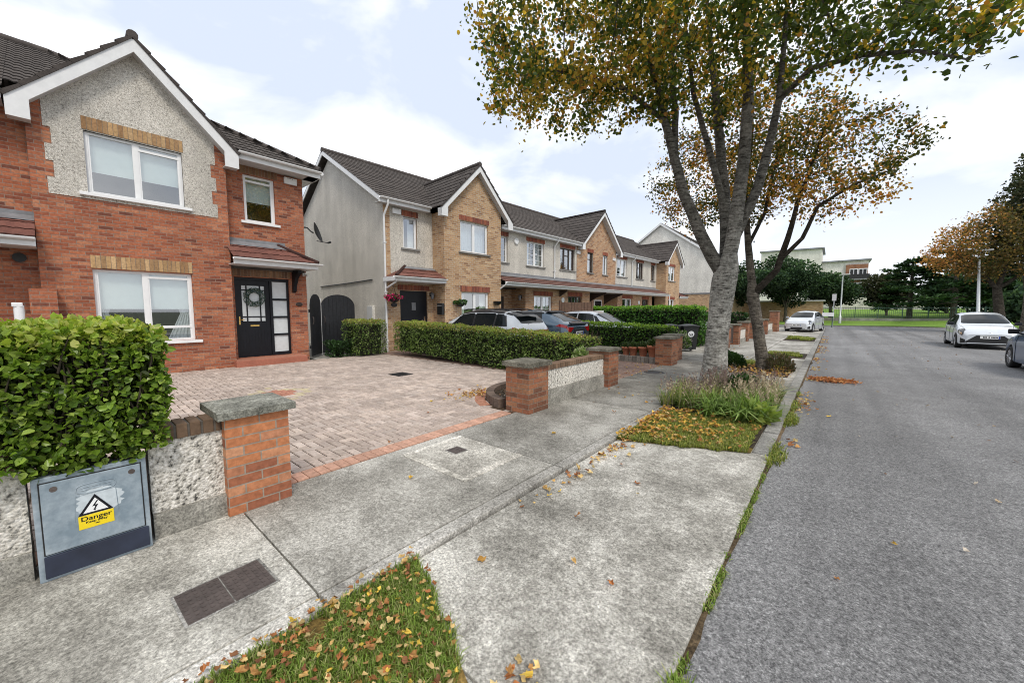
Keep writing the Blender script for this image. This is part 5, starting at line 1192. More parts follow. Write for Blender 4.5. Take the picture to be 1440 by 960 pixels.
n = 240; P = np.stack([-1.9 + np.abs(RNG.normal(size=n)) * .09, RNG.uniform(1.4, 4.4, n)], 1); P = P[P[:, 1] > 3.9 - 2.4 * RNG.uniform(size=n) ** 3]; fallen('fallen_leaves', np.column_stack([P, np.full(len(P), -.035)]), BRN, .05)
n = 90; P = np.stack([-.9 + RNG.normal(size=n) * .05 - .0, RNG.uniform(.3, 1.3, n)], 1); P[:, 0] += (1.0 - P[:, 1]) * .28; fallen('fallen_leaves', np.column_stack([P, np.full(n, -.035)]), BRN, .05)
n = 650; P = np.stack([.05 + RNG.normal(size=n) * .22, 11.2 + RNG.normal(size=n) * .14], 1); P = P[(P[:, 0] > -.4) & (P[:, 0] < .55)]; fallen('leaf_pile', np.column_stack([P, -.06 + RNG.uniform(0, .03, len(P))]), [(.50, .21, .08), (.42, .16, .06), (.56, .28, .1)], .06)
n = 520; P = np.stack([RNG.uniform(-2.2, -.7, n), RNG.uniform(10.6, 12.6, n)], 1); fallen('fallen_leaves', np.column_stack([P, RNG.uniform(-.02, .02, n)]), BRN + YLW, .06)
n = 700; P = np.stack([-.40 + np.abs(RNG.normal(size=n)) * .12, RNG.uniform(4.5, 30, n)], 1); P = P[[mnoise.noise(Vector((0, p * .55, 9))) > .0 for p in P[:, 1]]]; fallen('fallen_leaves', np.column_stack([P, np.full(len(P), -.058)]), BRN, .06)
n = 260; P = np.stack([RNG.uniform(.3, 6, n), RNG.uniform(2.5, 40, n)], 1); fallen('fallen_leaves', np.column_stack([P, np.full(n, -.06)]), [(.38, .3, .2), (.5, .45, .38), (.3, .16, .08)], .045)
n = 190; P = np.stack([-5.0 + RNG.normal(size=n) * .16, 4.95 + RNG.normal(size=n) * .3], 1); fallen('fallen_leaves', P, BRN + YLW, .05)
n = 320; P = np.stack([RNG.uniform(-4.6, -3.9, n), RNG.uniform(4.6, 6.6, n)], 1); fallen('fallen_leaves', np.column_stack([P, np.full(len(P), .05)]), [(.16, .09, .05), (.24, .14, .08), (.1, .07, .04), (.35, .3, .25)], .055)
n = 160; P = np.stack([RNG.uniform(-5.3, -3.4, n), RNG.uniform(8.0, 11.0, n)], 1); fallen('fallen_leaves', P, BRN + YLW, .05)
n = 60; P = np.stack([RNG.uniform(-3.3, -2.0, n), RNG.uniform(6.0, 20.0, n)], 1); fallen('fallen_leaves', P, BRN + DRY, .05)

# ================================================================== trees
def grow(init, att, step=.3, di=2.2, dk=.5, iters=120, jitter=.12, up=.05):
    """space colonisation from the given limb polylines [(parent_index_or_-1, [(p, r)...])]"""
    pos, par, rad = [], [], []; named = {}
    for nm, parent, pts, rs in init:
        prev = -1
        if parent is not None:
            p0 = Vector(pts[0]); prev = min(range(len(pos)), key=lambda i: (pos[i] - p0).length_squared)
        for i in range(len(pts)):
            a = Vector(pts[i])
            if i == 0:
                if prev < 0: pos.append(a); par.append(-1); rad.append(rs[0]); prev = 0
                continue
            b0 = Vector(pts[i - 1]); m = max(1, int((a - b0).length / .22))
            for k in range(1, m + 1):
                t_ = k / m; w_ = Vector((mnoise.noise(a * 2 + Vector((k, 0, 0))), mnoise.noise(a * 2 + Vector((0, k, 5))), 0)) * .015
                pos.append(b0.lerp(a, t_) + w_); par.append(prev); rad.append(rs[i - 1] + (rs[i] - rs[i - 1]) * t_); prev = len(pos) - 1
    att = [Vector(a) for a in att]; nlimb = len(pos); rnd = random.Random(11)
    for it in range(iters):
        if not att: break
        kd = kdtree.KDTree(len(pos))
        for i, p in enumerate(pos): kd.insert(p, i)
        kd.balance(); acc = {}; left = []
        for a in att:
            c, i, d = kd.find(a)
            if d < dk: continue
            left.append(a)
            if d < di and (pos[i] - pos[0]).z > .12 * 0 + 1.6: acc.setdefault(i, Vector((0, 0, 0))).__iadd__((a - c).normalized())
        att = left
        if not acc: break
        for i, v in acc.items():
            if v.length < 1e-4: v = Vector((rnd.gauss(0, 1), rnd.gauss(0, 1), 1))
            d = (v.normalized() + Vector((rnd.gauss(0, jitter), rnd.gauss(0, jitter), rnd.gauss(0, jitter) + up))).normalized()
            if par[i] >= 0:
                pd = (pos[i] - pos[par[i]]).normalized(); d = (d * .7 + pd * .3).normalized()
            pos.append(pos[i] + d * step); par.append(i); rad.append(0)
    n = len(pos); kids = [[] for _ in range(n)]
    for i, p in enumerate(par):
        if p >= 0: kids[p].append(i)
    rr = [0.0] * n
    for i in range(n - 1, -1, -1):
        e = sum(rr[k] ** 2.4 for k in kids[i] if k >= nlimb or rad[k] == 0) if kids[i] else 0
        e += max([rr[k] ** 2.4 for k in kids[i] if k < nlimb] or [0]) * .0
        rr[i] = max((e ** (1 / 2.4)) if e > 0 else .0055, rad[i], .0055) if i >= nlimb else max(rad[i], (e ** (1 / 2.4)) if e else 0)
    # order: children indices larger than parents, fine
    return pos, par, kids, rr, nlimb

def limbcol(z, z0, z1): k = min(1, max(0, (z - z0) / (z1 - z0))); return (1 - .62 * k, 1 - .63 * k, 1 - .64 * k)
def tree(name, label, loc, init, att, leafpal, nleaf, size, barkm, cat='tree', group=None, step=.26, dk=.42, di=2.4, leafmat='tleaf', twig=.03, clump=.16, up=.05, lobes=None, flare=None, tipcol=None, trunkcol=(1, 1, 1), droop=-.15):
    r = empty(name, loc, 0, label, cat, group); L0 = Vector(loc)
    pos, par, kids, rr, nl = grow(init, att, step, di, dk, up=up)
    mb = MB(); done = set(); starts = [0] + [i for i in range(1, len(pos)) if par[i] >= 0 and i != max(kids[par[i]], key=lambda k: rr[k])]
    for s in starts:
        ch = ([par[s]] if par[s] >= 0 else []) + [s]; i = s
        while kids[i]: i = max(kids[i], key=lambda k: rr[k]); ch.append(i)
        rs = [rr[k] for k in ch]
        if par[s] >= 0: rs[0] = min(rs[0], rs[1] * 1.15)
        if max(rs) < .0045: continue
        nseg = 16 if max(rs) > .2 else 10 if max(rs) > .07 else 6 if max(rs) > .02 else 4
        pts = [pos[k] - L0 for k in ch]
        if s == 0 and flare:      # buttressed foot and lumpy bole
            rings = []
            N = 28
            for k, (p, q) in enumerate(zip(pts, rs)):
                h = p.z; ring = []
                for j in range(N):
                    a = 2 * math.pi * j / N; fl = flare * math.exp(-max(0, h) / .32) * (.55 + .45 * math.cos(a * 4 + 1)); lump = 1 + .07 * mnoise.noise(Vector((math.cos(a) * 1.6, math.sin(a) * 1.6, h * 1.3))) + .025 * mnoise.noise(Vector((math.cos(a) * 5, math.sin(a) * 5, h * 7)))
                    ring.append(p + Vector((math.cos(a), math.sin(a), 0)) * q * (lump + fl) if q > .09 else p + Vector((math.cos(a), math.sin(a), 0)) * q)
                rings.append(ring)
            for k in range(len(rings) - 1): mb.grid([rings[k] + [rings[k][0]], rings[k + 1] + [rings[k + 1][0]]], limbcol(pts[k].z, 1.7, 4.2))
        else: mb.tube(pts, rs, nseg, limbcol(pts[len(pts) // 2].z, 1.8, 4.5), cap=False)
    mb.build('trunk', M[barkm], r)
    tips = [i for i in range(nl, len(pos)) if rr[i] < twig]
    if not tips: return r
    k = RNG.choice(len(tips), nleaf); base = np.array([pos[i] for i in tips]); pp = np.array([pos[par[i]] for i in tips]); u = RNG.uniform(size=(nleaf, 1))
    P = base[k] * u + pp[k] * (1 - u) + RNG.normal(size=(nleaf, 3)) * clump - np.array(L0)
    D = rnd_unit(nleaf) * .8 + (base[k] - pp[k]) * 1.2 + np.array([0, 0, droop]); NN = rnd_unit(nleaf) * .8 + np.array([0, 0, .5])
    c = leafpal(P + np.array(L0), nleaf) if callable(leafpal) else pick(leafpal, nleaf, var=.3)
    leaves_np(P, D, NN, RNG.uniform(.65, 1.3, nleaf) * size, c, 'crown', M[leafmat], r, wid=.43, fold=.1, curl=.12); return r

def ell(n, *E):
    out = []; w = np.array([e[2] for e in E], dtype=float); w /= w.sum()
    for (c, r_, _), k in zip(E, RNG.multinomial(n, w)):
        d = rnd_unit(k) * (RNG.uniform(.15, 1, (k, 1)) ** (1 / 2.4)); out.append(np.array(c) + d * np.array(r_))
    return np.concatenate(out)
TG = np.array([(.06, .105, .022), (.09, .135, .028), (.12, .16, .034), (.045, .075, .017)]); TY = np.array([(.44, .33, .05), (.54, .38, .06), (.36, .29, .05), (.58, .42, .08), (.50, .25, .06)])
def autumn(bias):
    def f(P, n):
        nz_ = np.array([mnoise.noise(Vector(p) * .85) + .55 * mnoise.noise(Vector(p) * 2.6) for p in P]); p = np.clip(.40 + nz_ * .75 + bias(P), .03, .93); y = RNG.uniform(size=n) < p
        g = TG[RNG.integers(0, 4, n)]; a = TY[RNG.integers(0, 5, n)]; ol = RNG.uniform(size=n) < .3
        c = np.where(y[:, None], np.where(ol[:, None], a * .55 + g * .6, a), g); return c * RNG.uniform(.7, 1.3, (n, 1))
    return f
lim = [('trunk', None, [(-1.84, 8.75, -.1), (-1.83, 8.77, .25), (-1.84, 8.78, .6), (-1.80, 8.8, 1.49), (-1.74, 8.8, 2.2), (-1.7, 8.8, 2.45)], [0.240, 0.222, 0.216, 0.206, 0.230, 0.204]),
       ('A', 1, [(-1.74, 8.8, 2.2), (-1.95, 8.7, 2.62), (-2.16, 8.6, 3.09), (-2.46, 8.4, 3.89), (-2.62, 8.2, 4.61), (-2.76, 8.0, 5.3), (-2.9, 7.8, 6.07), (-3.16, 7.6, 6.99), (-3.32, 7.4, 8.23)], [0.142, 0.128, 0.118, 0.102, 0.089, 0.071, 0.053, 0.040, 0.022]),
       ('A2', 1, [(-2.62, 8.2, 4.61), (-2.69, 8.4, 5.56), (-2.79, 8.4, 6.43), (-2.72, 8.3, 7.43)], [0.076, 0.062, 0.044, 0.026]),
       ('A3', 1, [(-2.76, 8.0, 5.3), (-3.4, 7.4, 5.9), (-4.2, 6.7, 6.2), (-5.2, 6.1, 6.2)], [0.053, 0.044, 0.036, 0.018]),
       ('B', 1, [(-1.7, 8.8, 2.45), (-1.76, 8.95, 3.0), (-1.83, 9.1, 3.56), (-1.99, 9.3, 4.66), (-2.17, 9.5, 5.96), (-2.36, 9.6, 7.25), (-2.59, 9.7, 9.04)], [0.142, 0.128, 0.115, 0.100, 0.080, 0.053, 0.026]),
       ('C', 1, [(-1.7, 8.8, 2.45), (-1.6, 8.7, 2.9), (-1.54, 8.6, 3.42), (-1.44, 8.5, 4.44), (-1.4, 8.4, 5.4), (-1.46, 8.3, 6.48), (-1.56, 8.2, 8.01)], [0.142, 0.133, 0.121, 0.107, 0.089, 0.067, 0.031]),
       ('C2', 1, [(-1.83, 9.1, 3.56), (-2.13, 9.0, 4.76), (-2.42, 8.6, 5.97), (-2.51, 8.3, 7.07)], [0.071, 0.062, 0.044, 0.026]),
       ('D', 1, [(-1.6, 8.7, 2.9), (-1.23, 8.8, 3.92), (-1.06, 8.8, 4.81), (-.96, 8.7, 5.37), (-.92, 8.6, 6.28), (-.89, 8.5, 7.38)], [0.097, 0.089, 0.071, 0.058, 0.040, 0.022]),
       ('D2', 1, [(-.96, 8.7, 5.37), (-.5, 8.4, 5.6), (.11, 8.0, 5.36), (.67, 7.5, 4.95), (1.06, 7.1, 4.5)], [0.053, 0.044, 0.036, 0.022, 0.011])]
A_ = ell(2600, ((-3.75, 6.8, 6.9), (2.35, 2.4, 1.85), 5), ((-2.1, 8.2, 7.6), (2.7, 2.6, 2.4), 5), ((-.4, 8.0, 6.9), (2.0, 1.9, 1.7), 2.0), ((.9, 7.4, 5.3), (1.1, .9, .7), .5), ((-4.3, 6.1, 5.6), (1.15, 1.1, .6), .8))
A_ = A_[A_[:, 2] > 4.3]
tree('street_tree', 'large street tree with pale fissured trunk and yellowing leaves, in the planted verge bed', (-1.84, 8.75, 0), lim, A_, autumn(lambda P: .16 * np.clip((-P[:, 0] - 2.6) / 2, -1.2, 1)), 40000, .07, 'bark', group='autumn street trees on the verge', flare=.45, clump=.13)
lim2 = [('trunk', None, [(-1.33, 11.9, -.1), (-1.36, 11.9, .2), (-1.46, 11.9, .8), (-1.58, 11.9, 1.5), (-1.66, 11.9, 1.95)], [0.156, 0.142, 0.134, 0.132, 0.140]),
        ('a', 1, [(-1.66, 11.9, 1.95), (-1.74, 11.9, 2.6), (-1.82, 11.9, 3.26), (-1.96, 12.0, 4.5), (-1.9, 12.1, 5.8), (-1.87, 12.0, 6.83)], [0.102, 0.094, 0.080, 0.062, 0.040, 0.018]),
        ('b', 1, [(-1.66, 11.9, 1.95), (-1.16, 11.8, 2.56), (-.95, 11.7, 3.32), (-.79, 11.6, 4.12), (-.56, 11.5, 4.95), (-.37, 11.5, 5.68)], [0.094, 0.080, 0.064, 0.046, 0.034, 0.016]),
        ('c', 1, [(-1.08, 11.75, 2.81), (-.66, 11.5, 3.25), (-.4, 11.3, 3.91), (.19, 11.2, 4.24), (.71, 11.0, 4.36)], [0.062, 0.049, 0.040, 0.026, 0.013]),
        ('d', 1, [(-1.82, 11.9, 3.26), (-1.53, 12.2, 4.1), (-1.45, 12.5, 5.08), (-1.29, 12.7, 6.19)], [0.053, 0.044, 0.036, 0.018])]
A_ = ell(1600, ((-2.1, 12, 5.6), (2.3, 2.2, 1.9), 3), ((-.3, 11.5, 4.9), (1.8, 1.6, 1.3), 2), ((-3.3, 12, 4.6), (1.1, 1.2, .9), .7)); A_ = A_[A_[:, 2] > 3.35]
tree('street_tree', 'smaller grey-stemmed street tree with olive and rust leaves, second along the verge', (-1.33, 11.9, 0), lim2, A_, (lambda f: lambda P, n: f(P, n) * np.array([.92, .72, .8]))(autumn(lambda P: P[:, 0] * 0)), 20000, .06, 'bark2', group='autumn street trees on the verge', flare=.3, clump=.12)
# ================================================================== cars (front towards +X in the local frame)
def lerpk(keys, x, c): return float(np.interp(x, [k[0] for k in keys], [k[c] for k in keys]))
SEC_T = np.linspace(0, 6, 25)
class Body:
    def __init__(s, keys, wb, W_, ra=.355, wr=.315):
        s.k = sorted(keys); s.W = W_; s.ax = wb; s.ra = ra; s.wr = wr; s.x0, s.x1 = s.k[0][0], s.k[-1][0]
    def sec(s, x):
        w = lerpk(s.k, x, 1) * s.W / 2; zl = lerpk(s.k, x, 2); zb = lerpk(s.k, x, 3); zt = lerpk(s.k, x, 4); wt = lerpk(s.k, x, 5) * s.W / 2; zl0 = zl
        for a in s.ax:
            d = abs(x - a)
            if d < s.ra: zl = max(zl, s.wr + math.sqrt(s.ra ** 2 - d * d) * .97)
        zb = max(zb, zl + .03); zt = max(zt, zb + .01); cab = min(1, max(0, (zt - zb) / .3))
        z1 = min(zl + .05, zb - .015); z2 = max(z1 + .01, zb - .16 * (1 if zb - zl > .3 else .4))
        wm = w * (1.0 if zb - zl > .2 else .985)
        return [(w * .965, zl), (wm, z1), (wm * 1.0, z2), (w * .955, zb), (w * .955 + (wt - w * .955) * (.82 if cab > .5 else .6), zb + (zt - zb) * (.86 if cab > .5 else .7)), (wt * .86, zt), (0, zt + .025 * cab + .012)]
    def P(s, x, t, sg=1):
        q = s.sec(min(max(x, s.x0), s.x1)); i = min(5, int(t)); f = t - i; a, b = q[i], q[i + 1]; return Vector((x, sg * (a[0] + (b[0] - a[0]) * f), a[1] + (b[1] - a[1]) * f))
    def N(s, x, t, sg=1):
        e = .02; du = s.P(x + e, t, sg) - s.P(x - e, t, sg); t0, t1 = max(0, t - .05), min(5.99, t + .05); dv = s.P(x, t1, sg) - s.P(x, t0, sg); n = du.cross(dv)
        n = n.normalized() if n.length > 1e-9 else Vector((0, sg, 0))
        if n.y * sg + n.z < 0: n = -n
        return n
    def patch(s, xa, xb, t0, t1, sg, nx=6, nt=4, off=.006, slant=(0, 0)):
        rows = []
        for j in range(nt + 1):
            t_ = t0 + (t1 - t0) * j / nt; u = j / nt; a, b = xa + slant[0] * u, xb + slant[1] * u
            rows.append([s.P(a + (b - a) * i / nx, t_, sg) + s.N(a + (b - a) * i / nx, t_, sg) * off for i in range(nx + 1)])
        return rows
    def across(s, xa, xb, tside, nx=6, nv=14, off=.007, bow=0):
        rows = []
        for i in range(nx + 1):
            u = i / nx; row = []
            for j in range(nv + 1):
                v = -1 + 2 * j / nv; t_ = 6 - abs(v) * (6 - tside); x = xa + (xb - xa) * u - bow * v * v; sg = 1 if v >= 0 else -1; row.append(s.P(x, min(t_, 5.999), sg) + s.N(x, min(t_, 5.95), sg) * off)
            rows.append(row)
        return rows
def wheel(parent, x, y, R_, w_, rimm='alloy'):
    sg = 1 if y > 0 else -1; r = MB(); r.lathe([(R_ * .62, -w_ / 2), (R_ * .95, -w_ / 2), (R_, -w_ / 2 + .03), (R_, w_ / 2 - .03), (R_ * .95, w_ / 2), (R_ * .66, w_ / 2), (R_ * .62, w_ / 2 - .02)], n=28)
    o = r.build('wheel', M['rubber'], parent); o.location = (x, y, R_); o.rotation_euler = (R(-90) * sg, 0, 0)
    m = MB(); m.lathe([(R_ * .64, w_ / 2 - .012), (R_ * .58, w_ / 2 - .005), (R_ * .55, w_ / 2 - .035)], n=28)
    for k in range(5):
        a = 2 * math.pi * k / 5
        for da in (-.16, .16):
            c_, s_ = math.cos(a + da * .6), math.sin(a + da * .6); q0, q1 = Vector((math.cos(a) * .05, math.sin(a) * .05, w_ / 2 - .012)), Vector((math.cos(a + da) * R_ * .6, math.sin(a + da) * R_ * .6, w_ / 2 - .012)); m.tube([q0, q1], [.022, .016], 5)
    m.lathe([(.055, w_ / 2 - .03), (.05, w_ / 2 - .002), (0, w_ / 2)], n=14); m.build('rim', M[rimm], o)
    d = MB(); d.lathe([(R_ * .6, w_ / 2 - .07), (0, w_ / 2 - .071)], n=20); d.build('brake_disc', M['cdark'], o)
def plate(parent, x, z, sg, y=0, wd=.52, tilt=0):
    mb = MB(); mb.box(0, .012 * sg, y - wd / 2, y + wd / 2, z - .056, z + .056, bev=.003); p = mb.build('number_plate', M['plate'], parent); p.location = (x, 0, 0)
    mb = MB(); yy = y - wd * .36
    for k, w_ in enumerate((.03, .03, .03, .0, .035, .0, .03, .03, .03, .03, .03)):
        if w_: mb.box(.0125 * sg, .0135 * sg, yy, yy + w_, z - .03, z + .03)
        yy += .036
    mb.build('characters', M['cdark'], p); mb = MB(); mb.box(.0125 * sg, .0137 * sg, y + (wd / 2 - .045) * sg, y + (wd / 2 - .003) * sg, z - .053, z + .053); mb.build('country_band', paint_mat('plate_blue', (.02, .06, .35)), p)
def car(label, loc, rz, keys, axles, W_, paint, windows, screen, rear, Rw=.31, front=None, back=None, extra=None, roofblack=None, mirrors=None, cladding=None, cat='car', group=None):
    r = empty('parked_car', loc, rz, label, cat, group); B = Body(keys, axles, W_, Rw + .055, Rw)
    xs = sorted({*np.linspace(B.x0, B.x1, 64), *[k[0] for k in B.k], *[a + d for a in axles for d in (-B.ra, -B.ra + .01, B.ra - .01, B.ra)]})
    mb = MB(); ts = [0, 1, 1.5, 2, 2.5, 3, 3.5, 4, 4.5, 5, 5.5, 6]; rows = []
    for x in xs: rows.append([B.P(x, min(t_, 5.9999), 1) for t_ in ts] + [B.P(x, min(t_, 5.9999), -1) for t_ in ts[-2::-1]])
    mb.grid(rows); mb.poly(rows[0]); mb.poly(rows[-1][::-1]); body = mb.build('body', paint, r)
    mb = MB(); mb.box(B.x0 + .12, B.x1 - .12, -W_ * .40, W_ * .40, .17, .60); mb.build('underbody', M['cdark'], r)
    for a in axles:
        for sg in (1, -1): wheel(r, a, sg * (W_ / 2 - .105), Rw, .2)
    if roofblack:
        for sg in (1, -1):
            mb = MB(); mb.grid(B.patch(axles[1] - .5, screen[0] - .18, 3.06, 4.12, sg, 18, 4, .004, (.2, -.66))); mb.build('window_surround', M['cdark'], r)
    for (xa, xb, sl, t0, t1) in windows:
        for sg in (1, -1):
            mb = MB(); mb.grid(B.patch(xa, xb, t0, t1, sg, 8, 4, .006, sl)); mb.build('side_window', M['cglass'], r)
    mb = MB(); mb.grid(B.across(*screen[:2], screen[2], bow=screen[3])); mb.build('windscreen', M['cglass'], r)
    mb = MB(); mb.grid(B.across(*rear[:2], rear[2], bow=rear[3])); mb.build('rear_window', M['cglass'], r)
    if roofblack:
        mb = MB(); mb.grid(B.across(*roofblack, nx=10, off=.005)); mb.build('roof_panel', M['cdark'], r)
    if mirrors:
        x, z = mirrors[:2]
        for sg in (1, -1):
            p = B.P(x, 3.2, sg); mb = MB(); mb.tube([p, p + Vector((-.01, sg * .07, .03))], .02, 6); c = p + Vector((0, sg * .15, .07)); mb.box(c.x - .05, c.x + .05, c.y - .095, c.y + .095, c.z - .065, c.z + .065, bev=.025); mb.build('mirror', mirrors[2], r)
    if cladding:
        mb = MB()
        for sg in (1, -1): mb.grid(B.patch(axles[1] + B.ra * .9, axles[0] - B.ra * .9, 0, 1.0, sg, 14, 3, .008))
        mb.build('sill_cladding', M['cdark'], r)
    mb = MB()
    for sg in (1, -1):
        for x in (axles[0] - B.ra - .12, (axles[0] + axles[1]) / 2 - .05, axles[1] + B.ra * .7): mb.tube([B.P(x, t_, sg) + B.N(x, t_, sg) * .002 for t_ in (.6, 1, 1.5, 2, 2.5, 3.0)], .006, 4, cap=False)
        mb.tube([B.P(x, 3.02, sg) + B.N(x, 3.0, sg) * .004 for x in np.linspace(screen[0] - .25, axles[1] + .0, 14)], .010, 4, cap=False)
        mb.tube([B.P(x, 4.15, sg) + B.N(x, 4.15, sg) * .002 for x in np.linspace(screen[0] + .06, B.x1 - .3, 8)], .006, 4, cap=False)
    mb.build('panel_gaps', M['cdark'], r, kind='stuff')
    for sg in (1, -1):
        for x in ((axles[0] + axles[1]) / 2 + .12, (axles[0] + axles[1]) / 2 - .9):
            p = B.P(x, 2.55, sg); mb = MB(); mb.box(x - .09, x + .09, p.y - .012, p.y + .03 * sg, p.z - .012, p.z + .014, bev=.005); mb.build('door_handle', paint, r)
    if front: front(r, B)
    if back: back(r, B)
    return r
# --- shapes: x, half-width, z low, z belt, z top, roof half-width
HATCH = [(-1.97, .72, .34, .82, .92, .56), (-1.92, .80, .26, .95, 1.06, .6), (-1.80, .91, .22, 1.02, 1.24, .62), (-1.6, .97, .2, 1.03, 1.40, .63), (-1.2, 1.0, .2, 1.0, 1.475, .645), (-.6, 1.0, .19, .97, 1.50, .66), (-.1, 1.0, .19, .95, 1.48, .66), (.25, 1.0, .19, .93, 1.40, .68), (.75, 1.0, .19, .91, 1.16, .76), (1.05, 1.0, .19, .89, .985, .82), (1.4, .985, .19, .83, .92, .74), (1.7, .94, .19, .74, .82, .68), (1.88, .85, .2, .66, .72, .64), (1.97, .72, .22, .58, .62, .58)]
def face_front(grille, lampt=(2.2, 3.15), badge=True, lampx=(1.5, 1.86), zplate=.50, fog=True):
    def f(r, B):
        x1 = B.x1
        mb = MB(); mb.prism([(x1 - .02, y, z) for y, z in grille], (.028, 0, 0)); mb.build('grille', M['cdark'], r)
        for sg in (1, -1):
            mb = MB(); mb.grid(B.patch(*lampx, *lampt, sg, 6, 4, .007)); h = mb.build('headlight', M['lamp'], r)
            mb = MB(); mb.grid(B.patch(lampx[0] + .05, lampx[1] - .05, lampt[0] + .2, lampt[1] - .25, sg, 4, 3, .011)); mb.build('lamp_inner', M['chrome'], h)
            mb = MB(); mb.grid(B.patch(lampx[0] + .02, lampx[1] + .03, 2.75, 4.1, sg, 6, 5, .010, (.06, -.16))); mb.build('headlight', M['lamp'], r)
            if fog:
                mb = MB(); mb.grid(B.patch(x1 - .19, x1 - .03, .9, 1.7, sg, 4, 3, .008)); mb.build('fog_lamp_recess', M['cdark'], r)
        plate(r, x1 + .01, zplate, 1)
        if badge: mb = MB(); mb.tube([(x1 + .012 - .06, .05 * math.cos(a), .665 + .03 * math.sin(a)) for a in np.linspace(0, 6.3, 17)], .008, 5); mb.build('badge', M['chrome'], r)
        mb = MB(); mb.box(x1 - .12, x1 + .012, -.52, .52, .19, .25, bev=.01); mb.build('lower_lip', M['cdark'], r)
        for sg in (1, -1):
            pass
    return f
pw = paint_mat('white_car_paint', (.72, .75, .77), .0, .22); pwh = paint_mat('pearl_white_car_paint', (.66, .70, .74), .1, .2); psil = paint_mat('silver_car_paint', (.50, .53, .57), .5, .25); pbl = paint_mat('dark_blue_car_paint', (.02, .065, .16), .0, .3); pgb = paint_mat('grey_blue_car_paint', (.075, .12, .165), .45, .2)
HW = [(-1.62, -.62, (.12, .05), 3.12, 3.98), (-.55, .42, (0, -.20), 3.12, 3.98), ]
def hatch(label, loc, rz, paint, grille, mir, group=None, **kw):
    return car(label, loc, rz, HATCH, (1.2, -1.28), 1.70, paint, [(-1.62, -.72, (.16, .04), 3.12, 3.98), (-.64, .22, (0, -.14), 3.12, 3.98), (.30, .66, (-.2, -.42), 3.12, 3.9)], (.98, .27, 4.2, .1), (-1.86, -1.52, 4.25, -.05), Rw=.30, front=face_front(grille), mirrors=(.62, .9, mir), **kw)
YG = [(-.40, .565), (.40, .565), (.52, .36), (.50, .29), (-.50, .29), (-.52, .36)]
yc = hatch('white hatchback parked facing us on the far side of the road', (5.0, 26.3, -.06), R(-92), pwh, [(-.36, .57), (.36, .57), (.66, .30), (.62, .255), (-.62, .255), (-.66, .30)], M['black'])
def bumperline(r, B):
    mb = MB(); mb.box(B.x1 - .06, B.x1 + .02, -.6, .6, .235, .262, bev=.006); mb.build('chrome_lip', pwh, r)
bumperline(yc, Body(HATCH, (1.2, -1.28), 1.7))
SEDAN = [(k[0] * 1.1, *k[1:]) for k in HATCH]
hatch('silver white car parked half on the verge at the end of the brick piers', (-1.62, 36.2, -.03), R(-101), paint_mat('pale_silver_car_paint', (.60, .63, .66), .2, .22), [(-.38, .36), (.38, .36), (.30, .22), (-.30, .22)], psil)
hatch('dark blue car cut off by the frame edge, alloy wheel showing', (4.72, 16.1, -.06), R(90), pbl, YG, M['black'])
hatch('silver car roof showing between two clipped hedges', (-7.9, 15.3, 0), 0, psil, YG, M['black'])
hatch('white car behind the little railing gate, half hidden by tree trunks', (-6.0, 20.6, 0), R(4), pw, YG, M['black'])
# --- white SUV with black roof, tail towards the road
SUV = [(-2.28, .74, .42, .92, 1.02, .58), (-2.24, .84, .34, 1.05, 1.16, .62), (-2.10, .95, .30, 1.10, 1.36, .64), (-1.9, .98, .28, 1.11, 1.54, .66), (-1.6, 1.0, .26, 1.10, 1.62, .67), (-.9, 1.0, .26, 1.08, 1.67, .68), (-.2, 1.0, .26, 1.06, 1.67, .69), (.3, 1.0, .26, 1.05, 1.60, .7), (.9, 1.0, .26, 1.03, 1.30, .76), (1.2, 1.0, .26, 1.01, 1.10, .84), (1.7, .98, .26, .97, 1.05, .78), (2.1, .92, .28, .88, .96, .72), (2.28, .78, .32, .74, .80, .64)]
def suv_back(r, B):
    x0 = B.x0
    mb = MB(); mb.prism([(x0 + .28, -.60, 1.60), (x0 + .28, .60, 1.60), (x0 + .05, .56, 1.545), (x0 + .05, -.56, 1.545)], (0, 0, .045)); mb.build('roof_spoiler', M['black'], r)
    for sg in (1, -1):
        mb = MB(); mb.grid(B.patch(x0 + .005, x0 + .24, 2.55, 3.0, sg, 6, 4, .012)); mb.box(x0 - .012, x0 + .03, sg * .40, sg * .66, .90, 1.0, bev=.01); mb.build('tail_light', M['tail'], r)
        mb = MB(); mb.tube([(-1.7, sg * .60, 1.665), (-1.5, sg * .60, 1.705), (.1, sg * .62, 1.705), (.3, sg * .62, 1.66)], .022, 6); mb.build('roof_rail', M['black'], r)
    mb = MB(); mb.box(x0 - .03, x0 + .1, -.8, .8, .42, .62, bev=.03); mb.build('rear_bumper', M['cdark'], r); plate(r, x0 - .012, .80, -1)
    mb = MB(); mb.tube([(x0 + .16, .02, 1.24), (x0 + .10, .12, 1.22), (x0 + .06, .3, 1.20)], .012, 5); mb.build('rear_wiper', M['plastic'], r)
car('white estate car with black roof and rails parked beyond the long hedge', (-9.42, 9.62, -.0), R(180), SUV, (1.35, -1.34), 1.85, pw, [(-1.78, -1.32, (.2, .02), 3.14, 3.98), (-1.24, -.38, (0, .0), 3.14, 3.98), (-.30, .42, (0, -.12), 3.14, 3.98), (.48, .82, (-.18, -.42), 3.14, 3.9)], (1.14, .32, 4.2, .1), (-2.2, -1.86, 4.3, -.04), Rw=.35, back=suv_back, roofblack=(-1.9, .3, 4.05), mirrors=(.85, 1.1, M['black']), cladding=True).scale.z = .925
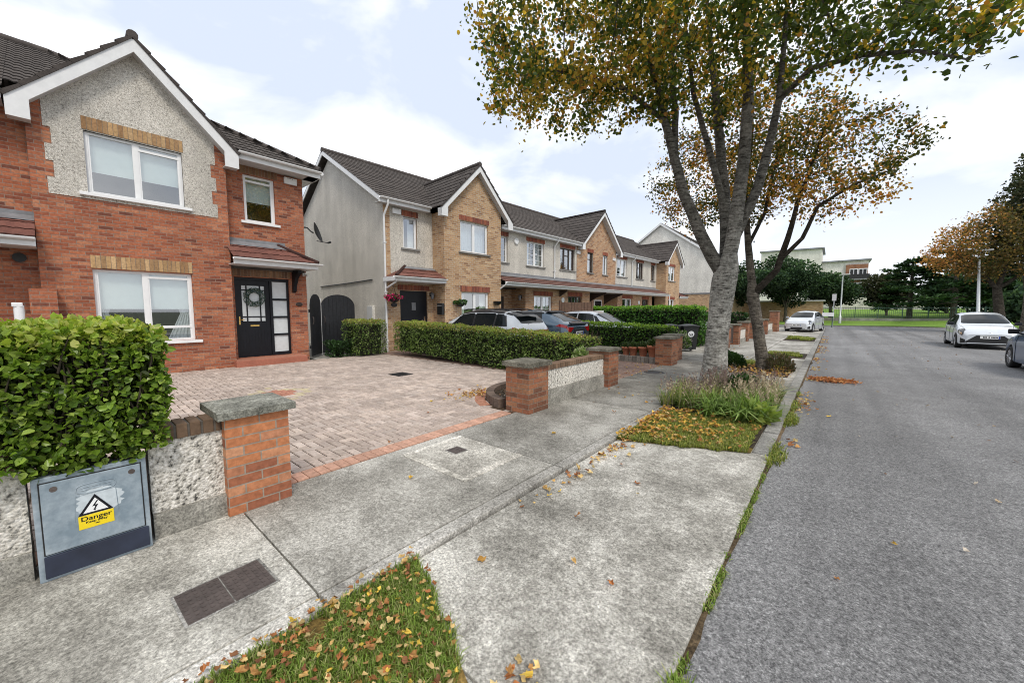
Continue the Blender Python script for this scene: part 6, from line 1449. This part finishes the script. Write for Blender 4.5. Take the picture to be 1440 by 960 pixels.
# --- grey-blue coupe crossover, tail towards the road
CPE = [(-2.18, .76, .42, .88, .96, .60), (-2.14, .86, .34, 1.02, 1.10, .62), (-2.0, .97, .30, 1.06, 1.14, .62), (-1.8, 1.0, .28, 1.08, 1.24, .6), (-1.4, 1.01, .26, 1.09, 1.40, .6), (-.9, 1.0, .25, 1.06, 1.50, .62), (-.3, .99, .25, 1.02, 1.55, .64), (.2, .99, .25, .99, 1.50, .66), (.8, 1.0, .25, .97, 1.23, .74), (1.15, 1.0, .25, .95, 1.04, .82), (1.6, .98, .25, .91, .99, .76), (2.0, .9, .27, .82, .90, .7), (2.18, .76, .3, .7, .76, .6)]
def cpe_back(r, B):
    x0 = B.x0
    mb = MB(); mb.prism([(x0 + .02, -.66, 1.10), (x0 + .02, .66, 1.10), (x0 - .07, .60, 1.06), (x0 - .07, -.60, 1.06)], (0, 0, .035)); mb.build('tail_spoiler', M['black'], r)
    mb = MB(); mb.prism([(-1.05, -.52, 1.50), (-1.05, .52, 1.50), (-1.32, .5, 1.455), (-1.32, -.5, 1.455)], (0, 0, .03)); mb.build('roof_spoiler', M['black'], r)
    for sg in (1, -1):
        mb = MB(); mb.grid(B.patch(x0 + .004, x0 + .42, 2.45, 3.0, sg, 6, 4, .014, (0, -.14))); mb.prism([(x0 - .012, sg * .38, .96), (x0 - .012, sg * .68, .98), (x0 - .012, sg * .70, .82), (x0 - .012, sg * .56, .80)], (.04, 0, 0)); mb.build('tail_light', M['tail'], r)
    mb = MB(); mb.box(x0 - .035, x0 + .1, -.78, .78, .40, .58, bev=.03); mb.box(x0 - .015, x0 + .12, -.80, .80, .28, .40, bev=.02); mb.build('rear_bumper', M['cdark'], r)
    mb = MB(); mb.box(x0 - .02, x0, -.36, .36, .66, .90, bev=.01); mb.build('plate_recess', M['cdark'], r); plate(r, x0 - .022, .76, -1)
car('grey blue sloping-back car parked beside the white estate car, plate and red tail lamps showing', (-9.0, 11.78, 0), R(180), CPE, (1.3, -1.34), 1.80, pgb, [(-1.15, -.42, (.14, .04), 3.14, 3.98), (-.34, .40, (0, -.12), 3.14, 3.98), (.46, .76, (-.16, -.38), 3.14, 3.9)], (1.08, .24, 4.2, .1), (-1.98, -1.38, 4.5, -.04), Rw=.34, back=cpe_back, mirrors=(.8, 1.0, M['black']), cladding=True)

# ================================================================== wheelie bins
def bin_(loc, rz, label, logo):
    r = empty('wheelie_bin', loc, rz, label, 'wheelie bin', 'black wheelie bins')
    mb = MB(); b, t_ = .235, .29; zs = (.08, .94)
    vs = [(-b, -b * .92, .08), (b, -b * .92, .08), (b, b * .92, .08), (-b, b * .92, .08), (-t_, -t_ * .95, .94), (t_, -t_ * .95, .94), (t_, t_ * .95, .94), (-t_, t_ * .95, .94)]
    mb.mesh(vs, [(3, 2, 1, 0), (0, 1, 5, 4), (1, 2, 6, 5), (2, 3, 7, 6), (3, 0, 4, 7)]); mb.box(-.31, .31, -.3, .3, .90, .95, bev=.012)
    for sg in (-1, 1): mb.box(.236 + .0, .262, sg * .1 - .012, sg * .1 + .012, .12, .3)
    mb.build('body', M['plastic'], r)
    mb = MB(); rows = []
    for x in np.linspace(-.33, .34, 8): rows.append([(x, y, .955 + .075 * math.cos(y / .33 * 1.35) * math.cos((x - .0) / .36 * 1.3)) for y in np.linspace(-.31, .31, 9)])
    mb.grid(rows); mb.box(-.33, .345, -.312, .312, .945, .972, bev=.01); l = mb.build('lid', M['plastic'], r)
    mb = MB(); mb.tube([(-.38, -.2, .92), (-.38, .2, .92)], .02, 8); mb.tube([(-.3, -.2, .9), (-.38, -.2, .92)], .016, 6); mb.tube([(-.3, .2, .9), (-.38, .2, .92)], .016, 6); mb.build('handle', M['plastic'], r)
    for sg in (1, -1):
        mb = MB(); mb.tube([(-.24, sg * .2, .1), (-.24, sg * .26, .1)], .1, 16); mb.build('wheel', M['rubber'], r)
    if logo:
        mb = MB(); mb.disc((.2935, 0, .66), (1, 0, -.064), .115, 28); mb.box(.247, .25, -.07, .07, .155, .175); s = mb.build('sticker', M['white'], r)
        text_mesh('logo', 'G', .19, M['black'], s, (.2965, 0, .66), (R(86.4), 0, R(90)), .0006, .003)
    return r
bin_((-4.2, 15.4, 0), R(-52), 'black wheelie bin with round white G sticker, beside the big tree trunk', True)
bin_((-4.75, 15.0, 0), R(-52), 'black wheelie bin half hidden behind the hedge end and brick piers', False)

# brown fence panel and white box in the middle gardens
r = empty('fence_panel', (-9.4, 15.9, 0), 0, 'brown boarded fence panel in front of the dark brown ground floor window', 'fence'); mb = MB()
for k in range(9): mb.box(-.02 + (k % 2) * .008, .02, -.75 + k * .17, -.75 + k * .17 + .155, .1, 1.92)
mb.build('board_panel', M['wood'], r); mb = MB(); mb.box(-.05, .05, -.86, -.77, 0, 2.0); mb.box(-.05, .05, .79, .88, 0, 2.0); mb.build('fence_post', M['wood'], r); r.rotation_euler.z = R(-35)
r = empty('storage_box', (-8.6, 16.25, 0), 0, 'white box standing beside the brown fence panel', 'box'); mb = MB(); mb.box(-.3, .3, -.3, .3, .05, 1.45, bev=.03); mb.build('case', M['white'], r); mb = MB(); mb.box(-.32, .32, -.32, .32, 1.45, 1.52, bev=.02); mb.build('lid', M['fascia'], r)

# ================================================================== beyond the side street
F = empty('park_fence', (0, 61.6, 0), 0, 'dark green vertical bar fence on a low wall along the park', 'fence')
mb = MB(); mb.box(-60, 60, -.15, .15, -.1, .62); mb.build('low_wall', M['concsm'], F)
mb = MB(); mb.box(-.04, .04, -.04, .04, .6, 1.95); fp = mb.build('fence_post', M['green'], F); fp.location.x = -16
for k in range(-7, 14): q = fp.copy(); COL.objects.link(q); q.parent = F; q.location.x = k * 2.0
mb = MB(); mb.box(-54, 66, -.02, .02, .72, .77); mb.box(-54, 66, -.02, .02, 1.78, 1.83); mb.build('rail', M['green'], F)
mb = MB()
for k in range(-300, 400): mb.box(k * .155 - .011, k * .155 + .011, -.011, .011, .7, 1.9)
o = mb.build('bars', M['green'], F, kind='stuff')
def lamp_post(x, y, h, label, arm=(-1, 0), r0=.07):
    r = empty('street_lamp', (x, y, -.03), 0, label, 'street lamp'); mb = MB(); mb.tube([(0, 0, 0), (0, 0, .9), (0, 0, .95), (0, 0, h - .2), (arm[0] * .1, arm[1] * .1, h)], [r0 * 1.35, r0 * 1.3, r0 * .8, r0 * .6, r0 * .55], 10); mb.build('column', M['steel'], r)
    mb = MB(); mb.box(-.18, .62, -.12, .12, h - .02, h + .10, bev=.03); mb.build('lamp_head', M['soffit'], r); return r
lamp_post(.62, 57.5, 5.55, 'slim grey street lamp at the park edge beyond the silver white car', (1, 0), .10)
lamp_post(7.75, 41.0, 5.6, 'pale grey lamp column rising behind the white hatchback', (.3, 1), .115).rotation_euler = (0, R(-3), 0)
r = empty('street_sign', (-.35, 44.6, 0), R(0), 'white street nameplate on short posts by the silver white car', 'sign'); mb = MB(); mb.box(-.42, .42, -.02, .02, 1.0, 1.32); mb.build('nameplate', M['white'], r)
for x in (-.32, .32): mb = MB(); mb.box(x - .04, x + .04, .021, .09, 0, 1.46); mb.build('post', M['green'], r)
r = empty('sign_pole', (.0, 45.3, 0), 0, 'thin pole with small pale sign above the street nameplate', 'sign'); mb = MB(); mb.tube([(0, 0, 0), (0, 0, 3.0)], .035, 8); mb.build('post', M['steel'], r); mb = MB(); mb.box(-.15, .15, -.05, -.03, 2.4, 3.0); mb.build('sign_plate', M['soffit'], r)
r = empty('gate_pier', (9.2, 35.5, 0), 0, 'pale stone pier at the frame edge behind the dark blue car', 'pier'); mb = MB(); mb.box(-.5, .5, -.5, .5, 0, 1.6); mb.build('shaft', M['dash'], r); mb = MB(); mb.box(-.56, .56, -.56, .56, 1.6, 1.7, bev=.02); mb.build('capstone', M['cap'], r)

# brick and rendered park buildings, apartment block
Bq = empty('low_brick_building', (-7.0, 58.5, 0), 0, 'low buff brick wall building glimpsed behind the park trees', 'building'); mb = MB(); mb.box(-6, 6, 0, 4, 0, 2.6); mb.build('wall', M['yel'], Bq); mb = MB(); mb.box(-6.2, 6.2, -.2, 4.2, 2.6, 2.75); mb.build('roof', M['soffit'], Bq)
Bq = empty('park_pavilion', (9.0, 92, 1.4), 0, 'low grey brick pavilion with pale flat roof across the park lawn', 'building'); mb = MB(); mb.box(-9, 5, 0, 6, -.4, 2.4); mb.build('wall', M['dash'], Bq); mb = MB(); mb.box(-2, 5.6, -.6, 6.5, 2.4, 2.75); mb.build('roof', M['white'], Bq)
Bq = empty('park_shed', (20, 88, 1.3), 0, 'small pale roofed park building seen under the cedar branches', 'building'); mb = MB(); mb.box(-4, 4, 0, 5, -.4, 2.2); mb.build('wall', M['dash'], Bq); mb = MB(); mb.box(-4.4, 4.4, -.4, 5.4, 2.2, 2.5); mb.build('roof', M['white'], Bq)
AP = empty('apartment_block', (0, 110, 0), 0, 'pale apartment block with brick corner, balconies and monopitch roofs beyond the park trees', 'building')
mb = MB(); mb.prism([(-14, 0, 0), (-2.6, 0, 0), (-2.6, 0, 15.1), (-14, 0, 15.3)], (0, 12, 0)); mb.prism([(-2.6, 1, 0), (5.2, 1, 0), (5.2, 1, 12.1), (-2.6, 1, 12.05)], (0, 12, 0)); mb.build('wall', M['dashpale'], AP)
mb = MB(); mb.box(1.6, 5.15, .6, .99, 0, 11.3); mb.build('brick_panel', M['pierold'], AP); mb = MB(); mb.prism([(-14.3, -.4, 15.3), (-2.2, -.4, 15.1), (-2.2, -.4, 15.4), (-14.3, -.4, 15.6)], (0, 13, 0)); mb.prism([(-2.9, .5, 12.05), (5.6, .5, 12.1), (5.6, .5, 12.4), (-2.9, .5, 12.35)], (0, 13, 0)); mb.build('roof', M['lead'], AP)
for z in (2.6, 5.4, 8.3):
    for x in (2.9, 4.35):
        mb = MB(); mb.box(x - .7, x + .7, .5, .59, z, z + 2.1); q = mb.build('window', M['white'], AP); mb = MB(); mb.box(x - .56, x - .07, .46, .5, z + .15, z + 1.95); mb.box(x + .07, x + .56, .46, .5, z + .15, z + 1.95); mb.build('pane', M['cglass'], q)
    mb = MB(); mb.box(1.2, 5.4, -.9, .58, z - .35, z - .1); q = mb.build('balcony', M['lead'], AP); mb = MB(); mb.box(1.2, 5.4, -.9, -.84, z - .1, z + .85); mb.box(5.34, 5.4, -.84, .55, z - .1, z + .85); mb.build('balustrade', M['cdark'], q)

# trees beyond the street
def crown_tree(label, x, y, h, rad, trunk_h, pal, n, size, name='park_tree', z0=0.0, lob=9, seed=1, wy=1.0, group='trees in the park beyond the side street', barkm='bark2', trunk_r=.16, sq=1.0, leafmat='far', hollow=.35):
    rs = np.random.default_rng(seed); r = empty(name, (x, y, z0), 0, label, 'tree', group); cz = (h + trunk_h) / 2; rz_ = (h - trunk_h) / 2
    cs = rs.normal(size=(lob, 3)); cs /= np.linalg.norm(cs, axis=1, keepdims=True); cs *= rs.uniform(.35, .72, (lob, 1)); lr = rs.uniform(.34, .52, lob); cs = np.vstack([cs, [[0, 0, 0]]]); lr = np.append(lr, .55); k = rs.choice(lob + 1, n, p=lr ** 2 / (lr ** 2).sum())
    d = rs.normal(size=(n, 3)); d /= np.linalg.norm(d, axis=1, keepdims=True); q = cs[k] + d * (lr[k] * rs.uniform(hollow, 1.08, n) ** .6)[:, None]
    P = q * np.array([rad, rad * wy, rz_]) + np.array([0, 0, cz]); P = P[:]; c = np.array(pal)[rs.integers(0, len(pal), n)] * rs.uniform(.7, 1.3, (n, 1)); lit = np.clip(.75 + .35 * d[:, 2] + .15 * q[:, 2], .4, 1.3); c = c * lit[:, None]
    leaves_np(P, d * .6 + rs.normal(size=(n, 3)) * .7, d + rs.normal(size=(n, 3)) * .6, rs.uniform(.6, 1.3, n) * size, c, 'crown', M[leafmat], r, wid=.4)
    mb = MB(); top = Vector((0, 0, cz)); mb.tube([(0, 0, -.3), (.03, 0, trunk_h * .6), (0, .02, trunk_h), top], [trunk_r * 1.25, trunk_r, trunk_r * .85, trunk_r * .4], 9)
    for i in range(lob): a = Vector((0, 0, trunk_h * rs.uniform(.75, 1.25))); b = Vector(cs[i] * np.array([rad, rad * wy, rz_]) * .9) + Vector((0, 0, cz)); mb.tube([a, a.lerp(b, .5) + Vector((0, 0, -.1)), b], [trunk_r * .5, trunk_r * .3, trunk_r * .1], 6, cap=False)
    mb.build('trunk', M[barkm], r); return r
DG = [(.032, .068, .028), (.05, .098, .038), (.07, .125, .048), (.038, .076, .042)]
MG = [(.035, .075, .022), (.05, .095, .028), (.028, .06, .018)]
crown_tree('dark green broad tree behind the fork of the smaller street tree', -7.6, 53, 7.6, 3.3, 2.2, DG, 6000, .24, seed=3)
crown_tree('dark green round tree beyond the parked silver white car', -4.4, 56, 7.9, 3.4, 1.9, DG, 8000, .24, seed=4)
crown_tree('lighter green topped tree just left of the slim street lamp', -.3, 62, 6.9, 3.2, 1.4, DG + MG, 7500, .25, seed=5, z0=.4)
crown_tree('dark tree filling the gap behind the big street tree trunk', -10.5, 55, 6.8, 3.4, 1.8, DG, 4200, .32, seed=6)
crown_tree('brownish green bushy tree right of the apartment block', 5.4, 71, 6.4, 3.0, .6, [(.045, .05, .022), (.06, .06, .03), (.035, .045, .018)], 3600, .36, seed=8, z0=.6)
crown_tree('dense dark evergreen behind the white hatchback', 11.5, 76, 6.0, 4.2, .5, DG, 5200, .36, seed=9, z0=.6)
crown_tree('dark evergreen mass behind the autumn tree trunk', 15.8, 70, 6.8, 4.6, .4, DG, 5200, .4, seed=10, z0=.6)
crown_tree('dark hedge-like tree at the frame edge behind the stone pier', 13.2, 52, 4.4, 3.0, .2, DG, 4200, .3, seed=11)
crown_tree('tall dark tree at the right frame edge, highest of the far trees', 10.4, 44.0, 14.8, 2.7, 2.6, [(.035, .05, .022), (.05, .062, .03), (.075, .07, .035)], 12000, .17, seed=12, group=None, hollow=.2, trunk_r=.2)
# cedars: tiers of flat boughs with gaps
def cedar(label, x, y, h, rad, seed, z0=.5):
    rs = np.random.default_rng(seed); r = empty('cedar_tree', (x, y, z0), 0, label, 'tree', 'trees in the park beyond the side street'); Ps, Cs = [], []; mb = MB(); mb.tube([(0, 0, -.3), (0, 0, h * .5), (0, 0, h)], [.3, .2, .05], 9)
    for k in range(34):
        z = h * rs.uniform(.18, .98); L_ = rad * (1.1 - .7 * (z / h) ** 1.4) * rs.uniform(.6, 1.05); a = rs.uniform(0, 6.28); e = Vector((math.cos(a) * L_, math.sin(a) * L_, z + L_ * rs.uniform(-.08, .18))); mb.tube([(0, 0, z), Vector((0, 0, z)).lerp(e, .6), e], [.07, .045, .015], 5, cap=False)
        m = 170; u = rs.uniform(.3, 1.05, m); w_ = rs.normal(size=m) * .16 * L_; p = np.stack([math.cos(a) * L_ * u - math.sin(a) * w_, math.sin(a) * L_ * u + math.cos(a) * w_, z + (e.z - z) * u + rs.normal(size=m) * .1], 1); Ps.append(p); Cs.append(np.array(DG)[rs.integers(0, 4, m)] * rs.uniform(.7, 1.3, (m, 1)))
    P = np.concatenate(Ps); n = len(P); leaves_np(P, rnd_unit(n) * np.array([1, 1, .25]), rnd_unit(n) * .4 + np.array([0, 0, 1]), rs.uniform(.2, .45, n), np.concatenate(Cs), 'crown', M['far'], r, wid=.3); mb.build('trunk', M['bark2'], r)
cedar('dark layered cedar left of the white hatchback roof', 7.0, 66, 7.4, 4.0, 21); cedar('dark layered cedar directly behind the white hatchback', 10.2, 64, 8.6, 4.6, 22); cedar('dark layered cedar behind the pale lamp column', 13.4, 66, 7.6, 4.2, 23)
# autumn tree by the lamp column
lim3 = [('trunk', None, [(8.9, 42, -.1), (8.85, 42, 1.0), (8.7, 42, 2.2), (8.6, 42, 3.0)], [.32, .26, .24, .22]), ('a', 1, [(8.6, 42, 3.0), (7.7, 41.5, 4.2), (6.7, 41, 5.2)], [.14, .1, .04]), ('b', 1, [(8.6, 42, 3.0), (8.9, 42, 4.6), (9.0, 42, 6.4)], [.15, .1, .04]), ('c', 1, [(8.6, 42, 3.0), (9.8, 42, 4.2), (10.8, 42, 5.4)], [.13, .09, .04])]
A_ = ell(1100, ((8.0, 41.6, 6.0), (3.0, 2.6, 2.5), 3), ((9.4, 42, 6.8), (2.0, 2.0, 2.0), 1.2), ((6.4, 41, 5.2), (1.7, 1.6, 1.2), .9)); A_ = A_[A_[:, 2] > 3.3]
OR = np.array([(.50, .26, .10), (.58, .32, .12), (.44, .21, .10), (.40, .28, .10)]); DK = np.array([(.11, .105, .04), (.15, .11, .05), (.08, .085, .03), (.2, .15, .06)])
def autcol(P, n):
    p = np.clip(.55 - (P[:, 0] - 6.0) * .26 + .10 * (P[:, 2] - 5), .05, .85); y = RNG.uniform(size=n) < p; return np.where(y[:, None], OR[RNG.integers(0, 4, n)], DK[RNG.integers(0, 4, n)]) * RNG.uniform(.7, 1.25, (n, 1))
tree('autumn_tree', 'rusty orange autumn tree with stout trunk behind the pale lamp column', (8.9, 42, 0), lim3, A_, autcol, 12000, .12, 'bark2', step=.4, dk=.6, di=3.5, leafmat='tleaf', twig=.05, clump=.22, droop=0)
